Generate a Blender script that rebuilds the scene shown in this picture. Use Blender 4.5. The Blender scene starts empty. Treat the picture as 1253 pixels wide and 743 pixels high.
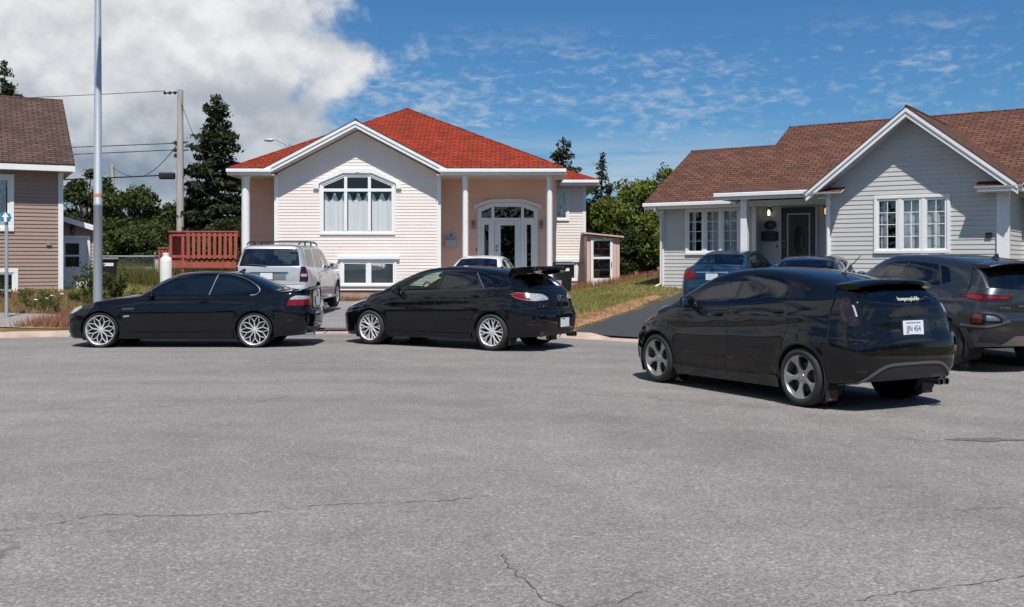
import bpy, bmesh, math, random
import numpy as np
from mathutils import Vector, Matrix, Euler
from mathutils.bvhtree import BVHTree
from mathutils.geometry import delaunay_2d_cdt
R = math.radians
sc = bpy.context.scene
COL = sc.collection
random.seed(7)
rng = np.random.default_rng(7)

# ------------------------------------------------------------------ objects
def mesh_from(name, verts, faces, mats=None, fmat=None, smooth=False, uvs=None):
    me = bpy.data.meshes.new(name)
    me.from_pydata([tuple(v) for v in verts], [], [tuple(f) for f in faces])
    if mats:
        for m in (mats if isinstance(mats, (list, tuple)) else [mats]):
            me.materials.append(m)
    if fmat is not None:
        me.polygons.foreach_set('material_index', list(fmat))
    if smooth:
        me.polygons.foreach_set('use_smooth', [True] * len(me.polygons))
    if uvs is not None:
        l = me.uv_layers.new(name='UVMap')
        l.data.foreach_set('uv', [c for uv in uvs for c in uv])
    me.update()
    return me

def link(name, me, parent=None):
    o = bpy.data.objects.new(name, me)
    COL.objects.link(o)
    if parent is not None:
        o.parent = parent
    return o

def empty(name, loc=(0, 0, 0), rz=0.0, ry=0.0):
    o = bpy.data.objects.new(name, None)
    COL.objects.link(o)
    o.location = loc
    o.rotation_euler = (0, ry, rz)
    o.empty_display_size = 0.2
    return o

def tag(o, label=None, cat=None, group=None, kind=None):
    if label: o['label'] = label
    if cat: o['category'] = cat
    if group: o['group'] = group
    if kind: o['kind'] = kind
    return o

class MB:
    """collects simple solids, builds ONE mesh"""
    def __init__(s):
        s.v = []; s.f = []; s.m = []; s.uv = []
    def add(s, vs, fs, mi=0, uv=None):
        b = len(s.v)
        s.v += [tuple(v) for v in vs]
        for f in fs:
            s.f.append(tuple(b + i for i in f)); s.m.append(mi)
        if uv is None:
            for f in fs: s.uv += [(vs[i][0] + vs[i][1], vs[i][2]) for i in f]
        else:
            for f in fs: s.uv += [uv[i] for i in f]
        return s
    def box(s, x0, x1, y0, y1, z0, z1, mi=0, M=None):
        vs = [Vector(p) for p in ((x0,y0,z0),(x1,y0,z0),(x1,y1,z0),(x0,y1,z0),(x0,y0,z1),(x1,y0,z1),(x1,y1,z1),(x0,y1,z1))]
        if M is not None: vs = [M @ v for v in vs]
        return s.add(vs, [(0,3,2,1),(4,5,6,7),(0,1,5,4),(1,2,6,5),(2,3,7,6),(3,0,4,7)], mi)
    def bbox(s, x0, x1, y0, y1, z0, z1, b=0.01, mi=0, M=None):
        """box with chamfered edges"""
        b = min(b, (x1-x0)/2.01, (y1-y0)/2.01, (z1-z0)/2.01)
        bm = bmesh.new()
        r = bmesh.ops.create_cube(bm, size=1.0)
        for v in bm.verts:
            v.co = Vector(((x0+x1)/2 + v.co.x*(x1-x0), (y0+y1)/2 + v.co.y*(y1-y0), (z0+z1)/2 + v.co.z*(z1-z0)))
        bmesh.ops.bevel(bm, geom=list(bm.edges), offset=b, segments=2, profile=0.5, affect='EDGES')
        vs = [v.co.copy() for v in bm.verts]
        if M is not None: vs = [M @ v for v in vs]
        fs = [[v.index for v in f.verts] for f in bm.faces]
        bm.free()
        return s.add(vs, fs, mi)
    def tube(s, pts, r, n=8, mi=0, caps=True):
        pts = [Vector(p) for p in pts]
        rs = r if isinstance(r, (list, tuple)) else [r] * len(pts)
        rings = []
        up = Vector((0.13, 0.21, 1)).normalized()
        prev = None
        for i, p in enumerate(pts):
            t = (pts[min(i+1, len(pts)-1)] - pts[max(i-1, 0)]).normalized()
            a = t.cross(up if abs(t.dot(up)) < 0.97 else Vector((1, 0, 0))).normalized() if prev is None else (prev - t * prev.dot(t)).normalized()
            prev = a
            c = t.cross(a)
            rings.append([p + (a * math.cos(k*2*math.pi/n) + c * math.sin(k*2*math.pi/n)) * rs[i] for k in range(n)])
        vs = [v for rg in rings for v in rg]
        fs = []
        for i in range(len(pts)-1):
            for k in range(n):
                fs.append((i*n+k, i*n+(k+1) % n, (i+1)*n+(k+1) % n, (i+1)*n+k))
        if caps:
            fs.append(tuple(range(n-1, -1, -1))); fs.append(tuple((len(pts)-1)*n+k for k in range(n)))
        return s.add(vs, fs, mi)
    def lathe(s, prof, n=24, axis='z', c=(0, 0, 0), mi=0, closed=False):
        """prof: (radius, height) list"""
        vs = []; fs = []
        for (r, h) in prof:
            for k in range(n):
                a = k*2*math.pi/n
                if axis == 'z': vs.append((c[0]+r*math.cos(a), c[1]+r*math.sin(a), c[2]+h))
                elif axis == 'y': vs.append((c[0]+r*math.cos(a), c[1]+h, c[2]+r*math.sin(a)))
                else: vs.append((c[0]+h, c[1]+r*math.cos(a), c[2]+r*math.sin(a)))
        m = len(prof)
        for i in range(m if closed else m-1):
            j = (i+1) % m
            for k in range(n):
                q = (i*n+k, i*n+(k+1) % n, j*n+(k+1) % n, j*n+k)
                fs.append(q if axis != 'y' else q[::-1])
        return s.add(vs, fs, mi)
    def prism(s, poly, axis, a0, a1, mi=0, M=None):
        """extrude a 2D polygon; axis 'y': poly in (x,z); 'x': (y,z); 'z': (x,y)"""
        def P(p, a):
            if axis == 'y': return (p[0], a, p[1])
            if axis == 'x': return (a, p[0], p[1])
            return (p[0], p[1], a)
        n = len(poly)
        vs = [Vector(P(p, a0)) for p in poly] + [Vector(P(p, a1)) for p in poly]
        if M is not None: vs = [M @ v for v in vs]
        fs = [tuple(range(n)), tuple(range(2*n-1, n-1, -1))]
        for i in range(n):
            j = (i+1) % n
            fs.append((i, n+i, n+j, j))
        return s.add(vs, fs, mi)
    def quad(s, a, b, c, d, mi=0, uv=None):
        return s.add([a, b, c, d], [(0, 1, 2, 3)], mi, uv)
    def build(s, name, mats, parent=None, smooth=False, sharp=35, recalc=False):
        me = mesh_from(name, s.v, s.f, mats, s.m, smooth, s.uv)
        if recalc:
            bm = bmesh.new(); bm.from_mesh(me)
            bmesh.ops.recalc_face_normals(bm, faces=bm.faces)
            bm.to_mesh(me); bm.free()
        if smooth:
            me.set_sharp_from_angle(angle=R(sharp))
        return link(name, me, parent)

# ------------------------------------------------------------------ materials
def new_mat(name):
    m = bpy.data.materials.new(name); m.use_nodes = True
    return m, m.node_tree.nodes, m.node_tree.links, m.node_tree.nodes['Principled BSDF']

def pmat(name, col, rough=0.5, metal=0.0, coat=0.0, spec=0.5, noise=0.0, nscale=6.0, bump=0.0, bscale=60.0, coatr=0.03, emit=None, stretch=None, dust=0.0):
    m, N, L, b = new_mat(name)
    b.inputs['Base Color'].default_value = (*col, 1)
    b.inputs['Roughness'].default_value = rough
    b.inputs['Metallic'].default_value = metal
    b.inputs['Specular IOR Level'].default_value = spec
    b.inputs['Coat Weight'].default_value = coat
    b.inputs['Coat Roughness'].default_value = coatr
    if emit:
        b.inputs['Emission Color'].default_value = (*emit[:3], 1)
        b.inputs['Emission Strength'].default_value = emit[3]
    tc = N.new('ShaderNodeTexCoord')
    src = tc.outputs['Object']
    if stretch:
        mp = N.new('ShaderNodeMapping'); mp.inputs['Scale'].default_value = stretch
        L.new(src, mp.inputs['Vector']); src = mp.outputs['Vector']
    if noise > 0:
        n = N.new('ShaderNodeTexNoise'); n.inputs['Scale'].default_value = nscale; n.inputs['Detail'].default_value = 6
        L.new(src, n.inputs['Vector'])
        mr = N.new('ShaderNodeMapRange'); mr.inputs[1].default_value = 0.3; mr.inputs[2].default_value = 0.7
        mr.inputs[3].default_value = 1 - noise; mr.inputs[4].default_value = 1 + noise
        L.new(n.outputs['Fac'], mr.inputs[0])
        mx = N.new('ShaderNodeVectorMath'); mx.operation = 'SCALE'
        mx.inputs[0].default_value = col
        L.new(mr.outputs[0], mx.inputs['Scale'])
        L.new(mx.outputs[0], b.inputs['Base Color'])
    if dust > 0:      # a film of road dust dulls the clear coat in patches
        nd = N.new('ShaderNodeTexNoise'); nd.inputs['Scale'].default_value = 2.3; nd.inputs['Detail'].default_value = 7; nd.inputs['Roughness'].default_value = 0.65
        L.new(src, nd.inputs['Vector'])
        md = N.new('ShaderNodeMapRange'); md.inputs[1].default_value = 0.42; md.inputs[2].default_value = 0.72; md.inputs[3].default_value = coatr; md.inputs[4].default_value = coatr+dust
        L.new(nd.outputs['Fac'], md.inputs[0]); L.new(md.outputs[0], b.inputs['Coat Roughness'])
        mc = N.new('ShaderNodeMapRange'); mc.inputs[1].default_value = 0.45; mc.inputs[2].default_value = 0.75; mc.inputs[3].default_value = 0.0; mc.inputs[4].default_value = dust*0.10
        L.new(nd.outputs['Fac'], mc.inputs[0])
        cm = N.new('ShaderNodeMix'); cm.data_type = 'RGBA'; cm.inputs['A'].default_value = (*col, 1); cm.inputs['B'].default_value = (0.30, 0.27, 0.23, 1)
        L.new(mc.outputs[0], cm.inputs['Factor']); L.new(cm.outputs['Result'], b.inputs['Base Color'])
    if bump > 0:
        n2 = N.new('ShaderNodeTexNoise'); n2.inputs['Scale'].default_value = bscale; n2.inputs['Detail'].default_value = 4
        L.new(src, n2.inputs['Vector'])
        bp = N.new('ShaderNodeBump'); bp.inputs['Strength'].default_value = bump; bp.inputs['Distance'].default_value = 0.01
        L.new(n2.outputs['Fac'], bp.inputs['Height'])
        L.new(bp.outputs['Normal'], b.inputs['Normal'])
    return m

def glass_mat(name, tint, refl=0.08, rough=0.0):
    """thin glazing: tinted see-through plus fresnel reflection"""
    m = bpy.data.materials.new(name); m.use_nodes = True
    N = m.node_tree.nodes; L = m.node_tree.links
    N.clear()
    out = N.new('ShaderNodeOutputMaterial')
    t = N.new('ShaderNodeBsdfTransparent'); t.inputs[0].default_value = (*tint, 1)
    g = N.new('ShaderNodeBsdfGlossy'); g.inputs['Roughness'].default_value = rough
    g.inputs['Color'].default_value = (0.95, 0.97, 1, 1)
    # Schlick's fresnel from the angle alone, the same from both sides of the sheet
    ge = N.new('ShaderNodeNewGeometry')
    dt = N.new('ShaderNodeVectorMath'); dt.operation = 'DOT_PRODUCT'
    L.new(ge.outputs['Incoming'], dt.inputs[0]); L.new(ge.outputs['Normal'], dt.inputs[1])
    ab = N.new('ShaderNodeMath'); ab.operation = 'ABSOLUTE'; L.new(dt.outputs['Value'], ab.inputs[0])
    om = N.new('ShaderNodeMath'); om.operation = 'SUBTRACT'; om.inputs[0].default_value = 1.0; om.use_clamp = True; L.new(ab.outputs[0], om.inputs[1])
    pw = N.new('ShaderNodeMath'); pw.operation = 'POWER'; pw.inputs[1].default_value = 5.0; L.new(om.outputs[0], pw.inputs[0])
    ad = N.new('ShaderNodeMath'); ad.operation = 'MULTIPLY_ADD'; ad.use_clamp = True
    ad.inputs[1].default_value = 1-refl; ad.inputs[2].default_value = refl
    L.new(pw.outputs[0], ad.inputs[0])
    mx = N.new('ShaderNodeMixShader')
    L.new(ad.outputs[0], mx.inputs[0]); L.new(t.outputs[0], mx.inputs[1]); L.new(g.outputs[0], mx.inputs[2])
    L.new(mx.outputs[0], out.inputs[0])
    return m

def text_mesh(body, size, depth=0.002, align='CENTER', spacing=1.0, xscale=1.0):
    """letters as a mesh in the local XY plane"""
    cu = bpy.data.curves.new('lettering', 'FONT')
    cu.body = body; cu.size = size; cu.extrude = depth; cu.align_x = align; cu.align_y = 'CENTER'
    cu.space_character = spacing; cu.resolution_u = 2
    o = bpy.data.objects.new('lettering', cu)
    COL.objects.link(o)
    dg = bpy.context.evaluated_depsgraph_get()
    me = bpy.data.meshes.new_from_object(o.evaluated_get(dg))
    vs = [Vector((v.co.x * xscale, v.co.y, v.co.z)) for v in me.vertices]
    fs = [tuple(p.vertices) for p in me.polygons]
    bpy.data.objects.remove(o); bpy.data.curves.remove(cu); bpy.data.meshes.remove(me)
    return vs, fs

def lettering(name, body, size, M, mat, parent, depth=0.0015, **k):
    vs, fs = text_mesh(body, size, depth, **k)
    mb = MB(); mb.add([M @ v for v in vs], fs)
    return mb.build(name, mat, parent)

def smooth_loop(pts, step=0.03, closed=True):
    """Catmull-Rom through 2D points; a third value 1 marks a hard corner"""
    n = len(pts); out = []
    P = [Vector((p[0], p[1])) for p in pts]
    hard = [len(p) > 2 and p[2] for p in pts]
    def tan(i):
        if closed: a, b = P[(i-1) % n], P[(i+1) % n]
        else: a, b = P[max(i-1, 0)], P[min(i+1, n-1)]
        return (b - a) * 0.5
    for i in range(n if closed else n-1):
        j = (i+1) % n
        d = P[j] - P[i]; l = d.length
        t0 = d if hard[i] else tan(i); t1 = d if hard[j] else tan(j)
        if t0.length > l: t0 = t0 * (l / t0.length)
        if t1.length > l: t1 = t1 * (l / t1.length)
        k = max(1, int(math.ceil(l / step)))
        for q in range(k):
            t = q / k
            out.append(P[i]*(2*t**3-3*t*t+1) + t0*(t**3-2*t*t+t) + P[j]*(-2*t**3+3*t*t) + t1*(t**3-t*t))
    if not closed: out.append(P[-1])
    return out

def in_poly(x, y, poly):
    c = False; j = len(poly)-1
    for i in range(len(poly)):
        xi, yi = poly[i]; xj, yj = poly[j]
        if (yi > y) != (yj > y) and x < (xj-xi)*(y-yi)/(yj-yi)+xi: c = not c
        j = i
    return c

def poly_dist(x, y, poly):
    p = Vector((x, y)); best = 1e9
    n = len(poly)
    for i in range(n):
        a = poly[i]; b = poly[(i+1) % n]; ab = b-a
        t = max(0, min(1, (p-a).dot(ab)/max(ab.length_squared, 1e-12)))
        best = min(best, (p-a-ab*t).length)
    return best

def inset_loop(poly, d):
    n = len(poly); out = []
    area = sum(poly[i].x*poly[(i+1) % n].y - poly[(i+1) % n].x*poly[i].y for i in range(n))
    sg = 1 if area > 0 else -1
    for i in range(n):
        a = (poly[i]-poly[i-1]); b = (poly[(i+1) % n]-poly[i])
        if a.length < 1e-9: a = b
        if b.length < 1e-9: b = a
        a = a.normalized(); b = b.normalized()
        na = Vector((-a.y, a.x))*sg; nb = Vector((-b.y, b.x))*sg
        m = na+nb
        m = m.normalized() if m.length > 1e-6 else na
        k = d / max(0.45, m.dot(na))
        out.append(poly[i]+m*k)
    return out
# ------------------------------------------------------------------ car toolkit
def I(tab, x):
    return float(np.interp(x, [p[0] for p in tab], [p[1] for p in tab]))

def crease(line, amp, wu, wd, ymin=0.55):
    """a pressed ridge along the body side: line is [(x, z)...]"""
    xs = [p[0] for p in line]; zs = [p[1] for p in line]
    def fn(G):
        X = G[:, :, 0]; Z = G[:, :, 2]
        d = Z-np.interp(X, xs, zs)
        f = np.where(d >= 0, np.clip(1-d/wu, 0, 1)**2, np.clip(1+d/wd, 0, 1)**2)
        e = np.clip((X-xs[0])/0.25, 0, 1)*np.clip((xs[-1]-X)/0.25, 0, 1)
        G[:, :, 1] += amp*f*e*(G[:, :, 1] > ymin)
        return G
    return fn

class Car:
    """A car body is one cubic B-spline skin; everything else is laid on that skin.
    Local axes: x runs from the nose (0) to the tail (L), y to the right side, z up. Left side is y<0."""
    def __init__(s, name, spec, label, cat='car', group=None):
        s.sp = spec; s.L = spec['L']; s.name = name
        s.root = empty(name)
        tag(s.root, label, cat, group)
        s.x0 = spec['fo'] + spec['wb']/2           # shift so that the empty sits between the axles
        s.cuts = []                                # window openings
        s.skin()

    # ---- control cage
    def cage(s):
        sp = s.sp; T = lambda k, x: I(sp[k], x)
        rows = []
        L = s.L; hatch = sp.get('hatch', False)
        def side(x, yf, xf):
            hw, hb, zl, zb, zw = T('hw', x), T('hb', x), T('low', x), T('belt', x), T('wz', x)
            c = [(0, zl), (hw*0.7, zl), (hw-0.07, zl+0.0), (hw-0.03, zl+0.07), (hw-0.010, zl+(zw-zl)*0.5), (hw, zw),
                 (hw-(hw-hb)*0.10, zw+(zb-zw)*0.20), (hw-(hw-hb)*0.22, zw+(zb-zw)*0.38), (hw*0.62+hb*0.38, zw+(zb-zw)*0.62), (hb, zb)]
            return [(xf(z), y*yf, z) for (y, z) in c], hw, hb, zb
        fp = lambda z: T('fprof', z); rp = lambda z: L - T('rprof', z)
        F = sp['front']; B = sp['rear']
        for (yf, dx) in F:
            xr = min(F[-1][1], dx)+fp(sp['belt'][0][1])
            col, hw, hb, zb = side(xr, yf, lambda z: fp(z)+dx)
            xc = sp['top'][0][0]+dx
            C = Vector((xc, 0, T('top', xc))); A = Vector(col[-1])
            for f, up in ((0.10, .012), (0.38, .014), (0.66, .010), (0.85, .003), (1, 0)):
                p = A.lerp(C, f); col.append((p.x, p.y, p.z+up*(1 if yf > 0.4 else yf*2)))
            rows.append(col)
        for x in sp['mid']:
            xx = x
            col, hw, hb, zb = side(x, 1.0, lambda z: xx)
            yr, zt, dr = T('rw', x), T('top', x), T('drop', x)
            xr = I(sp['rmap'], x) if 'rmap' in sp else x
            bow = T('bow', x) if 'bow' in sp else 0
            if 'rmap' in sp: zt = T('top', xr)
            zr = zt-dr
            col.append((x, hb-0.028, zb+0.02))
            bl = T('bulge', x) if 'bulge' in sp else 0.012
            col.append(((x+xr)/2, (hb-0.03)*0.5+yr*0.5+bl, (zb+zr)/2+0.008))
            col.append((xr, yr, zr))
            col.append((xr+bow*0.6, yr*0.62, zt-dr*0.28))
            col.append((xr+bow, 0, zt))
            rows.append(col)
        for (yf, dx) in reversed(B):
            xr = L - max(dx, 0) - 0.02
            col, hw, hb, zb = side(xr, yf, lambda z: rp(z)-dx)
            if hatch:
                zte = sp['top'][-1][1]; zre = zte-T('drop', L)
                rw = T('rw', L)
                zs = zb+0.03
                col.append((rp(zs)-dx, yf*(hb-0.02), zs))
                zm = (zb+zre)/2
                col.append((rp(zm)-dx*0.95, yf*((hb+rw)/2+0.005), zm))
                col.append((rp(zre)-dx*0.9, yf*rw, zre))
                col.append((rp(zte)-0.06-dx*0.8, yf*rw*0.62, zte-T('drop', L)*0.25))
                col.append((rp(zte)-0.10-dx*0.8, 0, zte))
            else:
                xc = sp['top'][-1][0]-dx
                C = Vector((xc, 0, T('top', xc))); A = Vector(col[-1])
                for f, up in ((0.08, .010), (0.36, .010), (0.66, .006), (0.85, .002), (1, 0)):
                    p = A.lerp(C, f); col.append((p.x, p.y, p.z+up*(1 if yf > 0.4 else yf*2)))
            rows.append(col)
        return np.array(rows, dtype=float)

    def skin(s):
        P = s.cage(); n, m, _ = P.shape
        mir = np.array([1, -1, 1.0])
        def ext(P):
            E = np.zeros((P.shape[0]+2, P.shape[1]+2, 3))
            E[1:-1, 1:-1] = P
            E[0, 1:-1] = P[1]*mir; E[-1, 1:-1] = P[-2]*mir
            E[:, 0] = E[:, 2]*mir; E[:, -1] = E[:, -3]*mir
            return E
        def basis(t):
            return np.array([(1-t)**3, 3*t**3-6*t**2+4, -3*t**3+3*t**2+3*t+1, t**3])/6
        for it in range(2):
            E = ext(P if it == 0 else Q)
            w = np.array([1, 4, 1])/6
            S = sum(w[a]*w[b]*E[a:a+n, b:b+m] for a in range(3) for b in range(3))
            Q = P.copy() if it == 0 else Q
            Q = Q+0.75*(P-S)
            Q[0, :, 1] = 0; Q[-1, :, 1] = 0; Q[:, 0, 1] = 0; Q[:, -1, 1] = 0
        E = ext(Q)
        res = s.sp.get('res', 0.026)
        def mat(P, k, cnt):
            rows = []
            for i in range(k-1):
                for q in range(cnt[i]):
                    r = np.zeros(k+2); r[i:i+4] = basis(q/cnt[i]); rows.append(r)
            r = np.zeros(k+2); r[k-2:k+2] = basis(1.0); rows.append(r)
            return np.array(rows)
        ul = np.linalg.norm(np.diff(P, axis=0), axis=2)[:, 2:10].max(axis=1)
        vl = np.median(np.linalg.norm(np.diff(P, axis=1), axis=2), axis=0)
        U = mat(P, n, [max(2, int(math.ceil(l/res))) for l in ul])
        V = mat(P, m, [max(2, int(math.ceil(l/res))) for l in vl])
        G = np.einsum('ia,abk,jb->ijk', U, E, V)
        nu, nv = G.shape[:2]
        # fender flare round each wheel opening
        sp = s.sp
        for xw in (sp['fo'], sp['fo']+sp['wb']):
            Ra = sp['arch']
            d = np.hypot(G[:, :, 0]-xw, G[:, :, 2]-sp['R'])
            f = sp.get('flare', 0.012)*np.exp(-((d-Ra)/0.07)**2)*(d > Ra*0.9)
            f = f*(G[:, :, 1] > 0.55)*(G[:, :, 2] < sp['R']+Ra+0.12)
            G[:, :, 1] += f
        for fn in sp.get('sculpt', []):
            G = fn(G)
        s.G = G
        # both halves, welded
        ids = {}; verts = []; faces = []
        def vid(p):
            k = (round(p[0], 4), round(p[1], 4), round(p[2], 4))
            if k not in ids: ids[k] = len(verts); verts.append(p)
            return ids[k]
        for sg in (1, -1):
            idx = np.empty((nu, nv), int)
            for i in range(nu):
                for j in range(nv):
                    p = G[i, j]; idx[i, j] = vid((p[0]-s.x0, p[1]*sg if abs(p[1]) > 1e-5 else 0.0, p[2]))
            for i in range(nu-1):
                for j in range(nv-1):
                    q = [idx[i, j], idx[i+1, j], idx[i+1, j+1], idx[i, j+1]]
                    if sg < 0: q.reverse()
                    q2 = [a for k, a in enumerate(q) if a != q[k-1]]
                    if len(set(q2)) >= 3 and len(set(q2)) == len(q2): faces.append(q2)
        me = mesh_from('skin', verts, faces)
        bm = bmesh.new(); bm.from_mesh(me)
        bmesh.ops.recalc_face_normals(bm, faces=bm.faces)
        bm.verts.ensure_lookup_table()
        s.V = [v.co.copy() for v in bm.verts]
        bm.normal_update()
        s.VN = [v.normal.copy() for v in bm.verts]
        s.F = [[v.index for v in f.verts] for f in bm.faces]
        # outward check
        k = max(range(len(s.V)), key=lambda i: s.V[i].z)
        if s.VN[k].z < 0:
            s.VN = [-v for v in s.VN]; s.F = [f[::-1] for f in s.F]
        bm.free(); bpy.data.meshes.remove(me)
        tris = []
        for f in s.F:
            tris.append((f[0], f[1], f[2]))
            if len(f) == 4: tris.append((f[0], f[2], f[3]))
        s.T = tris
        s.bvh = BVHTree.FromPolygons(s.V, tris)

    # ---- projection on the skin.  2D coordinates use the spec frame (x from the nose)
    def hit(s, axis, a, b, side):
        if axis == 'y': o = Vector((a-s.x0, side*3, b)); d = Vector((0, -side, 0))
        elif axis == 'x': o = Vector((4 if side > 0 else -4, a, b)); d = Vector((-side, 0, 0))
        elif axis in 'df':     # rear / front corner, seen along the diagonal; a runs round the corner, 0 at the corner itself
            k = 1 if axis == 'd' else -1
            c = Vector(((s.L-s.x0) if k > 0 else -s.x0, side*max(p[1] for p in s.sp['hw']), b))
            D = Vector((k*0.7071, side*0.7071, 0)); T = Vector((-k*0.7071, side*0.7071, 0))
            o = c+T*a+D*3; d = -D
        else: o = Vector((a-s.x0, b, 4)); d = Vector((0, 0, -1))
        loc, nor, idx, dist = s.bvh.ray_cast(o, d)
        if loc is None:
            q = o + d*(3-0.8 if axis == 'y' else 3.2 if axis in 'df' else 2.0)
            loc, nor, idx, dist = s.bvh.find_nearest(q)
        t = s.T[idx]
        A, B, C = (s.V[i] for i in t)
        v0 = B-A; v1 = C-A; v2 = loc-A
        d00 = v0.dot(v0); d01 = v0.dot(v1); d11 = v1.dot(v1); d20 = v2.dot(v0); d21 = v2.dot(v1)
        den = d00*d11-d01*d01
        if abs(den) < 1e-14: return loc, nor
        v = (d11*d20-d01*d21)/den; w = (d00*d21-d01*d20)/den
        nn = (s.VN[t[0]]*(1-v-w)+s.VN[t[1]]*v+s.VN[t[2]]*w)
        if nn.length < 1e-6: nn = nor
        return loc, nn.normalized()

    def panel(s, name, poly, axis, side, off, mat, parent=None, step=0.035, skirt=None, smoothed=False, offs=None):
        """a closed outline laid on the skin, 'off' metres proud, with a turned-in edge"""
        loop = poly if smoothed else smooth_loop(poly, step)
        xs = [p.x for p in loop]; ys = [p.y for p in loop]
        pts = [Vector((p.x, p.y)) for p in loop]
        nb = len(pts)
        x = min(xs)+step*0.5
        while x < max(xs):
            y = min(ys)+step*0.5
            while y < max(ys):
                if in_poly(x, y, loop) and poly_dist(x, y, loop) > step*0.5: pts.append(Vector((x, y)))
                y += step
            x += step
        r = delaunay_2d_cdt(pts, [(i, (i+1) % nb) for i in range(nb)], [], 1, 1e-6)
        v2, e2, f2 = r[0], r[1], r[2]
        V = []; NN = []
        for p in v2:
            l, n = s.hit(axis, p.x, p.y, side)
            o = off if offs is None else offs(p.x, p.y)
            V.append(l+n*o); NN.append(n)
        F = []
        for f in f2:
            f = list(f)
            fn = (V[f[1]]-V[f[0]]).cross(V[f[2]]-V[f[0]])
            if fn.dot(NN[f[0]]+NN[f[1]]+NN[f[2]]) < 0: f.reverse()
            F.append(f)
        # skirt
        cnt = {}
        for f in F:
            for i in range(len(f)):
                a, b = f[i], f[(i+1) % len(f)]
                cnt[(a, b)] = 1
        bd = [(a, b) for (a, b) in cnt if (b, a) not in cnt]
        nv = len(V); sk = skirt if skirt is not None else (off if offs is None else 0.02)+0.004
        mp = {}
        NS = list(NN)
        def low(i):
            if i not in mp:
                mp[i] = len(V); V.append(V[i]-NN[i]*sk); NS.append(NN[i])
            return mp[i]
        for (a, b) in bd: F.append([b, a, low(a), low(b)])
        me = mesh_from(name, V, F, mat, None, True)
        me.normals_split_custom_set_from_vertices([tuple(n) for n in NS])
        o = link(name, me, parent or s.root)
        if name in ('door', 'bonnet', 'tailgate', 'boot_lid'):      # shut line round the panel
            s.ribbon('shut_line', poly, axis, side, .010, off*0.6, CM['dark'], o, closed=True)
        return o

    def ribbon(s, name, path, axis, side, width, off, mat, parent=None, closed=False, step=0.03, taper=False):
        pts = smooth_loop(path, step, closed)
        n = len(pts); V = []; NN = []; F = []
        for i in range(n):
            a = pts[i-1] if (closed or i > 0) else pts[i]; b = pts[(i+1) % n] if (closed or i < n-1) else pts[i]
            t = b-a
            t = t.normalized() if t.length > 1e-9 else Vector((1, 0))
            nn = Vector((-t.y, t.x))
            w = width/2
            if taper: w *= math.sin(math.pi*(0.04+0.92*i/(n-1)))**0.5
            ls = []
            for k in (-1, 1):
                p = pts[i]+nn*w*k
                l, no = s.hit(axis, p.x, p.y, side); ls.append((l, no))
            for l, no in ls: V.append(l+no*off); NN.append(no)
            for l, no in ls: V.append(l-no*0.004); NN.append(no)
        m = n if closed else n-1
        for i in range(m):
            a = 4*i; b = 4*((i+1) % n)
            for q in ((a, b, b+1, a+1), (a+1, b+1, b+3, a+3), (a+2, b+2, b, a)):
                q = list(q)
                F.append(q)
        me = mesh_from(name, V, F, mat, None, True)
        bm = bmesh.new(); bm.from_mesh(me)
        f0 = bm.faces[:] 
        bm.normal_update()
        bm.faces.ensure_lookup_table()
        if bm.faces[0].normal.dot(NN[0]) < 0:
            bmesh.ops.reverse_faces(bm, faces=bm.faces)
        bm.to_mesh(me); bm.free()
        me.set_sharp_from_angle(angle=R(40))
        return link(name, me, parent or s.root)

    def window(s, name, poly, axis, side, glass, frit, parent=None, off=0.003, border=0.028, step=0.04):
        loop = smooth_loop(poly, step*0.7)
        s.cuts.append((axis, side, inset_loop(loop, border*0.55)))
        g = s.panel(name, loop, axis, side, off, glass, parent, step, skirt=0.001, smoothed=True)
        inn = inset_loop(loop, border)
        V = []; F = []; n = len(loop)
        for A in (loop, inn):
            for p in A:
                l, no = s.hit(axis, p.x, p.y, side); V.append(l+no*(off-0.0018))
        for i in range(n): F.append((i, (i+1) % n, n+(i+1) % n, n+i))
        me = mesh_from('window_seal', V, F, frit, None, True)
        link('window_seal', me, g)
        return g

    def build_body(s, paint, dark, liner_w=0.30):
        sp = s.sp; Ra = sp['arch']
        V = [v.copy() for v in s.V]
        keep = []
        centers = [(sp['fo']-s.x0, sp['R']), (sp['fo']+sp['wb']-s.x0, sp['R'])]
        hwm = max(p[1] for p in sp['hw'])
        def inside(v):
            if abs(v.y) < hwm-0.34 or v.z > sp['R']+Ra+0.05: return None
            for k, (cx, cz) in enumerate(centers):
                if math.hypot(v.x-cx, v.z-cz) < Ra: return k
            return None
        ins = [inside(v) for v in V]
        move = set()
        cutb = []
        for (axis, side, loop) in s.cuts:
            xs = [p.x for p in loop]; ys = [p.y for p in loop]
            cutb.append((axis, side, loop, min(xs), max(xs), min(ys), max(ys)))
        for f in s.F:
            k = [ins[i] for i in f]
            if all(a is not None for a in k): continue
            c = sum((s.V[i] for i in f), Vector())/len(f)
            n = s.VN[f[0]]
            drop = False
            for (axis, side, loop, xa, xb, ya, yb) in cutb:
                if axis == 'y':
                    if c.y*side < 0.2: continue
                    a, b = c.x+s.x0, c.z
                elif axis == 'x':
                    if n.x*side < 0.15: continue
                    a, b = c.y, c.z
                else:
                    if n.z < 0.1: continue
                    a, b = c.x+s.x0, c.y
                if a < xa or a > xb or b < ya or b > yb: continue
                if in_poly(a, b, loop): drop = True; break
            if drop: continue
            keep.append(f)
            for i, a in zip(f, k):
                if a is not None: move.add((i, a))
        for i, a in move:
            cx, cz = centers[a]; v = V[i]
            d = math.hypot(v.x-cx, v.z-cz)
            if d > 1e-6:
                v.x = cx+(v.x-cx)*Ra/d; v.z = cz+(v.z-cz)*Ra/d
        used = {}
        vs = []; fs = []
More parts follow.
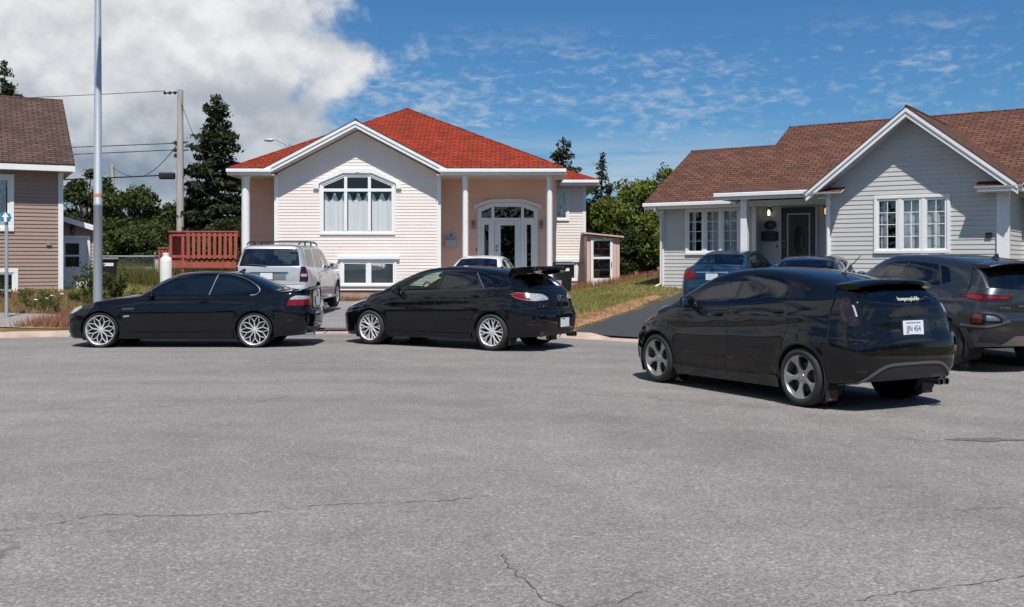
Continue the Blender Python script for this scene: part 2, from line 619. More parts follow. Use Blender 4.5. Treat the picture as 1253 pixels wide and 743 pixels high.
        for f in keep:
            q = []
            for i in f:
                if i not in used: used[i] = len(vs); vs.append(V[i])
                q.append(used[i])
            fs.append(q)
        me = mesh_from('body', vs, fs, paint, None, True)
        me.set_sharp_from_angle(angle=R(50))
        s.body = link('body', me, s.root)
        # wheel housings
        for (cx, cz) in centers:
            for sg in (-1, 1):
                mb = MB(); N = 28; v = []; f = []
                yo = I(sp['hw'], cx+s.x0)-0.012; yi = yo-liner_w
                a0, a1 = R(-32), R(212)
                for k in range(N+1):
                    a = a0+(a1-a0)*k/N
                    x, z = cx+(Ra+0.004)*math.cos(a), max(cz+(Ra+0.004)*math.sin(a), 0.10)
                    v.append((x, sg*yo, z)); v.append((x, sg*yi, z))
                for k in range(N): f.append((2*k, 2*k+1, 2*k+3, 2*k+2))
                v.append((cx, sg*yi, cz)); c = len(v)-1
                for k in range(N): f.append((2*k+1, c, 2*k+3))
                mb.add(v, f)
                mb.build('wheel_housing', dark, s.root, smooth=True)
        return s.body

    # ---- wheels
    def wheels(s, design, M, xs=None):
        sp = s.sp
        R0, tw, rr = sp['R'], sp['tw'], sp['rim']
        for xi, xw in enumerate((sp['fo'], sp['fo']+sp['wb'])):
            for sg in (-1, 1):
                yc = I(sp['hw'], xw)-sp.get('inset', 0.012)-tw/2
                hub = MB()
                # barrel, built facing -y; mirrored by a half turn for the right side
                h = tw/2
                hub.lathe([(rr*0.985, -h+0.012), (rr*1.0, -h+0.004), (rr*0.985, -h-0.001), (rr*0.955, -h+0.004), (rr*0.93, -h+0.03), (rr*0.90, h*0.5), (rr*0.95, h-0.005)], 40, 'y')
                w = hub.build('wheel', M['rim'], s.root, smooth=True, sharp=50)
                w.location = (xw-s.x0, sg*yc, R0)
                ang = random.uniform(0, 6.28) if 'spin' not in sp else sp['spin'][xi]
                st = sp.get('steer', 0) if xi == 0 else 0
                w.rotation_euler = (0, ang, (0 if sg < 0 else math.pi)+st)
                t = MB()
                t.lathe([(rr*0.975, -h+0.02), (rr*1.0, -h+0.006), (rr*1.03, -h-0.004), (rr+(R0-rr)*0.55, -h-0.010), (R0-0.022, -h+0.004), (R0-0.006, -h+0.022), (R0-0.001, -h+0.045),
                         (R0, 0), (R0-0.001, h-0.045), (R0-0.006, h-0.022), (R0-0.022, h-0.004), (rr*1.03, h), (rr*0.97, h-0.02)], 56, 'y')
                t.build('tyre', M['tyre'], w, smooth=True, sharp=60)
                rm = MB(); design(rm, rr, h)
                rm.build('rim', M['rim'], w, smooth=True, sharp=32)
                d = MB()
                d.lathe([(0.001, -h+0.075), (rr*0.66, -h+0.075), (rr*0.66, -h+0.10), (0.001, -h+0.10)], 36, 'y')
                d.build('brake_disc', M['disc'], w, smooth=True, sharp=30)
                b = MB()
                b.lathe([(0.001, -h+0.12), (rr*0.93, -h+0.12)], 32, 'y')
                b.build('dust_shield', M['dark'], w)
    def place(s, x, y, z, heading_rz, pitch=0.0, roll=0.0):
        s.root.location = (x, y, z)
        s.root.rotation_euler = Euler((roll, pitch, heading_rz), 'XYZ')

def spoke(mb, a, r0, r1, w0, w1, y0, y1, th=0.03, a1=None, seg=4, mid=None, bow=0.0):
    """one spoke from radius r0 (angle a) to r1 (angle a1); y = front face, lower is further out"""
    a1 = a if a1 is None else a1
    p0 = Vector((r0*math.cos(a), r0*math.sin(a))); p1 = Vector((r1*math.cos(a1), r1*math.sin(a1)))
    d = (p1-p0).normalized(); n = Vector((-d.y, d.x))
    vs = []; fs = []
    for i in range(seg+1):
        t = i/seg
        p = p0.lerp(p1, t)
        w = (w0+(w1-w0)*t) if mid is None else (w0*(1-t)**2+2*mid*t*(1-t)+w1*t*t)
        w *= 0.5
        y = y0+(y1-y0)*t-bow*math.sin(math.pi*t)
        for (k, yy) in ((-1, y+th), (-1, y+0.008), (-0.6, y), (0.6, y), (1, y+0.008), (1, y+th)):
            q = p+n*w*k
            vs.append((q.x, yy, q.y))
    m = 6
    for i in range(seg):
        for k in range(m-1):
            fs.append((i*m+k, i*m+k+1, (i+1)*m+k+1, (i+1)*m+k))
    mb.add(vs, fs)

def hubcap(mb, r, y, lugs=5, lr=0.0, cap=None):
    mb.lathe([(0.001, y), (r*0.45, y), (r*0.5, y+0.006), (r*0.95, y+0.008), (r, y+0.016), (r, y+0.05)], 24, 'y')
    for k in range(lugs):
        a = k*2*math.pi/lugs+0.3
        mb.lathe([(0.001, y+0.002), (0.007, y+0.002), (0.009, y+0.012)], 8, 'y', (lr*math.cos(a), 0, lr*math.sin(a)))

def rim_mesh_ten(mb, rr, h):          # ten crossed double spokes
    y0, y1 = -h+0.035, -h+0.012
    hubcap(mb, 0.050, y0-0.004, 5, 0.033)
    for k in range(10):
        a = k*2*math.pi/10
        spoke(mb, a, 0.040, rr*0.60, 0.024, 0.018, y0, y0-0.006)
        spoke(mb, a, rr*0.56, rr*0.955, 0.013, 0.014, y0-0.006, y1, a1=a+0.29)
        spoke(mb, a, rr*0.56, rr*0.955, 0.013, 0.014, y0-0.006, y1, a1=a-0.29)
def rim_split_five(mb, rr, h):        # five pairs of Y spokes
    y0, y1 = -h+0.030, -h+0.012
    hubcap(mb, 0.065, y0-0.004, 5, 0.047)
    for k in range(5):
        a = k*2*math.pi/5
        for sg in (-1, 1):
            spoke(mb, a+sg*0.20, 0.05, rr*0.55, 0.027, 0.025, y0, y0-0.008, a1=a+sg*0.30)
            spoke(mb, a+sg*0.30, rr*0.52, rr*0.955, 0.019, 0.018, y0-0.008, y1, a1=a+sg*0.16)
            spoke(mb, a+sg*0.30, rr*0.52, rr*0.955, 0.019, 0.018, y0-0.008, y1, a1=a+sg*0.49)
def rim_five_wide(mb, rr, h):         # five broad spokes with round gaps
    y0, y1 = -h+0.034, -h+0.010
    hubcap(mb, 0.075, y0-0.004, 5, 0.05)
    for k in range(5):
        a = k*2*math.pi/5
        spoke(mb, a, 0.045, rr*0.97, 0.085, 0.165, y0+0.002, y1, mid=-0.022, seg=10, th=0.035)
def rim_five_plain(mb, rr, h):
    y0, y1 = -h+0.034, -h+0.014
    hubcap(mb, 0.075, y0-0.004, 5, 0.05)
    for k in range(5):
        spoke(mb, k*2*math.pi/5, 0.045, rr*0.96, 0.085, 0.10, y0, y1, mid=0.05, seg=6)
def rim_multi(mb, rr, h):
    y0, y1 = -h+0.030, -h+0.012
    hubcap(mb, 0.06, y0-0.004, 5, 0.045)
    for k in range(10):
        spoke(mb, k*2*math.pi/10, 0.045, rr*0.96, 0.032, 0.036, y0, y1, seg=3)
# ------------------------------------------------------------------ car materials
CM = {}
CM['black'] = pmat('black_paint', (0.0035, 0.0040, 0.0055), 0.45, 0, 1.0, 0.0, coatr=0.012, dust=0.045)
CM['grey'] = pmat('dark_grey_metallic_paint', (0.046, 0.051, 0.058), 0.32, 0.75, 1.0, 0.5, coatr=0.02, dust=0.10)
CM['blue'] = pmat('blue_metallic_paint', (0.006, 0.045, 0.100), 0.33, 0.55, 1.0, 0.5, coatr=0.02, dust=0.08)
CM['navy'] = pmat('dark_navy_paint', (0.008, 0.014, 0.026), 0.33, 0.3, 1.0, 0.5, coatr=0.02)
CM['silver'] = pmat('silver_paint', (0.50, 0.51, 0.52), 0.33, 0.35, 0.9, 0.5, coatr=0.03)
CM['white'] = pmat('white_paint', (0.74, 0.74, 0.73), 0.35, 0, 0.9, 0.5, coatr=0.03)
CM['trim'] = pmat('black_plastic', (0.018, 0.018, 0.020), 0.55, bump=0.05, bscale=300)
CM['gloss'] = pmat('gloss_black', (0.006, 0.006, 0.007), 0.12, 0, 0.6)
CM['dark'] = pmat('matt_black', (0.008, 0.008, 0.008), 0.9)
CM['tyre'] = pmat('tyre_rubber', (0.020, 0.020, 0.021), 0.75, bump=0.15, bscale=180)
CM['rim'] = pmat('bright_alloy', (0.70, 0.71, 0.73), 0.34, 0.45, 0.4, coatr=0.1)
CM['rimgrey'] = pmat('grey_alloy', (0.36, 0.35, 0.35), 0.32, 0.7, 0.3, coatr=0.1)
CM['disc'] = pmat('brake_steel', (0.045, 0.045, 0.048), 0.5, 0.7)
CM['chrome'] = pmat('chrome', (0.75, 0.76, 0.78), 0.10, 1.0)
CM['satin'] = pmat('satin_metal', (0.22, 0.225, 0.235), 0.36, 0.9)
CM['strip'] = pmat('dull_grey_strip', (0.10, 0.10, 0.105), 0.5, 0.2)
CM['red'] = pmat('red_lamp_lens', (0.17, 0.002, 0.005), 0.15, 0, 0.3)
CM['redd'] = pmat('dark_red_lamp_lens', (0.045, 0.002, 0.003), 0.15, 0, 0.3)
CM['amber'] = pmat('amber_lamp_lens', (0.085, 0.018, 0.008), 0.15, 0, 0.8)
CM['clear'] = pmat('clear_lamp_lens', (0.40, 0.415, 0.44), 0.16, 0.25, 0.7, noise=0.35, nscale=30)
CM['smoke'] = pmat('smoked_lamp_lens', (0.018, 0.010, 0.012), 0.14, 0.0, 0.35)
CM['plate'] = pmat('plate_white', (0.66, 0.68, 0.72), 0.4, noise=0.05, nscale=40)
CM['plateblue'] = pmat('plate_blue_print', (0.03, 0.05, 0.24), 0.5)
CM['sticker'] = pmat('white_sticker', (0.72, 0.72, 0.72), 0.5)
CM['stickerred'] = pmat('red_sticker', (0.45, 0.02, 0.04), 0.5)
CM['seat'] = pmat('dark_upholstery', (0.020, 0.020, 0.022), 0.8, bump=0.2, bscale=90)
CM['tan'] = pmat('grey_upholstery', (0.16, 0.155, 0.15), 0.8, bump=0.2, bscale=90)
CM['g_dark'] = glass_mat('dark_tinted_glass', (0.11, 0.112, 0.118), 0.10)
CM['g_mid'] = glass_mat('lightly_tinted_glass', (0.60, 0.70, 0.64), 0.05)
CM['g_vdark'] = glass_mat('privacy_glass', (0.022, 0.022, 0.024), 0.09)

def cabin(car, xf, xr, w, zf, zs, mat, wheel=True, zd=None, rear=True):
    """seats, dashboard and steering wheel; xf/xr: front and rear seat back positions"""
    x0 = car.x0
    for sg in (-1, 1):
        y = sg*w*0.48
        sb = MB()
        M = Matrix.Translation((xf-x0, y, zf)) @ Matrix.Rotation(R(18), 4, 'Y')
        sb.bbox(-0.06, 0.06, -0.23, 0.23, 0, 0.60, 0.05, M=M)
        sb.bbox(-0.50, 0.02, -0.23, 0.23, -0.06, 0.10, 0.05, M=Matrix.Translation((xf-x0, y, zf)))
        st = sb.build('seat', mat, car.root, smooth=True)
        hr = MB(); hr.bbox(-0.04, 0.05, -0.13, 0.13, 0.64, 0.82, 0.04, M=M)
        for q in (-0.05, 0.05): hr.tube([M @ Vector((0, q, 0.56)), M @ Vector((0, q, 0.68))], 0.007, 6)
        hr.build('headrest', mat, st, smooth=True)
    if rear:
        sb = MB()
        M = Matrix.Translation((xr-x0, 0, zf)) @ Matrix.Rotation(R(20), 4, 'Y')
        sb.bbox(-0.07, 0.07, -w*0.92, w*0.92, 0, 0.56, 0.05, M=M)
        sb.bbox(-0.48, 0.02, -w*0.92, w*0.92, -0.06, 0.10, 0.05, M=Matrix.Translation((xr-x0, 0, zf)))
        b = sb.build('rear_seat', mat, car.root, smooth=True)
        for q in (-0.58, 0, 0.58):
            hr = MB(); hr.bbox(-0.04, 0.05, q*w-0.12, q*w+0.12, 0.56, 0.70, 0.035, M=M)
            hr.build('headrest', mat, b, smooth=True)
    xd = zs['dash']
    d = MB()
    d.prism([(xd-0.45-x0, zs['z']-0.02), (xd-0.05-x0, zs['z']+0.02), (xd-x0, zs['z']-0.08), (xd-0.05-x0, zs['z']-0.4), (xd-0.45-x0, zs['z']-0.4)], 'y', -w*1.02, w*1.02)
    db = d.build('dashboard', CM['seat'], car.root)
    st = MB()
    M = Matrix.Translation((xd+0.17-x0, -w*0.48, zs['z']-0.0)) @ Matrix.Rotation(R(66), 4, 'Y')
    ring = [M @ Vector((0.18*math.cos(a*0.2618), 0.18*math.sin(a*0.2618), 0)) for a in range(25)]
    st.tube(ring, 0.013, 6, caps=False)
    for a in (0.1, 2.1, 4.2):
        st.tube([M @ Vector((0.18*math.cos(a), 0.18*math.sin(a), 0)), M @ Vector((0, 0, 0.02))], 0.012, 6)
    st.tube([M @ Vector((0, 0, 0)), M @ Vector((0, 0, -0.25))], 0.03, 8)
    st.build('steering_wheel', CM['seat'], car.root)
    fl = MB(); fl.box(xd-0.2-x0, xr+0.35-x0, -w*1.05, w*1.05, zf-0.12, zf-0.08)
    fl.build('cabin_floor', CM['dark'], car.root)
    mi = MB(); mi.bbox(-0.015, 0.015, -0.11, 0.11, -0.03, 0.03, 0.012, M=Matrix.Translation((zs['mx']-x0, 0, zs['mz'])))
    mi.build('rear_view_mirror', CM['dark'], car.root)

def mirror(car, x, z, y, paint, sg, sx=0.12, sy=0.20, sz=0.13, glass=True):
    """door mirror: shell with stalk; glass faces the rear"""
    bm = bmesh.new()
    bmesh.ops.create_uvsphere(bm, u_segments=20, v_segments=14, radius=1.0)
    for v in bm.verts:
        c = v.co
        k = [math.copysign(abs(a)**0.72, a) for a in c]
        xx = k[0]*sx/2*(1.0 if k[0] < 0 else 0.55)
        v.co = Vector((xx + 0.10*abs(k[1]+0.3)*0.1, k[1]*sy/2, k[2]*sz/2*(1-0.12*k[1]*sg)))
    me = bpy.data.meshes.new('door_mirror'); bm.to_mesh(me); bm.free()
    me.materials.append(paint); me.polygons.foreach_set('use_smooth', [True]*len(me.polygons))
    o = link('door_mirror', me, car.root)
    o.location = (x-car.x0, sg*(y+sy*0.42), z); 
    st = MB(); st.tube([(0.01, -sg*sy*0.60, -sz*0.20), (0.01, -sg*sy*0.20, -sz*0.10)], [0.030, 0.026], 8)
    st.build('mirror_stalk', CM['trim'], o, smooth=True)
    if glass:
        g = MB(); g.bbox(sx*0.262, sx*0.29, -sy*0.40, sy*0.40, -sz*0.36, sz*0.36, 0.01)
        g.build('mirror_glass', CM['chrome'], o, smooth=True)
    return o

def handle(car, x, z, side, mat, parent, ln=0.17, slope=0.0):
    """bar handle standing off a dished door skin"""
    l, n = car.hit('y', x, z, side)
    mb = MB()
    pts = []
    for k in range(7):
        t = k/6
        q, nn = car.hit('y', x+ln*t, z+slope*t, side)
        pts.append(q+nn*(0.004+0.030*math.sin(math.pi*t)**0.6))
    mb.tube(pts, [0.008, 0.012, 0.013, 0.013, 0.013, 0.012, 0.008], 8)
    o = mb.build('door_handle', mat, parent, smooth=True)
    return o

def plate(car, y, z, w=0.305, h=0.155, text='JJN 454', out=0.0, slant=0.0, frame=False, top=None):
    l, n = car.hit('x', y, z, 1)
    M = Matrix.Translation(l+Vector((0.012+out, 0, 0))) @ Matrix.Rotation(slant, 4, 'Y') @ Matrix(((0, 0, 1, 0), (1, 0, 0, 0), (0, 1, 0, 0), (0, 0, 0, 1)))
    mb = MB(); mb.bbox(-w/2, w/2, -h/2, h/2, -0.004, 0.002, 0.003, M=M)
    p = mb.build('number_plate', CM['plate'], car.root)
    b = MB(); b.bbox(-w/2-0.015, w/2+0.015, -h/2-0.012, h/2+0.012, -0.03, -0.003, 0.004, M=M)
    b.build('plate_holder', CM['trim'], p)
    if text:
        lettering('plate_characters', text, h*0.56, M @ Matrix.Translation((0, -h*0.04, 0.0035)), CM['plateblue'], p, 0.0008, xscale=0.80)
        lettering('plate_script', 'Newfoundland & Labrador' if top is None else top, h*0.13, M @ Matrix.Translation((0, h*0.36, 0.0035)), CM['plateblue'], p, 0.0006)
    return p

def mudflap(car, xw, side, mat, w=0.20, z0=0.10, z1=0.42, mark=False):
    sp = car.sp
    x = xw+sp['arch']*0.93-car.x0
    y = side*(I(sp['hw'], xw+sp['arch'])-0.03)
    mb = MB(); mb.bbox(x+0.00, x+0.008, min(y, y-side*w), max(y, y-side*w), z0, z1, 0.003)
    o = mb.build('mud_flap', mat, car.root)
    if mark:
        k = MB(); k.bbox(x-0.002+0.010, x+0.0125, min(y-side*0.04, y-side*0.13), max(y-side*0.04, y-side*0.13), z0+0.012, z0+0.028, 0.001)
        k.bbox(x-0.004, x-0.001, min(y-side*0.04, y-side*0.13), max(y-side*0.04, y-side*0.13), z0+0.012, z0+0.028, 0.001)
        k.build('flap_lettering', CM['stickerred'], o)
    return o

def pipe(car, x, y, z, r=0.035, ln=0.18):
    mb = MB()
    mb.lathe([(r*0.85, 0.02), (r*0.92, ln), (r, ln), (r, 0.0), (r*0.6, -0.02)], 18, 'x', (x-car.x0, y, z))
    mb.lathe([(0.001, ln*0.5), (r*0.86, ln*0.5)], 18, 'x', (x-car.x0, y, z), 1)
    return mb.build('tailpipe', [CM['chrome'], CM['dark']], car.root, smooth=True, sharp=30)

def antenna(car, x, z, ln=0.22, tilt=50, r=0.004, y=0):
    l, n = car.hit('z', x, y, 1)
    mb = MB()
    mb.lathe([(0.03, -0.004), (0.028, 0.012), (0.012, 0.022)], 12, 'z', tuple(l))
    d = Vector((math.cos(R(tilt)), 0, math.sin(R(tilt))))
    mb.tube([l+Vector((0, 0, 0.015)), l+Vector((0, 0, 0.015))+d*ln], [r*1.6, r], 6)
    return mb.build('antenna', CM['trim'], car.root, smooth=True)

def shark(car, x, ln=0.16, h=0.065, mat=None):
    l, n = car.hit('z', x, 0, 1)
    mb = MB()
    v = [(0, 0, -.005), (ln*.4, -.03, -.005), (ln, -.022, -.005), (ln, .022, -.005), (ln*.4, .03, -.005), (ln*.75, 0, h*.9), (ln, 0, h), (ln*1.02, 0, h*.6)]
    v = [(l.x+a, l.y+b, l.z+c) for a, b, c in v]
    mb.add(v, [(0, 1, 5), (0, 5, 4), (1, 2, 6, 5), (4, 5, 6, 3), (2, 7, 6), (3, 6, 7), (2, 3, 7)])
    return mb.build('antenna', mat or CM['black'], car.root)

FRONT = [(0, 0), (0.5, .025), (0.8, .10), (0.945, .25), (1.0, .48)]
REAR = [(0, 0), (0.5, .02), (0.8, .07), (0.95, .18), (1.0, .40)]

# ------------------------------------------------------------------ black two-door coupe
def build_coupe():
    sp = dict(L=4.49, fo=0.76, wb=2.73, R=0.315, tw=0.245, rim=0.262, arch=0.343, flare=0.016, inset=0.006, spin=(0.15, 0.9),
        front=[(0, 0), (0.5, .03), (0.8, .12), (0.945, .28), (1.0, .50)], rear=[(0, 0), (0.5, .02), (0.8, .08), (0.95, .20), (1.0, .42)],
        fprof=[(.16, .05), (.30, .0), (.48, .0), (.60, .03), (.70, .10), (.8, .2)],
        rprof=[(.18, .16), (.28, .06), (.42, .0), (.62, .0), (.66, .03), (.80, .045), (.95, .06), (1.05, .05)],
        top=[(.10, .68), (.20, .735), (.45, .80), (.9, .885), (1.42, .955), (1.75, 1.17), (2.05, 1.315), (2.3, 1.352), (2.6, 1.367), (2.9, 1.352), (3.15, 1.312), (3.5, 1.17), (3.78, 1.045), (4.0, 1.025), (4.25, 1.02), (4.44, 1.025)],
        belt=[(0, .645), (.25, .71), (.5, .765), (.76, .81), (1.1, .85), (1.42, .885), (2.0, .895), (2.8, .905), (3.3, .925), (3.8, .965), (4.2, .985), (4.49, .985)],
        hw=[(0, .84), (.3, .85), (.55, .878), (.76, .888), (1.1, .872), (1.5, .862), (2.5, .862), (3.0, .868), (3.3, .885), (3.49, .89), (3.9, .872), (4.3, .84), (4.49, .82)],
        hb=[(0, .76), (.5, .79), (.76, .80), (1.42, .80), (2.5, .805), (3.3, .80), (3.8, .765), (4.3, .735), (4.49, .72)],
        wz=[(0, .50), (.76, .62), (1.5, .60), (3.0, .62), (3.5, .68), (4.49, .60)],
        low=[(0, .15), (.5, .16), (1.2, .15), (3.2, .15), (3.9, .19), (4.49, .22)],
        rw=[(.5, .60), (.9, .66), (1.42, .70), (2.05, .58), (2.6, .565), (3.15, .55), (3.5, .60), (3.78, .64), (4.2, .62), (4.49, .60)],
        drop=[(.5, .03), (1.42, .03), (1.8, .035), (2.05, .05), (2.6, .055), (3.1, .055), (3.5, .05), (3.78, .025), (4.49, .012)],
        bow=[(.6, 0), (1.35, -.12), (2.05, -.08), (2.4, 0), (3.1, .04), (3.78, .10), (4.0, .03), (4.2, 0)],
        mid=[.62, .76, .95, 1.15, 1.32, 1.42, 1.52, 1.75, 1.98, 2.08, 2.3, 2.6, 2.9, 3.08, 3.2, 3.45, 3.68, 3.8, 3.92])
    c = Car('sports_coupe', sp, 'black two-door coupe with bright mesh wheels, parked at the kerb by the light pole', 'car')
    P = CM['black']
    for sg in (-1, 1):
        d = c.panel('door', [(1.40, .30, 1), (2.68, .30), (2.76, .40), (2.78, .60), (2.74, .885, 1), (2.0, .877), (1.38, .865, 1), (1.33, .60)], 'y', sg, .0035, P, step=.05)
        handle(c, 2.50, .815, sg, P, d)
        c.window('side_window', [(1.52, .915, 1), (1.86, 1.13), (2.12, 1.252), (2.45, 1.295), (2.76, 1.298, 1), (2.645, .925, 1), (2.1, .918)], 'y', sg, CM['g_vdark'], CM['gloss'], d)
        w = c.window('quarter_window', [(2.675, .928, 1), (2.79, 1.298, 1), (3.0, 1.28), (3.25, 1.205), (3.46, 1.09), (3.53, 1.02), (3.50, .955), (3.42, .938, 1)], 'y', sg, CM['g_vdark'], CM['gloss'])
        c.ribbon('window_trim', [(2.79, 1.308, 1), (3.0, 1.292), (3.26, 1.217), (3.48, 1.098), (3.55, 1.02), (3.51, .945), (3.40, .928)], 'y', sg, .012, .006, CM['satin'], w)
        c.ribbon('pillar_strip', [(2.66, .93), (2.775, 1.295)], 'y', sg, .016, .006, CM['strip'], w)
        c.ribbon('drip_rail', [(1.44, .915), (1.80, 1.135), (2.10, 1.272), (2.45, 1.318), (2.80, 1.322)], 'y', sg, .012, .004, CM['satin'])
        c.ribbon('side_sill', [(1.14, .225), (3.12, .225)], 'y', sg, .10, .018, P)
        c.ribbon('rub_strip', [(1.36, .555), (2.74, .56)], 'y', sg, .035, .006, P)
        g = c.panel('fender_vent', [(1.12, .70, 1), (1.36, .715, 1), (1.35, .665, 1), (1.16, .655, 1)], 'y', sg, .003, CM['dark'])
        c.ribbon('vent_blade', [(1.15, .684), (1.355, .694)], 'y', sg, .018, .009, CM['satin'], g)
        c.panel('side_marker', [(1.17, .545), (1.27, .552), (1.27, .572), (1.17, .566)], 'y', sg, .004, CM['clear'], step=.02)
        # lamps
        c.panel('headlight', [(-.27, .605), (-.30, .665, 1), (-.10, .69), (.12, .735, 1), (.17, .70), (.10, .625), (-.05, .60)], 'f', sg, .004, CM['clear'], step=.025)
        t = c.panel('tail_light', [(.27, .745, 1), (.245, .81), (.18, .885), (.10, .925, 1), (-.27, .915, 1), (-.28, .80), (-.24, .755, 1)], 'd', sg, .006, CM['red'], step=.025)
        c.panel('indicator_lens', [(.215, .85, 1), (.18, .885), (.10, .918, 1), (-.20, .908, 1), (-.20, .855, 1)], 'd', sg, .009, CM['clear'], t, step=.025)
        c.panel('reflector', [(4.05, .475), (4.16, .475), (4.16, .50), (4.05, .50)], 'y', sg, .004, CM['redd'], step=.02)
        mirror(c, 1.66, .955, .80, P, sg, .13, .17, .11)
        pipe(c, 4.31, sg*.42, .235, .036, .17); pipe(c, 4.31, sg*.51, .235, .036, .17)
    c.window('windshield', [(1.44, -.62, 1), (1.40, 0), (1.44, .62, 1), (2.02, .53, 1), (1.97, 0), (2.02, -.53, 1)], 'z', 1, CM['g_dark'], CM['gloss'], step=.05)
    c.window('rear_window', [(3.16, -.50, 1), (3.20, 0), (3.16, .50, 1), (3.76, .58, 1), (3.84, 0), (3.76, -.58, 1)], 'z', 1, CM['g_dark'], CM['gloss'], step=.05)
    c.panel('bonnet', [(.50, -.60, 1), (.42, 0), (.50, .60, 1), (.95, .68), (1.36, .70, 1), (1.30, 0), (1.36, -.70, 1), (.95, -.68)], 'z', 1, .004, P, step=.05)
    # deck spoiler: a lip along the boot edge
    s = MB(); v = []; f = []
    N = 14
    for i in range(N+1):
        y = -.70+1.40*i/N; e = 1-abs(y/.72)**6
        xb = 4.40-.10*(abs(y)/.7)**2.5
        zb = 1.002
        for (dx, dz) in ((-.14, 0.0), (-.06, .030*e), (.035, .068*e+.004), (.045, .060*e), (.0, -.02)): v.append((xb+dx-c.x0, y, zb+dz))
    for i in range(N):
        for k in range(4): f.append((i*5+k, (i+1)*5+k, (i+1)*5+k+1, i*5+k+1))
    s.add(v, f); s.build('boot_spoiler', P, c.root, smooth=True, sharp=50, recalc=True)
    c.panel('diffuser', [(-.55, .20, 1), (-.50, .34, 1), (.50, .34, 1), (.55, .20, 1)], 'x', 1, .004, CM['trim'])
    plate(c, 0, .80, text='', slant=R(-5))
    c.panel('front_grille', [(-.60, .24, 1), (-.55, .40), (.55, .40), (.60, .24, 1)], 'x', -1, .004, CM['dark'])
    for sg in (-1, 1):
        c.panel('kidney_grille', [(sg*.03, .58, 1), (sg*.03, .665), (sg*.22, .66), (sg*.20, .585)], 'x', -1, .008, CM['dark'], step=.02)
    shark(c, 2.98, .13, .055)
    cabin(c, 2.52, 3.22, .66, .42, dict(dash=1.85, z=.90, mx=1.98, mz=1.2), CM['seat'])
    c.build_body(P, CM['dark'])
    c.wheels(rim_mesh_ten, CM)
    return c

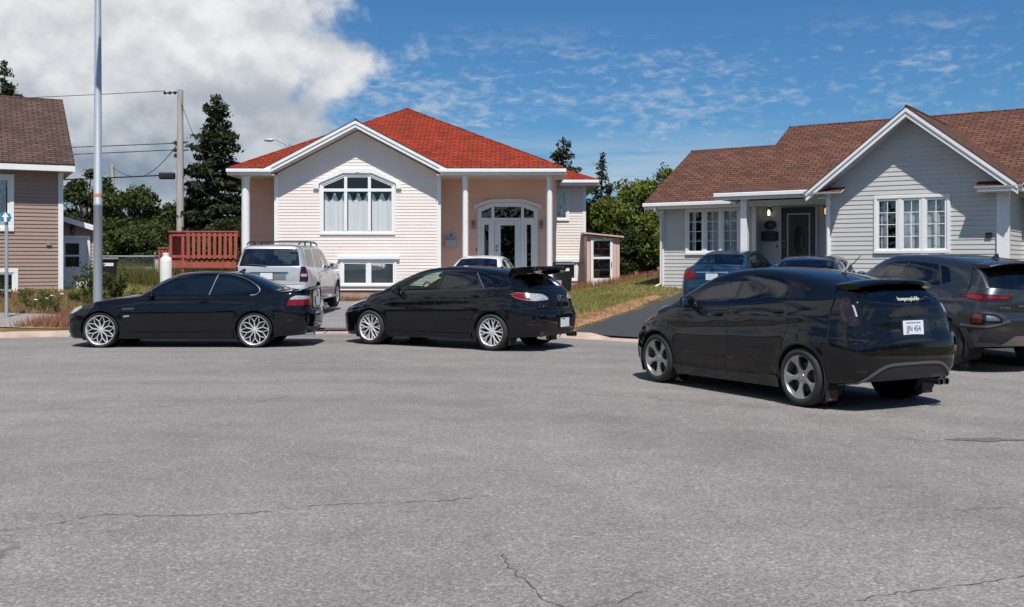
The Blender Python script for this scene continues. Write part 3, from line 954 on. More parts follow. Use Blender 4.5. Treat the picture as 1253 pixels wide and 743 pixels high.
# ------------------------------------------------------------------ black hatchback with a large wing
def build_hatch():
    sp = dict(L=4.49, fo=0.93, wb=2.64, R=0.322, tw=0.225, rim=0.240, arch=0.355, flare=0.014, hatch=True, spin=(0.3, 1.45), inset=.004, sculpt=[crease([(1.2,.82),(2.3,.872),(3.3,.92),(4.1,.965)],.010,.03,.12), crease([(1.2,.40),(2.4,.43),(3.3,.50)],.008,.12,.03)],
        front=[(0, 0), (0.45, .03), (0.75, .13), (0.92, .32), (1.0, .62)], rear=[(0, 0), (0.5, .025), (0.8, .10), (0.95, .24), (1.0, .50)],
        fprof=[(.16, .04), (.30, .0), (.55, .0), (.70, .08), (.8, .2)],
        rprof=[(.18, .12), (.30, .03), (.50, .0), (.66, .0), (.71, .05), (.85, .07), (1.0, .12), (1.08, .19), (1.2, .32), (1.36, .48), (1.5, .52)],
        top=[(.08, .70), (.25, .78), (.55, .89), (.85, .96), (1.08, 1.01), (1.5, 1.23), (1.9, 1.385), (2.15, 1.432), (2.5, 1.455), (2.9, 1.446), (3.4, 1.405), (3.9, 1.325)],
        belt=[(0, .655), (.25, .72), (.5, .79), (.93, .875), (1.3, .93), (2.0, .97), (2.8, 1.005), (3.5, 1.05), (4.0, 1.065), (4.49, 1.05)],
        hw=[(0, .82), (.4, .85), (.7, .882), (.93, .892), (1.3, .870), (2.0, .868), (3.0, .870), (3.4, .884), (3.57, .888), (4.0, .87), (4.49, .83)],
        hb=[(0, .74), (.5, .77), (.93, .79), (1.3, .80), (2.5, .805), (3.3, .79), (3.9, .755), (4.49, .70)],
        wz=[(0, .50), (.93, .62), (1.6, .62), (3.0, .66), (3.6, .72), (4.49, .62)],
        low=[(0, .15), (.5, .17), (1.3, .17), (3.2, .18), (4.0, .22), (4.49, .27)],
        rw=[(.5, .60), (1.08, .72), (1.5, .655), (1.9, .60), (2.5, .585), (3.3, .565), (3.9, .54), (4.49, .53)],
        drop=[(.5, .03), (1.08, .03), (1.9, .05), (2.5, .06), (3.4, .065), (4.49, .055)],
        bow=[(.7, 0), (1.08, -.16), (1.9, -.10), (2.3, 0), (3.9, .0)],
        rmap=[(0, 0), (3.3, 3.3), (3.98, 3.72)], 
        mid=[.78, .93, 1.08, 1.2, 1.35, 1.6, 1.85, 1.97, 2.2, 2.5, 2.9, 3.3, 3.57, 3.8, 3.98])
    c = Car('hot_hatchback', sp, 'black hatchback with a big roof wing and silver split-spoke wheels before the red-roofed house', 'car')
    P = CM['black']
    for sg in (-1, 1):
        d = c.panel('door', [(1.38, .30, 1), (2.36, .30, 1), (2.40, .60), (2.36, .965, 1), (1.95, .948), (1.36, .915, 1), (1.31, .60)], 'y', sg, .0035, P, step=.05)
        handle(c, 2.14, .885, sg, P, d)
        d2 = c.panel('door', [(2.375, .30, 1), (3.10, .30), (3.22, .44), (3.32, .66), (3.40, .85), (3.38, 1.025, 1), (2.9, .99), (2.375, .966, 1), (2.415, .60)], 'y', sg, .0035, P, step=.05)
        handle(c, 3.14, .930, sg, P, d2)
        c.window('side_window', [(1.46, .965, 1), (1.80, 1.175), (2.05, 1.305), (2.30, 1.365), (2.43, 1.376, 1), (2.38, .995, 1), (2.0, .982)], 'y', sg, CM['g_mid'], CM['gloss'], d)
        c.window('side_window', [(2.42, .998, 1), (2.47, 1.378, 1), (2.8, 1.370), (3.09, 1.338, 1), (3.34, 1.045, 1), (2.9, 1.015)], 'y', sg, CM['g_vdark'], CM['gloss'], d2)
        c.window('quarter_window', [(3.38, 1.055, 1), (3.15, 1.328, 1), (3.38, 1.285), (3.58, 1.205), (3.63, 1.14), (3.55, 1.075)], 'y', sg, CM['g_vdark'], CM['gloss'])
        c.ribbon('pillar_strip', [(3.355, 1.055), (3.12, 1.33)], 'y', sg, .014, .006, CM['strip'])
        c.ribbon('side_sill', [(1.33, .225), (2.9, .235), (3.16, .25)], 'y', sg, .09, .02, P)
        c.ribbon('swage_line', [(1.40, .835), (2.3, .872), (3.3, .915), (3.95, .955)], 'y', sg, .02, .007, P, taper=True)
        c.panel('headlight', [(-.22, .665), (-.20, .72, 1), (.0, .775), (.20, .83), (.42, .885, 1), (.36, .80), (.16, .705), (-.08, .655)], 'f', sg, .005, CM['clear'], step=.03)
        t = c.panel('tail_light', [(.34, .955), (.27, .995), (.14, .992), (-.02, .985), (-.20, .965), (-.30, .915), (-.315, .875, 1), (-.16, .865), (.02, .862), (.20, .89)], 'd', sg, .008, CM['clear'], step=.025)
        c.panel('red_lens', [(.335, .955), (.27, .989), (.11, .985, 1), (.03, .87, 1), (.20, .896)], 'd', sg, .012, CM['red'], t, step=.02)
        c.ribbon('bumper_seam', [(.40, .70), (.10, .735), (-.30, .725)], 'd', sg, .008, .001, CM['dark'])
        c.panel('reflector', [(sg*.60, .445), (sg*.80, .455), (sg*.80, .475), (sg*.60, .468)], 'x', 1, .004, CM['redd'], step=.02)
        mirror(c, 1.56, 1.0, .80, P, sg, .14, .21, .13)
        mudflap(c, .93, sg, CM['dark'], .16, .13, .36)
        mudflap(c, 3.57, sg, CM['trim'], .22, .10, .44)
        pipe(c, 4.30, sg*.52, .245, .045, .17)
    c.window('windshield', [(1.10, -.64, 1), (1.02, 0), (1.10, .64, 1), (1.86, .555, 1), (1.80, 0), (1.86, -.555, 1)], 'z', 1, CM['g_mid'], CM['gloss'], step=.05)
    c.window('rear_window', [(-.60, 1.07, 1), (-.50, 1.265, 1), (.50, 1.265, 1), (.60, 1.07, 1), (0, 1.05)], 'x', 1, CM['g_vdark'], CM['gloss'], step=.05)
    st = c.panel('window_sticker', [(.20, 1.10, 1), (.10, 1.22, 1), (.22, 1.22, 1), (.30, 1.10, 1)], 'x', 1, .007, CM['sticker'])
    c.panel('window_sticker', [(.24, 1.085, 1), (.26, 1.105, 1), (.38, 1.105, 1), (.38, 1.085, 1)], 'x', 1, .007, CM['stickerred'])
    c.panel('bonnet', [(.42, -.50, 1), (.30, 0), (.42, .50, 1), (.80, .62), (1.05, .68, 1), (.98, 0), (1.05, -.68, 1), (.80, -.62)], 'z', 1, .004, P, step=.05)
    c.panel('tailgate', [(-.66, .70, 1), (-.69, .86), (-.66, 1.02, 1), (0, 1.03), (.66, 1.02, 1), (.69, .86), (.66, .70, 1), (0, .68)], 'x', 1, .004, P, step=.05)
    # roof wing on two end plates
    w = MB(); v = []; f = []; N = 18
    prof = [(-.52, .0), (-.30, .022), (-.05, .030), (.05, .030), (.075, .008), (.06, -.03), (-.05, -.035), (-.25, -.035)]
    for i in range(N+1):
        y = -.60+1.20*i/N; e = (abs(y)/.60)**4
        for (dx, dz) in prof: v.append((4.22+dx*(1-.25*e)-.05*e-c.x0, y, 1.418+dz*(1+.6*e)-.030*e))
    k = len(prof)
    for i in range(N):
        for q in range(k): f.append((i*k+q, (i+1)*k+q, (i+1)*k+(q+1) % k, i*k+(q+1) % k))
    f += [tuple(range(k)), tuple(N*k+q for q in range(k-1, -1, -1))]
    w.add(v, f)
    wing = w.build('roof_wing', P, c.root, smooth=True, sharp=45, recalc=True)
    for sg in (-1, 1):
        e = MB()
        e.prism([(4.27-c.x0, 1.44), (4.24-c.x0, 1.385), (4.08-c.x0, 1.315), (3.86-c.x0, 1.285), (3.74-c.x0, 1.33), (3.80-c.x0, 1.41)], 'y', sg*.56-.015, sg*.56+.015)
        e.build('wing_end_plate', P, wing, recalc=True)
    plate(c, .05, .475, text='', out=.01, top='')
    q = c.panel('plate_print', [(-.07, .495, 1), (-.07, .545, 1), (.17, .545, 1), (.17, .495, 1)], 'x', 1, .020, CM['plateblue'], step=.03)
    c.panel('diffuser', [(-.62, .27, 1), (-.60, .36, 1), (.60, .36, 1), (.62, .27, 1)], 'x', 1, .004, CM['trim'])
    l, n = c.hit('x', 0, .88, 1)
    BM = lambda y, z, o=.006: Matrix.Translation(c.hit('x', y, z, 1)[0]+Vector((o, 0, 0))) @ Matrix(((0, 0, 1, 0), (1, 0, 0, 0), (0, 1, 0, 0), (0, 0, 0, 1)))
    lettering('badge_lettering', 'mazdaspeed', .058, BM(-.40, .775, .012), CM['chrome'], c.root, .006, spacing=1.05)
    lettering('badge_lettering', '3', .07, BM(-.19, .78, .012), CM['chrome'], c.root, .006)
    em = MB()
    M = BM(0, .90, .012)
    em.tube([M @ Vector((.055*math.cos(a*.3142), .043*math.sin(a*.3142), .01)) for a in range(21)], .007, 6, caps=False)
    em.tube([M @ Vector(p) for p in ((-.05, .012, .01), (-.025, .016, .01), (0, -.012, .01), (.025, .016, .01), (.05, .012, .01))], .006, 6)
    em.build('emblem', CM['chrome'], c.root, smooth=True)
    antenna(c, 3.25, 1.44, .24, 40)
    cabin(c, 2.30, 3.22, .66, .46, dict(dash=1.72, z=.98, mx=1.95, mz=1.27), CM['seat'])
    c.build_body(P, CM['dark'])
    c.wheels(rim_split_five, CM)
    return c
# ------------------------------------------------------------------ small black five-door hatchback, nearest the camera
def yz(c, y, z, o=.006):
    return Matrix.Translation(c.hit('x', y, z, 1)[0]+Vector((o, 0, 0))) @ Matrix(((0, 0, 1, 0), (1, 0, 0, 0), (0, 1, 0, 0), (0, 0, 0, 1)))

def build_small():
    sp = dict(L=4.07, fo=0.82, wb=2.49, R=0.308, tw=0.205, rim=0.228, arch=0.338, flare=0.014, hatch=True, spin=(1.57, 1.75), inset=.004, res=.019,
        sculpt=[crease([(.95,.79),(1.8,.845),(2.8,.905),(3.6,.965)],.019,.040,.13), crease([(1.15,.36),(2.0,.37),(2.9,.43)],.016,.14,.035),
                crease([(.75,.80),(1.1,.80),(1.45,.79)],.006,.02,.08)],
        front=[(0, 0), (0.45, .03), (0.75, .12), (0.92, .29), (1.0, .56)], rear=[(0, 0), (0.5, .015), (0.84, .06), (0.97, .16), (1.0, .36)],
        fprof=[(.16, .03), (.30, .0), (.55, .01), (.70, .09), (.8, .2)],
        rprof=[(.20, .14), (.30, .05), (.44, .0), (.70, .0), (.755, .055), (.85, .06), (1.0, .075), (1.10, .12), (1.2, .19), (1.36, .30), (1.5, .34)],
        top=[(.07, .72), (.25, .81), (.50, .90), (.75, .965), (.95, 1.015), (1.35, 1.23), (1.70, 1.375), (1.95, 1.42), (2.3, 1.443), (2.7, 1.420), (3.1, 1.370), (3.6, 1.285)],
        belt=[(0, .68), (.25, .76), (.5, .83), (.82, .905), (1.15, .955), (1.8, .99), (2.5, 1.030), (3.1, 1.09), (3.6, 1.11), (4.07, 1.085)],
        hw=[(0, .79), (.4, .82), (.62, .848), (.82, .858), (1.2, .842), (1.8, .842), (2.8, .845), (3.15, .862), (3.31, .866), (3.6, .845), (4.07, .775)],
        hb=[(0, .71), (.5, .74), (.82, .755), (1.2, .77), (2.3, .775), (3.0, .76), (3.5, .725), (4.07, .67)],
        wz=[(0, .50), (.82, .62), (1.4, .60), (2.7, .66), (3.3, .72), (4.07, .62)],
        low=[(0, .15), (.5, .17), (1.2, .17), (2.9, .18), (3.6, .24), (4.07, .32)],
        rw=[(.4, .56), (.95, .68), (1.35, .625), (1.7, .575), (2.3, .56), (3.1, .535), (3.6, .51), (4.07, .50)],
        drop=[(.4, .03), (.95, .03), (1.7, .05), (2.3, .06), (3.1, .065), (4.07, .055)],
        bow=[(.6, 0), (.95, -.15), (1.7, -.10), (2.1, 0), (3.6, .0)],
        rmap=[(0, 0), (3.0, 3.0), (3.66, 3.50)],
        mid=[.70, .82, .95, 1.06, 1.2, 1.45, 1.68, 1.80, 2.0, 2.3, 2.65, 3.0, 3.31, 3.5, 3.66])
    c = Car('small_hatchback', sp, 'small black five-door hatchback with five-spoke wheels and red-tipped mud flaps, nearest the camera', 'car')
    P = CM['black']
    for sg in (-1, 1):
        d = c.panel('door', [(1.20, .30, 1), (2.10, .30, 1), (2.14, .60), (2.10, .995, 1), (1.7, .975), (1.18, .945, 1), (1.14, .60)], 'y', sg, .0035, P, step=.05)
        handle(c, 1.88, .895, sg, P, d, slope=.01)
        d2 = c.panel('door', [(2.115, .30, 1), (2.84, .30), (2.96, .44), (3.06, .66), (3.12, .86), (3.06, 1.055, 1), (2.6, 1.02), (2.115, .998, 1), (2.155, .60)], 'y', sg, .0035, P, step=.05)
        handle(c, 2.86, .955, sg, P, d2, slope=.012)
        c.window('side_window', [(1.33, .985, 1), (1.60, 1.17), (1.85, 1.295), (2.06, 1.345), (2.19, 1.355, 1), (2.13, 1.02, 1), (1.8, 1.003)], 'y', sg, CM['g_dark'], CM['gloss'], d)
        c.window('side_window', [(2.17, 1.028, 1), (2.235, 1.352, 1), (2.5, 1.345), (2.80, 1.308, 1), (2.91, 1.22), (2.97, 1.092, 1), (2.6, 1.055)], 'y', sg, CM['g_vdark'], CM['gloss'], d2)
        q = c.panel('quarter_panel', [(3.01, 1.105, 1), (2.95, 1.225), (2.86, 1.298, 1), (3.04, 1.245), (3.20, 1.165), (3.22, 1.13)], 'y', sg, .003, CM['gloss'])
        c.ribbon('side_skirt', [(1.15, .20), (2.0, .205), (2.98, .235)], 'y', sg, .12, .030, P)
        c.ribbon('skirt_edge', [(1.2, .265), (2.0, .262), (2.98, .295)], 'y', sg, .014, .034, CM['satin'] if False else P)
        c.panel('headlight', [(-.18, .70), (-.14, .755, 1), (.05, .82), (.22, .885), (.42, .945, 1), (.36, .87), (.18, .765), (-.04, .69)], 'f', sg, .005, CM['clear'], step=.03)
        c.panel('fog_lamp_grille', [(-.18, .26, 1), (-.14, .42), (.08, .42), (.12, .28)], 'f', sg, .003, CM['dark'], step=.03)
        # tall lamp on the rear corner
        t = c.panel('tail_light', [(.10, 1.13, 1), (.13, 1.05), (.12, .96), (.07, .88), (.01, .85, 1), (-.04, .87), (-.035, .95), (.01, 1.05), (.045, 1.13, 1)], 'd', sg, .010, CM['smoke'], step=.025)
        c.panel('clear_lens', [(.0, 1.01), (.018, 1.06), (.0, 1.06), (-.02, 1.0), (-.03, .95), (-.015, .95)], 'd', sg, .014, CM['clear'], t, step=.02)
        c.ribbon('bumper_seam', [(.46, .68), (.20, .735), (-.15, .715), (-.40, .70)], 'd', sg, .009, .001, CM['dark'])
        c.panel('reflector', [(sg*.62, .40), (sg*.72, .405), (sg*.72, .425), (sg*.62, .42)], 'x', 1, .004, CM['redd'], step=.02)
        mirror(c, 1.44, 1.02, .78, P, sg, .13, .21, .14)
        mudflap(c, .82, sg, CM['dark'], .16, .11, .36, True)
        mudflap(c, 3.31, sg, CM['trim'], .17, .085, .42, True)
    c.window('windshield', [(.99, -.60, 1), (.91, 0), (.99, .60, 1), (1.66, .53, 1), (1.60, 0), (1.66, -.53, 1)], 'z', 1, CM['g_mid'], CM['gloss'], step=.05)
    c.window('rear_window', [(-.56, 1.07, 1), (-.46, 1.245, 1), (.46, 1.245, 1), (.56, 1.07, 1), (0, 1.045)], 'x', 1, CM['g_vdark'], CM['gloss'], step=.05)
    lettering('window_lettering', 'lowpeoplelife', .062, yz(c, .03, 1.12, .02) @ Matrix.Rotation(R(-28), 4, 'X'), CM['sticker'], c.root, .001)
    wp = MB(); a = c.hit('x', .12, 1.085, 1)[0]; b = c.hit('x', .42, 1.10, 1)[0]
    wp.tube([a+Vector((.03, 0, 0)), (a+b)/2+Vector((.04, 0, .045)), b+Vector((.03, 0, .0))], .009, 6); wp.build('rear_wiper', CM['trim'], c.root, smooth=True)
    c.panel('bonnet', [(.38, -.46, 1), (.26, 0), (.38, .46, 1), (.70, .58), (.93, .64, 1), (.87, 0), (.93, -.64, 1), (.70, -.58)], 'z', 1, .004, P, step=.05)
    c.panel('tailgate', [(-.60, .70, 1), (-.64, .86), (-.62, 1.02, 1), (0, 1.02), (.62, 1.02, 1), (.64, .86), (.60, .70, 1), (0, .69)], 'x', 1, .005, P, step=.05)
    w = MB(); v = []; f = []; N = 18
    prof = [(-.34, .01), (-.15, .022), (.03, .012), (.055, -.005), (.03, -.03), (-.2, -.045)]
    for i in range(N+1):
        y = -.545+1.09*i/N; e = (abs(y)/.545)**3
        for (dx, dz) in prof: v.append((3.86+dx*(1-.15*e)-.07*e-c.x0, y, 1.300+dz-.05*e))
    k = len(prof)
    for i in range(N):
        for q in range(k): f.append((i*k+q, (i+1)*k+q, (i+1)*k+(q+1) % k, i*k+(q+1) % k))
    f += [tuple(range(k)), tuple(N*k+q for q in range(k-1, -1, -1))]
    w.add(v, f); w.build('roof_spoiler', P, c.root, smooth=True, sharp=40, recalc=True)
    plate(c, .02, .825, text='JJN 454', out=.008, slant=R(-4))
    c.panel('plate_recess', [(-.30, .73, 1), (-.27, .925, 1), (.27, .925, 1), (.30, .73, 1)], 'x', 1, .0065, CM['gloss'], step=.04)
    g = c.panel('garnish', [(-.32, .935, 1), (-.30, .955, 1), (.30, .955, 1), (.32, .935, 1)], 'x', 1, .02, P, step=.03)
    lettering('badge_lettering', 'ST', .055, yz(c, .43, .855, .014), CM['chrome'], c.root, .005)
    # lower valance with the pale swept edge
    c.panel('rear_valance', [(-.66, .27, 1), (-.50, .40), (-.36, .465, 1), (0, .475), (.36, .465, 1), (.50, .40), (.66, .27, 1), (0, .255)], 'x', 1, .005, CM['trim'], step=.04)
    c.ribbon('valance_trim', [(-.70, .27), (-.54, .395), (-.40, .462), (-.2, .476), (0, .478), (.2, .476), (.40, .462), (.54, .395), (.70, .27)], 'x', 1, .026, .014, CM['satin'], step=.04)
    pipe(c, 3.90, .50, .265, .036, .16); pipe(c, 3.90, .41, .265, .036, .16)
    antenna(c, 3.12, 1.42, .30, 38)
    cabin(c, 2.08, 2.92, .62, .46, dict(dash=1.55, z=.99, mx=1.75, mz=1.28), CM['seat'])
    c.build_body(P, CM['dark'])
    c.wheels(rim_five_wide, dict(CM, rim=CM['rimgrey']))
    return c

# ------------------------------------------------------------------ dark grey crossover
def build_crossover():
    sp = dict(L=4.17, fo=0.84, wb=2.60, R=0.335, tw=0.215, rim=0.228, arch=0.375, flare=0.022, hatch=True, inset=.004, res=.03,
        sculpt=[crease([(.9,.86),(2.0,.89),(3.2,.94),(3.9,.98)],.012,.03,.12), crease([(1.2,.52),(2.2,.54),(3.1,.62)],.012,.10,.03)],
        front=[(0, 0), (0.45, .02), (0.75, .09), (0.92, .24), (1.0, .50)], rear=[(0, 0), (0.5, .02), (0.8, .07), (0.95, .19), (1.0, .40)],
        fprof=[(.2, .05), (.35, .0), (.75, .0), (.9, .06), (1.0, .15)],
        rprof=[(.24, .12), (.40, .03), (.55, .0), (.72, .0), (.78, .04), (.95, .05), (1.05, .07), (1.15, .13), (1.3, .25), (1.48, .42), (1.6, .45)],
        top=[(.08, .90), (.3, .96), (.6, 1.01), (.9, 1.05), (1.0, 1.07), (1.3, 1.295), (1.6, 1.475), (1.85, 1.535), (2.4, 1.56), (2.8, 1.55), (3.2, 1.53), (3.7, 1.475)],
        belt=[(0, .84), (.3, .90), (.6, .94), (.84, .97), (1.2, 1.0), (2.0, 1.03), (2.8, 1.07), (3.3, 1.12), (3.7, 1.15), (4.17, 1.12)],
        hw=[(0, .84), (.4, .87), (.65, .895), (.84, .90), (1.2, .885), (2.0, .88), (3.0, .885), (3.3, .90), (3.44, .905), (3.8, .89), (4.17, .84)],
        hb=[(0, .76), (.5, .79), (.84, .80), (1.2, .81), (2.3, .815), (3.1, .80), (3.6, .765), (4.17, .71)],
        wz=[(0, .55), (.84, .72), (1.5, .70), (2.8, .74), (3.4, .80), (4.17, .70)],
        low=[(0, .20), (.5, .22), (1.2, .20), (3.0, .21), (3.7, .27), (4.17, .36)],
        rw=[(.5, .62), (1.02, .70), (1.4, .645), (1.75, .60), (2.4, .585), (3.2, .565), (3.7, .54), (4.17, .53)],
        drop=[(.5, .03), (1.02, .03), (1.75, .05), (2.4, .06), (3.2, .065), (4.17, .055)],
        bow=[(.6, 0), (1.02, -.14), (1.75, -.10), (2.1, 0), (3.7, 0)],
        rmap=[(0, 0), (3.1, 3.1), (3.72, 3.52)],
        mid=[.72, .84, 1.02, 1.12, 1.25, 1.5, 1.75, 1.86, 2.1, 2.4, 2.8, 3.1, 3.44, 3.6, 3.72])
    c = Car('crossover', sp, 'dark grey crossover with slim red tail lights, cut by the right edge of the photo', 'suv')
    P = CM['grey']
    for sg in (-1, 1):
        d = c.panel('door', [(1.25, .33, 1), (2.16, .33, 1), (2.2, .7), (2.16, 1.03, 1), (1.22, .99, 1), (1.2, .7)], 'y', sg, .0035, P, step=.06)
        handle(c, 1.96, .945, sg, P, d)
        d2 = c.panel('door', [(2.175, .33, 1), (2.90, .33), (3.02, .5), (3.14, .75), (3.2, .95), (3.14, 1.10, 1), (2.175, 1.035, 1), (2.215, .7)], 'y', sg, .0035, P, step=.06)
        handle(c, 2.94, .985, sg, P, d2)
        c.window('side_window', [(1.36, 1.035, 1), (1.58, 1.23), (1.80, 1.385), (2.24, 1.44, 1), (2.19, 1.065, 1)], 'y', sg, CM['g_dark'], CM['gloss'], d, step=.05)
        c.window('side_window', [(2.23, 1.068, 1), (2.285, 1.435, 1), (2.6, 1.435), (2.9, 1.415, 1), (3.12, 1.13, 1)], 'y', sg, CM['g_vdark'], CM['gloss'], d2, step=.05)
        c.window('quarter_window', [(3.16, 1.145, 1), (2.96, 1.405, 1), (3.14, 1.37), (3.30, 1.19, 1)], 'y', sg, CM['g_vdark'], CM['gloss'], step=.05)
        c.ribbon('sill_cladding', [(1.25, .28), (2.1, .28), (3.05, .30)], 'y', sg, .17, .016, CM['trim'])
        for xw, a0, a1 in ((.84, -8, 188), (3.44, -8, 196)):
            c.ribbon('arch_cladding', [(xw+.415*math.cos(R(a)), .335+.415*math.sin(R(a))) for a in np.linspace(a0, a1, 24)], 'y', sg, .075, .012, CM['trim'])
        c.panel('headlight', [(-.2, .62), (-.16, .76), (.08, .78), (.16, .68), (.05, .60)], 'f', sg, .005, CM['clear'])
        t = c.panel('tail_light', [(.36, 1.02, 1), (.26, 1.045), (.08, 1.055), (-.32, 1.035, 1), (-.31, .975, 1), (.0, .955), (.14, .965)], 'd', sg, .010, CM['redd'], step=.03)
        c.panel('red_lens', [(.28, 1.02, 1), (.06, 1.035), (.05, .99), (.16, .985)], 'd', sg, .013, CM['red'], t, step=.025)
        c.ribbon('red_lens', [(-.02, 1.012), (-.27, 1.008)], 'd', sg, .02, .013, CM['red'], t)
        b = c.panel('bumper_cladding', [(.34, .78), (.17, .83, 1), (-.10, .815), (-.24, .76), (-.26, .66, 1), (-.05, .59), (.20, .58), (.42, .62)], 'd', sg, .010, CM['trim'], step=.03)
        c.ribbon('cladding_trim', [(.30, .625), (.12, .622), (-.06, .632), (-.30, .70)], 'd', sg, .035, .018, CM['satin'], b)
        k = c.panel('lamp_cluster', [(.16, .80, 1), (-.10, .785), (-.21, .74), (-.21, .675, 1), (.0, .645), (.17, .65, 1)], 'd', sg, .020, CM['gloss'], b, step=.03)
        c.panel('amber_lens', [(.145, .785, 1), (.03, .775, 1), (.03, .665, 1), (.15, .665, 1)], 'd', sg, .025, CM['amber'], k, step=.025)
        c.panel('clear_lens', [(-.02, .765, 1), (-.12, .75), (-.17, .72), (-.17, .70, 1), (-.02, .70, 1)], 'd', sg, .025, CM['satin'], k, step=.025)
        c.ribbon('gate_seam', [(-.02, 1.06), (-.02, .90), (-.10, .80)], 'd', sg, .008, .001, CM['dark'])
        mirror(c, 1.50, 1.07, .82, P, sg, .14, .22, .15)
    c.panel('grille', [(-.55, .45, 1), (-.6, .78), (.6, .78), (.55, .45, 1)], 'x', -1, .005, CM['dark'])
    c.window('windshield', [(1.04, -.63, 1), (.96, 0), (1.04, .63, 1), (1.58, .56, 1), (1.52, 0), (1.58, -.56, 1)], 'z', 1, CM['g_mid'], CM['gloss'], step=.06)
    w = c.window('rear_window', [(-.62, 1.14, 1), (-.52, 1.40, 1), (.52, 1.40, 1), (.62, 1.14, 1), (0, 1.12)], 'x', 1, CM['g_vdark'], CM['gloss'], step=.05)
    c.ribbon('window_trim', [(-.52, 1.415), (-.56, 1.36), (-.645, 1.13)], 'x', 1, .016, .008, CM['satin'], w)
    c.panel('bonnet', [(.40, -.5, 1), (.26, 0), (.40, .5, 1), (.72, .62), (1.0, .66, 1), (.93, 0), (1.0, -.66, 1), (.72, -.62)], 'z', 1, .004, P, step=.06)
    c.panel('rear_cladding', [(-.80, .40, 1), (-.76, .56), (-.45, .56), (-.25, .64), (.25, .64), (.45, .56), (.76, .56), (.80, .40, 1)], 'x', 1, .008, CM['trim'], step=.05)
    c.panel('skid_plate', [(-.55, .37, 1), (-.36, .50, 1), (.36, .50, 1), (.55, .37, 1), (0, .36)], 'x', 1, .016, CM['satin'], step=.04)
    w = MB(); v = []; f = []; N = 14
    prof = [(-.32, .01), (-.1, .015), (.04, .0), (.05, -.015), (.0, -.035), (-.2, -.04)]
    for i in range(N+1):
        y = -.57+1.14*i/N; e = (abs(y)/.57)**3
        for (dx, dz) in prof: v.append((3.90+dx*(1-.15*e)-.06*e-c.x0, y, 1.49+dz-.05*e))
    k = len(prof)
    for i in range(N):
        for q in range(k): f.append((i*k+q, (i+1)*k+q, (i+1)*k+(q+1) % k, i*k+(q+1) % k))
    f += [tuple(range(k)), tuple(N*k+q for q in range(k-1, -1, -1))]
    w.add(v, f); w.build('roof_spoiler', P, c.root, smooth=True, sharp=40, recalc=True)
    lettering('badge_lettering', 'KONA', .055, yz(c, -.50, .875, .006), CM['chrome'], c.root, .004, spacing=1.25)
    c.ribbon('gate_trim', [(-.30, .90), (.30, .90)], 'x', 1, .03, .010, CM['satin'])
    plate(c, 0, .78, text='', out=.006)
    shark(c, 3.22, .16, .07, CM['gloss'])
    cabin(c, 2.14, 3.02, .66, .54, dict(dash=1.6, z=1.05, mx=1.82, mz=1.37), CM['seat'])
    c.build_body(P, CM['dark'])
    c.wheels(rim_five_plain, dict(CM, rim=CM['rimgrey']))
    return c

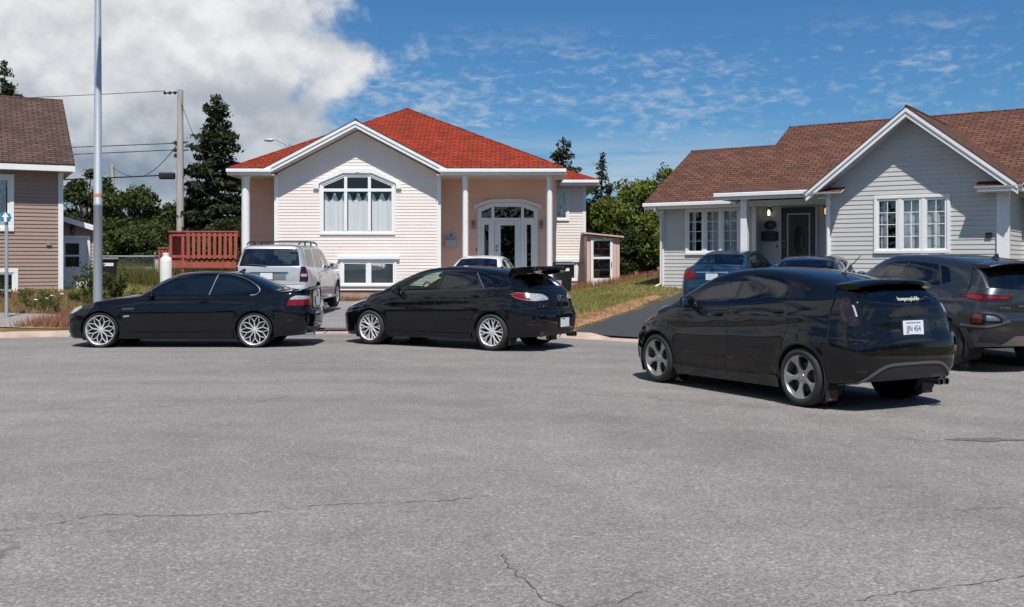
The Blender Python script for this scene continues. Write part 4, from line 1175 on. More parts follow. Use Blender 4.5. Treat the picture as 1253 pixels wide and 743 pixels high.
# ------------------------------------------------------------------ boxy silver SUV on the driveway
def build_suv():
    sp = dict(L=4.78, fo=0.95, wb=2.70, R=0.365, tw=0.235, rim=0.215, arch=0.42, flare=0.018, hatch=True, inset=.01, res=.04,
        front=[(0, 0), (0.5, .02), (0.82, .07), (0.95, .18), (1.0, .40)], rear=[(0, 0), (0.5, .012), (0.85, .04), (0.96, .11), (1.0, .26)],
        fprof=[(.25, .04), (.45, .0), (.8, .0), (1.0, .06), (1.1, .12)],
        rprof=[(.28, .12), (.42, .02), (.52, .0), (.68, .0), (.72, .05), (.95, .06), (1.15, .08), (1.3, .14), (1.68, .30), (1.8, .34)],
        top=[(.06, .98), (.3, 1.03), (.7, 1.07), (1.1, 1.11), (1.22, 1.13), (1.6, 1.42), (1.9, 1.62), (2.1, 1.68), (2.6, 1.72), (3.4, 1.73), (4.2, 1.71), (4.5, 1.69)],
        belt=[(0, .92), (.3, .98), (.95, 1.04), (1.4, 1.07), (2.5, 1.09), (3.5, 1.11), (4.3, 1.13), (4.78, 1.13)],
        hw=[(0, .92), (.5, .955), (.95, .975), (1.4, .965), (3.0, .965), (3.65, .975), (4.3, .96), (4.78, .93)],
        hb=[(0, .86), (.95, .90), (1.4, .905), (3.0, .905), (4.2, .895), (4.78, .86)],
        wz=[(0, .6), (.95, .80), (3.0, .78), (3.65, .82), (4.78, .75)],
        low=[(0, .28), (.6, .30), (1.4, .28), (3.2, .28), (4.1, .33), (4.78, .40)],
        rw=[(.5, .75), (1.22, .80), (1.6, .76), (1.9, .72), (2.6, .71), (3.6, .70), (4.4, .69), (4.78, .68)],
        drop=[(.5, .03), (1.22, .03), (1.9, .05), (2.6, .055), (4.78, .055)],
        bow=[(.7, 0), (1.22, -.12), (1.9, -.09), (2.2, 0), (4.5, 0)],
        rmap=[(0, 0), (3.9, 3.9), (4.48, 4.32)],
        mid=[.80, .95, 1.1, 1.22, 1.32, 1.5, 1.75, 1.92, 2.05, 2.3, 2.7, 3.2, 3.65, 3.95, 4.25, 4.48])
    c = Car('suv', sp, 'silver boxy SUV with roof rails parked on the driveway, seen from behind', 'suv')
    P = CM['silver']
    for sg in (-1, 1):
        d = c.panel('door', [(1.45, .42, 1), (2.45, .42, 1), (2.47, .8), (2.45, 1.09, 1), (1.42, 1.06, 1)], 'y', sg, .0035, P, step=.07)
        handle(c, 2.22, .99, sg, P, d)
        d2 = c.panel('door', [(2.47, .42, 1), (3.15, .42), (3.25, .62), (3.38, .85), (3.42, 1.11, 1), (2.47, 1.095, 1)], 'y', sg, .0035, P, step=.07)
        handle(c, 3.20, 1.0, sg, P, d2)
        c.window('side_window', [(1.62, 1.10, 1), (1.85, 1.34), (2.08, 1.52), (2.44, 1.59, 1), (2.44, 1.12, 1)], 'y', sg, CM['g_mid'], CM['gloss'], d, step=.06)
        c.window('side_window', [(2.50, 1.12, 1), (2.50, 1.595, 1), (3.25, 1.60, 1), (3.42, 1.14, 1)], 'y', sg, CM['g_dark'], CM['gloss'], d2, step=.06)
        c.window('quarter_window', [(3.55, 1.145, 1), (3.42, 1.60, 1), (4.12, 1.58, 1), (4.28, 1.16, 1)], 'y', sg, CM['g_vdark'], CM['gloss'], step=.06)
        c.ribbon('lower_cladding', [(1.42, .44), (3.15, .44)], 'y', sg, .22, .012, CM['rimgrey'])
        c.ribbon('rear_cladding', [(.30, .46), (.0, .46), (-.5, .46)], 'd', sg, .16, .012, CM['rimgrey'])
        c.panel('headlight', [(-.2, .80), (-.18, .95), (.12, .97), (.16, .82)], 'f', sg, .005, CM['clear'])
        t = c.panel('tail_light', [(.09, 1.16, 1), (.135, 1.0), (.125, .84), (.04, .80, 1), (-.10, .81, 1), (-.085, 1.0), (-.05, 1.16, 1)], 'd', sg, .012, CM['redd'], step=.035)
        c.panel('clear_lens', [(.09, .99, 1), (.10, .93), (-.07, .93), (-.065, .985, 1)], 'd', sg, .017, CM['clear'], t, step=.03)
        mirror(c, 1.72, 1.16, .92, P, sg, .15, .24, .19)
        r = MB()
        pts = [Vector((x-c.x0, sg*.64, z)) for x, z in ((2.15, 1.70), (2.3, 1.765), (2.7, 1.785), (3.5, 1.79), (4.1, 1.77), (4.3, 1.71))]
        r.tube(pts, .018, 8)
        for x in (2.9, 3.6): r.tube([Vector((x-c.x0, sg*.64, 1.69)), Vector((x-c.x0, sg*.64, 1.79))], .02, 8)
        r.build('roof_rail', CM['trim'], c.root, smooth=True)
    r = MB()
    for x in (2.55, 3.85):
        r = MB(); r.bbox(x-.035-c.x0, x+.035-c.x0, -.66, .66, 1.775, 1.80, .008); r.build('roof_cross_bar', CM['trim'], c.root)
    c.window('windshield', [(1.26, -.72, 1), (1.18, 0), (1.26, .72, 1), (1.86, .65, 1), (1.80, 0), (1.86, -.65, 1)], 'z', 1, CM['g_mid'], CM['gloss'], step=.07)
    c.window('rear_window', [(-.74, 1.18, 1), (-.66, 1.60, 1), (.66, 1.60, 1), (.74, 1.18, 1)], 'x', 1, CM['g_dark'], CM['gloss'], step=.06)
    wp = MB(); a = c.hit('x', -.05, 1.19, 1)[0]; b = c.hit('x', -.50, 1.22, 1)[0]
    wp.tube([a+Vector((.03, 0, 0)), b+Vector((.03, 0, 0))], .012, 6); wp.build('rear_wiper', CM['trim'], c.root)
    c.panel('plate_garnish', [(-.48, 1.035, 1), (-.46, 1.085, 1), (.46, 1.085, 1), (.48, 1.035, 1)], 'x', 1, .035, P, step=.05)
    c.panel('plate_recess', [(-.42, .84, 1), (-.42, 1.03, 1), (.42, 1.03, 1), (.42, .84, 1)], 'x', 1, .003, CM['rimgrey'], step=.06)
    plate(c, -.05, .935, text='', out=.004)
    c.ribbon('gate_seam', [(-.84, .74), (0, .735), (.84, .74)], 'x', 1, .012, .001, CM['dark'])
    hb = MB(); hb.bbox(4.72-c.x0, 4.90-c.x0, -.06, .06, .40, .46, .01); hb.build('tow_bar', CM['trim'], c.root)
    sb = []
    for sg in (-1, 1):
        b = MB(); b.tube([(1.5-c.x0, sg*.93, .36), (1.62-c.x0, sg*1.0, .36), (3.05-c.x0, sg*1.0, .36), (3.15-c.x0, sg*.93, .36)], .045, 10)
        b.build('running_board', CM['chrome'], c.root, smooth=True)
    cabin(c, 2.55, 3.5, .76, .66, dict(dash=1.85, z=1.12, mx=2.05, mz=1.5), CM['tan'])
    c.build_body(P, CM['dark'])
    c.wheels(rim_five_plain, CM)
    return c

# ------------------------------------------------------------------ four-door saloon, used for three parked cars
def build_sedan(name, label, paint, emblem=True, H=0.0, spoiler=False, cat='car', glass='g_dark'):
    sp = dict(L=4.57, fo=0.88, wb=2.63, R=0.318, tw=0.205, rim=0.215, arch=0.352, flare=0.012, inset=.006, res=.04,
        front=FRONT, rear=[(0, 0), (0.5, .02), (0.82, .07), (0.95, .18), (1.0, .40)],
        fprof=[(.18, .04), (.32, .0), (.6, .0), (.72, .06), (.85, .15)],
        rprof=[(.22, .12), (.36, .03), (.48, .0), (.64, .0), (.68, .04), (.85, .05), (1.0, .07), (1.1, .07)],
        top=[(.08, .74), (.3, .82), (.7, .92), (1.05, .99), (1.2, 1.02), (1.6, 1.26), (1.95, 1.405), (2.2, 1.445), (2.6, 1.46+H), (3.0, 1.445+H), (3.35, 1.395), (3.65, 1.27), (3.95, 1.125), (4.2, 1.10), (4.5, 1.095)],
        belt=[(0, .70), (.3, .78), (.88, .90), (1.3, .95), (2.2, .97), (3.2, .99), (3.8, 1.03), (4.3, 1.05), (4.57, 1.05)],
        hw=[(0, .82), (.4, .85), (.88, .878), (1.3, .865), (2.8, .87), (3.5, .88), (4.0, .865), (4.57, .82)],
        hb=[(0, .74), (.88, .79), (1.3, .80), (2.8, .80), (3.6, .79), (4.1, .765), (4.57, .73)],
        wz=[(0, .5), (.88, .64), (2.8, .64), (3.5, .70), (4.57, .66)],
        low=[(0, .17), (.6, .19), (1.3, .18), (3.2, .19), (4.0, .23), (4.57, .28)],
        rw=[(.5, .6), (1.2, .70), (1.6, .64), (1.95, .59), (2.6, .575), (3.3, .56), (3.65, .60), (3.95, .64), (4.57, .62)],
        drop=[(.5, .03), (1.2, .03), (1.95, .05), (2.6, .055), (3.3, .055), (3.65, .05), (3.95, .025), (4.57, .012)],
        bow=[(.7, 0), (1.2, -.14), (1.95, -.09), (2.3, 0), (3.35, .04), (3.95, .10), (4.15, .02), (4.3, 0)],
        mid=[.74, .88, 1.05, 1.2, 1.32, 1.55, 1.8, 1.97, 2.1, 2.4, 2.7, 3.0, 3.3, 3.42, 3.7, 3.92, 4.05])
    c = Car(name, sp, label, cat)
    P = paint
    for sg in (-1, 1):
        d = c.panel('door', [(1.38, .32, 1), (2.34, .32, 1), (2.37, .65), (2.34, .965, 1), (1.36, .935, 1)], 'y', sg, .0035, P, step=.07)
        handle(c, 2.12, .88, sg, P, d)
        d2 = c.panel('door', [(2.36, .32, 1), (3.05, .32), (3.15, .46), (3.26, .7), (3.34, .985, 1), (2.36, .966, 1)], 'y', sg, .0035, P, step=.07)
        handle(c, 3.08, .905, sg, P, d2)
        c.window('side_window', [(1.50, .985, 1), (1.80, 1.17), (2.05, 1.305), (2.40, 1.365, 1), (2.35, .998, 1)], 'y', sg, CM[glass], CM['gloss'], d, step=.06)
        c.window('side_window', [(2.40, 1.0, 1), (2.45, 1.37, 1), (2.8, 1.37), (3.12, 1.32), (3.42, 1.17), (3.50, 1.06), (3.40, 1.025, 1)], 'y', sg, CM[glass], CM['gloss'], d2, step=.06)
        c.panel('headlight', [(-.24, .66), (-.26, .73, 1), (.0, .77), (.22, .84, 1), (.2, .74), (.0, .66)], 'f', sg, .005, CM['clear'])
        t = c.panel('tail_light', [(.22, .86, 1), (.20, .96), (.08, 1.02), (-.22, 1.01, 1), (-.27, .84), (-.10, .78), (.12, .79, 1)], 'd', sg, .007, CM['red'], step=.035)
        c.panel('clear_lens', [(.14, .87, 1), (.02, .875, 1), (.02, .805, 1), (.12, .81, 1)], 'd', sg, .011, CM['clear'], t, step=.03)
        mirror(c, 1.60, 1.0, .80, P, sg, .13, .2, .13)
        c.ribbon('bumper_seam', [(.42, .66), (.1, .69), (-.4, .68)], 'd', sg, .009, .001, CM['dark'])
    c.window('windshield', [(1.23, -.64, 1), (1.16, 0), (1.23, .64, 1), (1.90, .54, 1), (1.85, 0), (1.90, -.54, 1)], 'z', 1, CM['g_mid'], CM['gloss'], step=.07)
    c.window('rear_window', [(3.40, -.51, 1), (3.43, 0), (3.40, .51, 1), (3.92, .60, 1), (4.00, 0), (3.92, -.60, 1)], 'z', 1, CM['g_dark'], CM['gloss'], step=.06)
    c.panel('bonnet', [(.42, -.5, 1), (.30, 0), (.42, .5, 1), (.85, .62), (1.14, .68, 1), (1.08, 0), (1.14, -.68, 1), (.85, -.62)], 'z', 1, .004, P, step=.07)
    c.panel('boot_lid', [(-.50, .72, 1), (-.62, .90), (-.60, 1.03, 1), (0, 1.04), (.60, 1.03, 1), (.62, .90), (.50, .72, 1)], 'x', 1, .004, P, step=.06)
    c.panel('boot_garnish', [(-.40, .955, 1), (-.40, .985, 1), (.40, .985, 1), (.40, .955, 1)], 'x', 1, .018, CM['chrome'], step=.05)
    plate(c, 0, .86, text='', out=.006)
    if emblem:
        em = MB()
        M = yz(c, 0, 1.035, .012)
        for a in (90, 210, 330):
            p = Vector((math.cos(R(a)), math.sin(R(a)), 0)); q = Vector((-p.y, p.x, 0))
            v = [Vector((0, 0, 0)), p*.025+q*.014, p*.05, p*.025-q*.014]
            em.add([M @ (x+Vector((0, 0, .004))) for x in v]+[M @ (x-Vector((0, 0, .004))) for x in v], [(0, 1, 2, 3), (0, 4, 5, 1), (1, 5, 6, 2), (2, 6, 7, 3), (3, 7, 4, 0)])
        em.build('emblem', CM['chrome'], c.root)
    cabin(c, 2.30, 3.2, .66, .44, dict(dash=1.78, z=.97, mx=1.98, mz=1.28), CM['seat'])
    c.build_body(P, CM['dark'])
    c.wheels(rim_multi, CM)
    return c
CX, CY = -4.0, 8.0          # middle of the cul-de-sac
# ------------------------------------------------------------------ setting materials
def siding_mat(name, col):
    m, N, L, b = new_mat(name)
    b.inputs['Roughness'].default_value = 0.55
    b.inputs['Specular IOR Level'].default_value = 0.3
    tc = N.new('ShaderNodeTexCoord')
    n1 = N.new('ShaderNodeTexNoise'); n1.inputs['Scale'].default_value = 1.3; n1.inputs['Detail'].default_value = 5
    mp = N.new('ShaderNodeMapping'); mp.inputs['Scale'].default_value = (0.5, 0.5, 9.5)
    n2 = N.new('ShaderNodeTexNoise'); n2.inputs['Scale'].default_value = 1.0; n2.inputs['Detail'].default_value = 3
    L.new(tc.outputs['Object'], n1.inputs['Vector']); L.new(tc.outputs['Object'], mp.inputs['Vector']); L.new(mp.outputs[0], n2.inputs['Vector'])
    ad = N.new('ShaderNodeMath'); ad.operation = 'ADD'
    L.new(n1.outputs['Fac'], ad.inputs[0]); L.new(n2.outputs['Fac'], ad.inputs[1])
    mr = N.new('ShaderNodeMapRange'); mr.inputs[1].default_value = 0.6; mr.inputs[2].default_value = 1.4; mr.inputs[3].default_value = 0.92; mr.inputs[4].default_value = 1.06
    L.new(ad.outputs[0], mr.inputs[0])
    sc_ = N.new('ShaderNodeVectorMath'); sc_.operation = 'SCALE'; sc_.inputs[0].default_value = col
    L.new(mr.outputs[0], sc_.inputs['Scale']); L.new(sc_.outputs[0], b.inputs['Base Color'])
    return m

def shingle_mat(name, col, var=0.25):
    m, N, L, b = new_mat(name)
    b.inputs['Roughness'].default_value = 0.85
    b.inputs['Specular IOR Level'].default_value = 0.2
    uv = N.new('ShaderNodeUVMap'); uv.uv_map = 'UVMap'
    br = N.new('ShaderNodeTexBrick')
    br.inputs['Scale'].default_value = 1.0; br.inputs['Brick Width'].default_value = 0.32; br.inputs['Row Height'].default_value = 0.15
    br.inputs['Mortar Size'].default_value = 0.017; br.inputs['Mortar Smooth'].default_value = 0.2; br.inputs['Bias'].default_value = 0.0
    br.inputs['Color1'].default_value = (*[c*(1-var) for c in col], 1)
    br.inputs['Color2'].default_value = (*[c*(1+var) for c in col], 1)
    br.inputs['Mortar'].default_value = (*[c*0.30 for c in col], 1)
    L.new(uv.outputs[0], br.inputs['Vector'])
    n = N.new('ShaderNodeTexNoise'); n.inputs['Scale'].default_value = 1.1; n.inputs['Detail'].default_value = 8; n.inputs['Roughness'].default_value = 0.7
    L.new(uv.outputs[0], n.inputs['Vector'])
    mr = N.new('ShaderNodeMapRange'); mr.inputs[1].default_value = 0.3; mr.inputs[2].default_value = 0.7; mr.inputs[3].default_value = 0.80; mr.inputs[4].default_value = 1.2
    L.new(n.outputs['Fac'], mr.inputs[0])
    s_ = N.new('ShaderNodeVectorMath'); s_.operation = 'SCALE'
    L.new(br.outputs['Color'], s_.inputs[0]); L.new(mr.outputs[0], s_.inputs['Scale']); L.new(s_.outputs[0], b.inputs['Base Color'])
    bp = N.new('ShaderNodeBump'); bp.inputs['Strength'].default_value = 0.9; bp.inputs['Distance'].default_value = 0.015; bp.invert = True
    L.new(br.outputs['Fac'], bp.inputs['Height']); L.new(bp.outputs[0], b.inputs['Normal'])
    return m

def foliage_mat(name, dark, light, scale=1.0, trans=0.25):
    m = bpy.data.materials.new(name); m.use_nodes = True
    N = m.node_tree.nodes; L = m.node_tree.links; N.clear()
    out = N.new('ShaderNodeOutputMaterial')
    tc = N.new('ShaderNodeTexCoord'); ge = N.new('ShaderNodeNewGeometry')
    n = N.new('ShaderNodeTexNoise'); n.inputs['Scale'].default_value = scale; n.inputs['Detail'].default_value = 3
    L.new(tc.outputs['Object'], n.inputs['Vector'])
    ad = N.new('ShaderNodeMath'); ad.operation = 'MULTIPLY_ADD'; ad.inputs[1].default_value = 0.55; 
    L.new(ge.outputs['Random Per Island'], ad.inputs[0])
    mr = N.new('ShaderNodeMapRange'); mr.inputs[1].default_value = 0.3; mr.inputs[2].default_value = 0.7; mr.inputs[3].default_value = 0.0; mr.inputs[4].default_value = 0.5
    L.new(n.outputs['Fac'], mr.inputs[0]); L.new(mr.outputs[0], ad.inputs[2])
    cr = N.new('ShaderNodeMix'); cr.data_type = 'RGBA'
    cr.inputs['A'].default_value = (*dark, 1); cr.inputs['B'].default_value = (*light, 1)
    L.new(ad.outputs[0], cr.inputs['Factor'])
    d = N.new('ShaderNodeBsdfPrincipled'); d.inputs['Roughness'].default_value = 0.6; d.inputs['Specular IOR Level'].default_value = 0.2
    t = N.new('ShaderNodeBsdfTranslucent')
    L.new(cr.outputs['Result'], d.inputs['Base Color']); L.new(cr.outputs['Result'], t.inputs['Color'])
    mx = N.new('ShaderNodeMixShader'); mx.inputs[0].default_value = trans
    L.new(d.outputs[0], mx.inputs[1]); L.new(t.outputs[0], mx.inputs[2]); L.new(mx.outputs[0], out.inputs[0])
    return m

def asphalt_mat(name, base, cracks=True, var=0.12, speck=0.35, tracks=False):
    m, N, L, b = new_mat(name)
    b.inputs['Roughness'].default_value = 0.8
    b.inputs['Specular IOR Level'].default_value = 0.35
    tc = N.new('ShaderNodeTexCoord'); P = tc.outputs['Object']
    def noise(scale, detail=4, rough=0.5, vec=None):
        n = N.new('ShaderNodeTexNoise'); n.inputs['Scale'].default_value = scale; n.inputs['Detail'].default_value = detail; n.inputs['Roughness'].default_value = rough
        L.new(vec or P, n.inputs['Vector']); return n
    def mrange(src, a, b_, c, d):
        r = N.new('ShaderNodeMapRange'); r.inputs[1].default_value = a; r.inputs[2].default_value = b_; r.inputs[3].default_value = c; r.inputs[4].default_value = d
        L.new(src, r.inputs[0]); return r.outputs[0]
    def mul(a, b_):
        r = N.new('ShaderNodeMath'); r.operation = 'MULTIPLY'; L.new(a, r.inputs[0]); L.new(b_, r.inputs[1]); return r.outputs[0]
    big = mrange(noise(0.22, 5, 0.6).outputs['Fac'], 0.3, 0.7, 1-var, 1+var)
    mid = mrange(noise(1.6, 6, 0.65).outputs['Fac'], 0.3, 0.7, 1-var*0.7, 1+var*0.7)
    # stones in the surface
    v = N.new('ShaderNodeTexVoronoi'); v.inputs['Scale'].default_value = 85; L.new(P, v.inputs['Vector'])
    sep = N.new('ShaderNodeSeparateColor'); L.new(v.outputs['Color'], sep.inputs[0])
    st = mrange(sep.outputs[0], 0, 1, 1-speck, 1+speck)
    v2 = N.new('ShaderNodeTexVoronoi'); v2.inputs['Scale'].default_value = 60; L.new(P, v2.inputs['Vector'])
    sep2 = N.new('ShaderNodeSeparateColor'); L.new(v2.outputs['Color'], sep2.inputs[0])
    br = mrange(sep2.outputs[1], 0.88, 0.98, 1.0, 1.0+speck*1.3)
    f = mul(mul(big, mid), mul(st, br))
    # streaks running across (paver passes)
    mp = N.new('ShaderNodeMapping'); mp.inputs['Scale'].default_value = (0.10, 1.3, 1); mp.inputs['Rotation'].default_value = (0, 0, R(6)); L.new(P, mp.inputs['Vector'])
    f = mul(f, mrange(noise(1.0, 4, 0.6, mp.outputs[0]).outputs['Fac'], 0.3, 0.7, 1-var*0.5, 1+var*0.5))
    if tracks:      # turning-circle wear: bands round the middle of the cul-de-sac
        ds = N.new('ShaderNodeVectorMath'); ds.operation = 'DISTANCE'; ds.inputs[1].default_value = (CX+1.5, CY-2.0, 0)
        wq = noise(0.35, 3); vq = N.new('ShaderNodeVectorMath'); vq.operation = 'MULTIPLY_ADD'; vq.inputs[1].default_value = (1.6, 1.6, 0)
        L.new(wq.outputs['Color'], vq.inputs[0]); L.new(P, vq.inputs[2]); L.new(vq.outputs[0], ds.inputs[0])
        n1d = N.new('ShaderNodeTexNoise'); n1d.noise_dimensions = '1D'; n1d.inputs['Scale'].default_value = 0.9; n1d.inputs['Detail'].default_value = 4
        L.new(ds.outputs['Value'], n1d.inputs['W'])
        f = mul(f, mrange(n1d.outputs['Fac'], 0.3, 0.7, 0.90, 1.09))
        sp_ = noise(5.5, 2, 0.4); f = mul(f, mrange(sp_.outputs['Fac'], 0.70, 0.78, 1.0, 0.80))
    if cracks:
        wn = noise(0.9, 5, 0.6)
        sub = N.new('ShaderNodeVectorMath'); sub.operation = 'MULTIPLY_ADD'
        sub.inputs[1].default_value = (0.9, 0.9, 0); L.new(wn.outputs['Color'], sub.inputs[0]); L.new(P, sub.inputs[2])
        mpc = N.new('ShaderNodeMapping'); mpc.inputs['Scale'].default_value = (0.16, 0.42, 0); mpc.inputs['Rotation'].default_value = (0, 0, R(8)); L.new(sub.outputs[0], mpc.inputs['Vector'])
        for sc_c, wd, gate in ((1.0, 0.0045, 0.47), (2.7, 0.0055, 0.57)):
            vo = N.new('ShaderNodeTexVoronoi'); vo.feature = 'DISTANCE_TO_EDGE'; vo.inputs['Scale'].default_value = sc_c
            L.new(mpc.outputs[0], vo.inputs['Vector'])
            line = mrange(vo.outputs['Distance'], 0.0, wd, 1.0, 0.0)
            g = mrange(noise(0.5 if sc_c == 1 else 0.8, 3).outputs['Fac'], gate+0.02, gate+0.14, 0, 0.42)
            inv = N.new('ShaderNodeMath'); inv.operation = 'SUBTRACT'; inv.inputs[0].default_value = 1.0; L.new(mul(line, g), inv.inputs[1])
            f = mul(f, inv.outputs[0])
        # dark oil spots
        so = noise(0.75, 3, 0.5); f = mul(f, mrange(so.outputs['Fac'], 0.72, 0.84, 1.0, 0.88))
    s_ = N.new('ShaderNodeVectorMath'); s_.operation = 'SCALE'; s_.inputs[0].default_value = base
    L.new(f, s_.inputs['Scale']); L.new(s_.outputs[0], b.inputs['Base Color'])
    if tracks:      # washed-in grit along the gutter
        d2 = N.new('ShaderNodeVectorMath'); d2.operation = 'DISTANCE'; d2.inputs[1].default_value = (CX, CY, 0); L.new(P, d2.inputs[0])
        gn = noise(1.4, 5, 0.65)
        ed = N.new('ShaderNodeMath'); ed.operation = 'MULTIPLY_ADD'; ed.inputs[1].default_value = 2.4; L.new(gn.outputs['Fac'], ed.inputs[0]); L.new(d2.outputs['Value'], ed.inputs[2])
        gm = N.new('ShaderNodeMix'); gm.data_type = 'RGBA'; gm.inputs['B'].default_value = (0.27, 0.225, 0.19, 1)
        L.new(mrange(ed.outputs[0], 14.2, 15.6, 0.0, 0.55), gm.inputs['Factor']); L.new(s_.outputs[0], gm.inputs['A']); L.new(gm.outputs['Result'], b.inputs['Base Color'])
    bp = N.new('ShaderNodeBump'); bp.inputs['Strength'].default_value = 0.5; bp.inputs['Distance'].default_value = 0.006
    L.new(st, bp.inputs['Height']); L.new(bp.outputs[0], b.inputs['Normal'])
    return m

def ground_mat(name, stops, scale=0.8, bump=0.5):
    m, N, L, b = new_mat(name)
    b.inputs['Roughness'].default_value = 0.95; b.inputs['Specular IOR Level'].default_value = 0.1
    tc = N.new('ShaderNodeTexCoord')
    n = N.new('ShaderNodeTexNoise'); n.inputs['Scale'].default_value = scale; n.inputs['Detail'].default_value = 9; n.inputs['Roughness'].default_value = 0.68
    L.new(tc.outputs['Object'], n.inputs['Vector'])
    cr = N.new('ShaderNodeValToRGB')
    el = cr.color_ramp.elements
    while len(el) < len(stops): el.new(0.5)
    for e, (p, c) in zip(el, stops): e.position = p; e.color = (*c, 1)
    L.new(n.outputs['Fac'], cr.inputs[0]); L.new(cr.outputs[0], b.inputs['Base Color'])
    n2 = N.new('ShaderNodeTexNoise'); n2.inputs['Scale'].default_value = 26; n2.inputs['Detail'].default_value = 5; L.new(tc.outputs['Object'], n2.inputs['Vector'])
    bp = N.new('ShaderNodeBump'); bp.inputs['Strength'].default_value = bump; bp.inputs['Distance'].default_value = 0.03
    L.new(n2.outputs['Fac'], bp.inputs['Height']); L.new(bp.outputs[0], b.inputs['Normal'])
    return m

SM = {}
SM['asphalt'] = asphalt_mat('road_asphalt', (0.186, 0.177, 0.168), var=0.14, tracks=True)
SM['fresh'] = asphalt_mat('fresh_asphalt', (0.042, 0.043, 0.046), cracks=False, var=0.10, speck=0.25)
SM['drive'] = asphalt_mat('driveway_asphalt', (0.20, 0.193, 0.19), cracks=False)
SM['kerb'] = pmat('kerb_concrete', (0.40, 0.295, 0.25), 0.9, noise=0.22, nscale=2.5, bump=0.3, bscale=40)
def kerb_joints(m):       # a joint every few metres along the ring
    N = m.node_tree.nodes; L = m.node_tree.links; b = N['Principled BSDF']
    src = b.inputs['Base Color'].links[0].from_socket
    tc = N.new('ShaderNodeTexCoord'); sp = N.new('ShaderNodeSeparateXYZ'); L.new(tc.outputs['Object'], sp.inputs[0])
    def M(op, a, b_):
        n = N.new('ShaderNodeMath'); n.operation = op
        for i, v in enumerate((a, b_)):
            if v is None: continue
            if isinstance(v, (int, float)): n.inputs[i].default_value = v
            else: L.new(v, n.inputs[i])
        return n.outputs[0]
    a = M('MULTIPLY', M('ARCTAN2', M('SUBTRACT', sp.outputs[0], CX), M('SUBTRACT', sp.outputs[1], CY)), 14/2.6)
    j = M('LESS_THAN', M('FRACT', a, None), 0.012)
    mx = N.new('ShaderNodeMix'); mx.data_type = 'RGBA'; mx.inputs['B'].default_value = (0.05, 0.042, 0.036, 1)
    L.new(j, mx.inputs['Factor']); L.new(src, mx.inputs['A']); L.new(mx.outputs['Result'], b.inputs['Base Color'])
kerb_joints(SM['kerb'])
SM['concrete'] = pmat('concrete', (0.33, 0.31, 0.29), 0.9, noise=0.15, nscale=3, bump=0.3, bscale=50)
SM['foundation'] = pmat('foundation_render', (0.37, 0.25, 0.20), 0.9, noise=0.2, nscale=3, bump=0.5, bscale=30)
SM['ground'] = ground_mat('turf_and_soil', [(0.30, (0.040, 0.048, 0.016)), (0.48, (0.095, 0.090, 0.033)), (0.58, (0.19, 0.135, 0.065)), (0.72, (0.24, 0.125, 0.075))])
SM['verge'] = ground_mat('red_soil', [(0.32, (0.16, 0.105, 0.055)), (0.50, (0.30, 0.15, 0.092)), (0.66, (0.36, 0.20, 0.125))], 1.4)
SM['gravel'] = ground_mat('gravel', [(0.30, (0.12, 0.105, 0.10)), (0.5, (0.26, 0.24, 0.225)), (0.7, (0.40, 0.37, 0.35))], 14, 1.0)
SM['cream'] = siding_mat('cream_siding', (0.77, 0.70, 0.655))
SM['salmon'] = siding_mat('salmon_siding', (0.87, 0.54, 0.415))
SM['mauve'] = siding_mat('mauve_siding', (0.32, 0.228, 0.188))
SM['pale'] = siding_mat('pale_grey_siding', (0.54, 0.528, 0.51))
SM['shedpink'] = siding_mat('pink_shed_boards', (0.64, 0.43, 0.36))
SM['trimw'] = pmat('white_trim', (0.78, 0.78, 0.78), 0.45, noise=0.04, nscale=3)
SM['trimgrey'] = pmat('grey_trim', (0.50, 0.51, 0.52), 0.45, noise=0.05, nscale=3)
SM['soffit'] = pmat('soffit_panel', (0.62, 0.56, 0.52), 0.6)
SM['drip'] = pmat('dark_drip_edge', (0.05, 0.035, 0.03), 0.6)
SM['redroof'] = shingle_mat('red_shingles', (0.235, 0.031, 0.014), 0.22)
SM['brownroof'] = shingle_mat('red_brown_shingles', (0.115, 0.053, 0.038), 0.25)
SM['darkroof'] = shingle_mat('brown_shingles', (0.090, 0.056, 0.046), 0.25)
SM['curtain'] = pmat('white_curtain', (0.78, 0.78, 0.78), 0.9)
SM['blind'] = pmat('grey_blind', (0.42, 0.45, 0.45), 0.7)
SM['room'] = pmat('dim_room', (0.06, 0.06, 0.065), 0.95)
SM['doorwhite'] = pmat('white_door', (0.70, 0.69, 0.72), 0.4)
SM['doordark'] = pmat('dark_green_door', (0.018, 0.022, 0.022), 0.35, coat=0.3)
SM['iron'] = pmat('black_iron', (0.015, 0.015, 0.016), 0.5)
SM['brass'] = pmat('aged_brass', (0.30, 0.22, 0.10), 0.35, 0.9)
SM['pewter'] = pmat('pewter', (0.26, 0.255, 0.25), 0.45, 0.5)
SM['galv'] = pmat('galvanised_steel', (0.40, 0.44, 0.49), 0.5, 0.35, noise=0.10, nscale=2.0, stretch=(8, 8, 0.6))
SM['orange'] = pmat('faded_orange_band', (0.55, 0.24, 0.14), 0.7)
SM['signblue'] = pmat('sign_blue', (0.02, 0.19, 0.33), 0.4)
SM['signwhite'] = pmat('sign_white', (0.78, 0.80, 0.82), 0.4)
SM['pole'] = pmat('weathered_pole_wood', (0.42, 0.375, 0.34), 0.9, noise=0.3, nscale=3, stretch=(6, 6, 0.3), bump=0.4, bscale=12)
SM['deck'] = pmat('red_stained_wood', (0.33, 0.080, 0.055), 0.7, noise=0.25, nscale=2.5, stretch=(5, 5, 0.5))
SM['tank'] = pmat('tank_white_paint', (0.74, 0.74, 0.72), 0.4, noise=0.05, nscale=4)
SM['bin'] = pmat('black_bin_plastic', (0.012, 0.012, 0.013), 0.45)
SM['wire'] = pmat('cable', (0.012, 0.012, 0.013), 0.7)
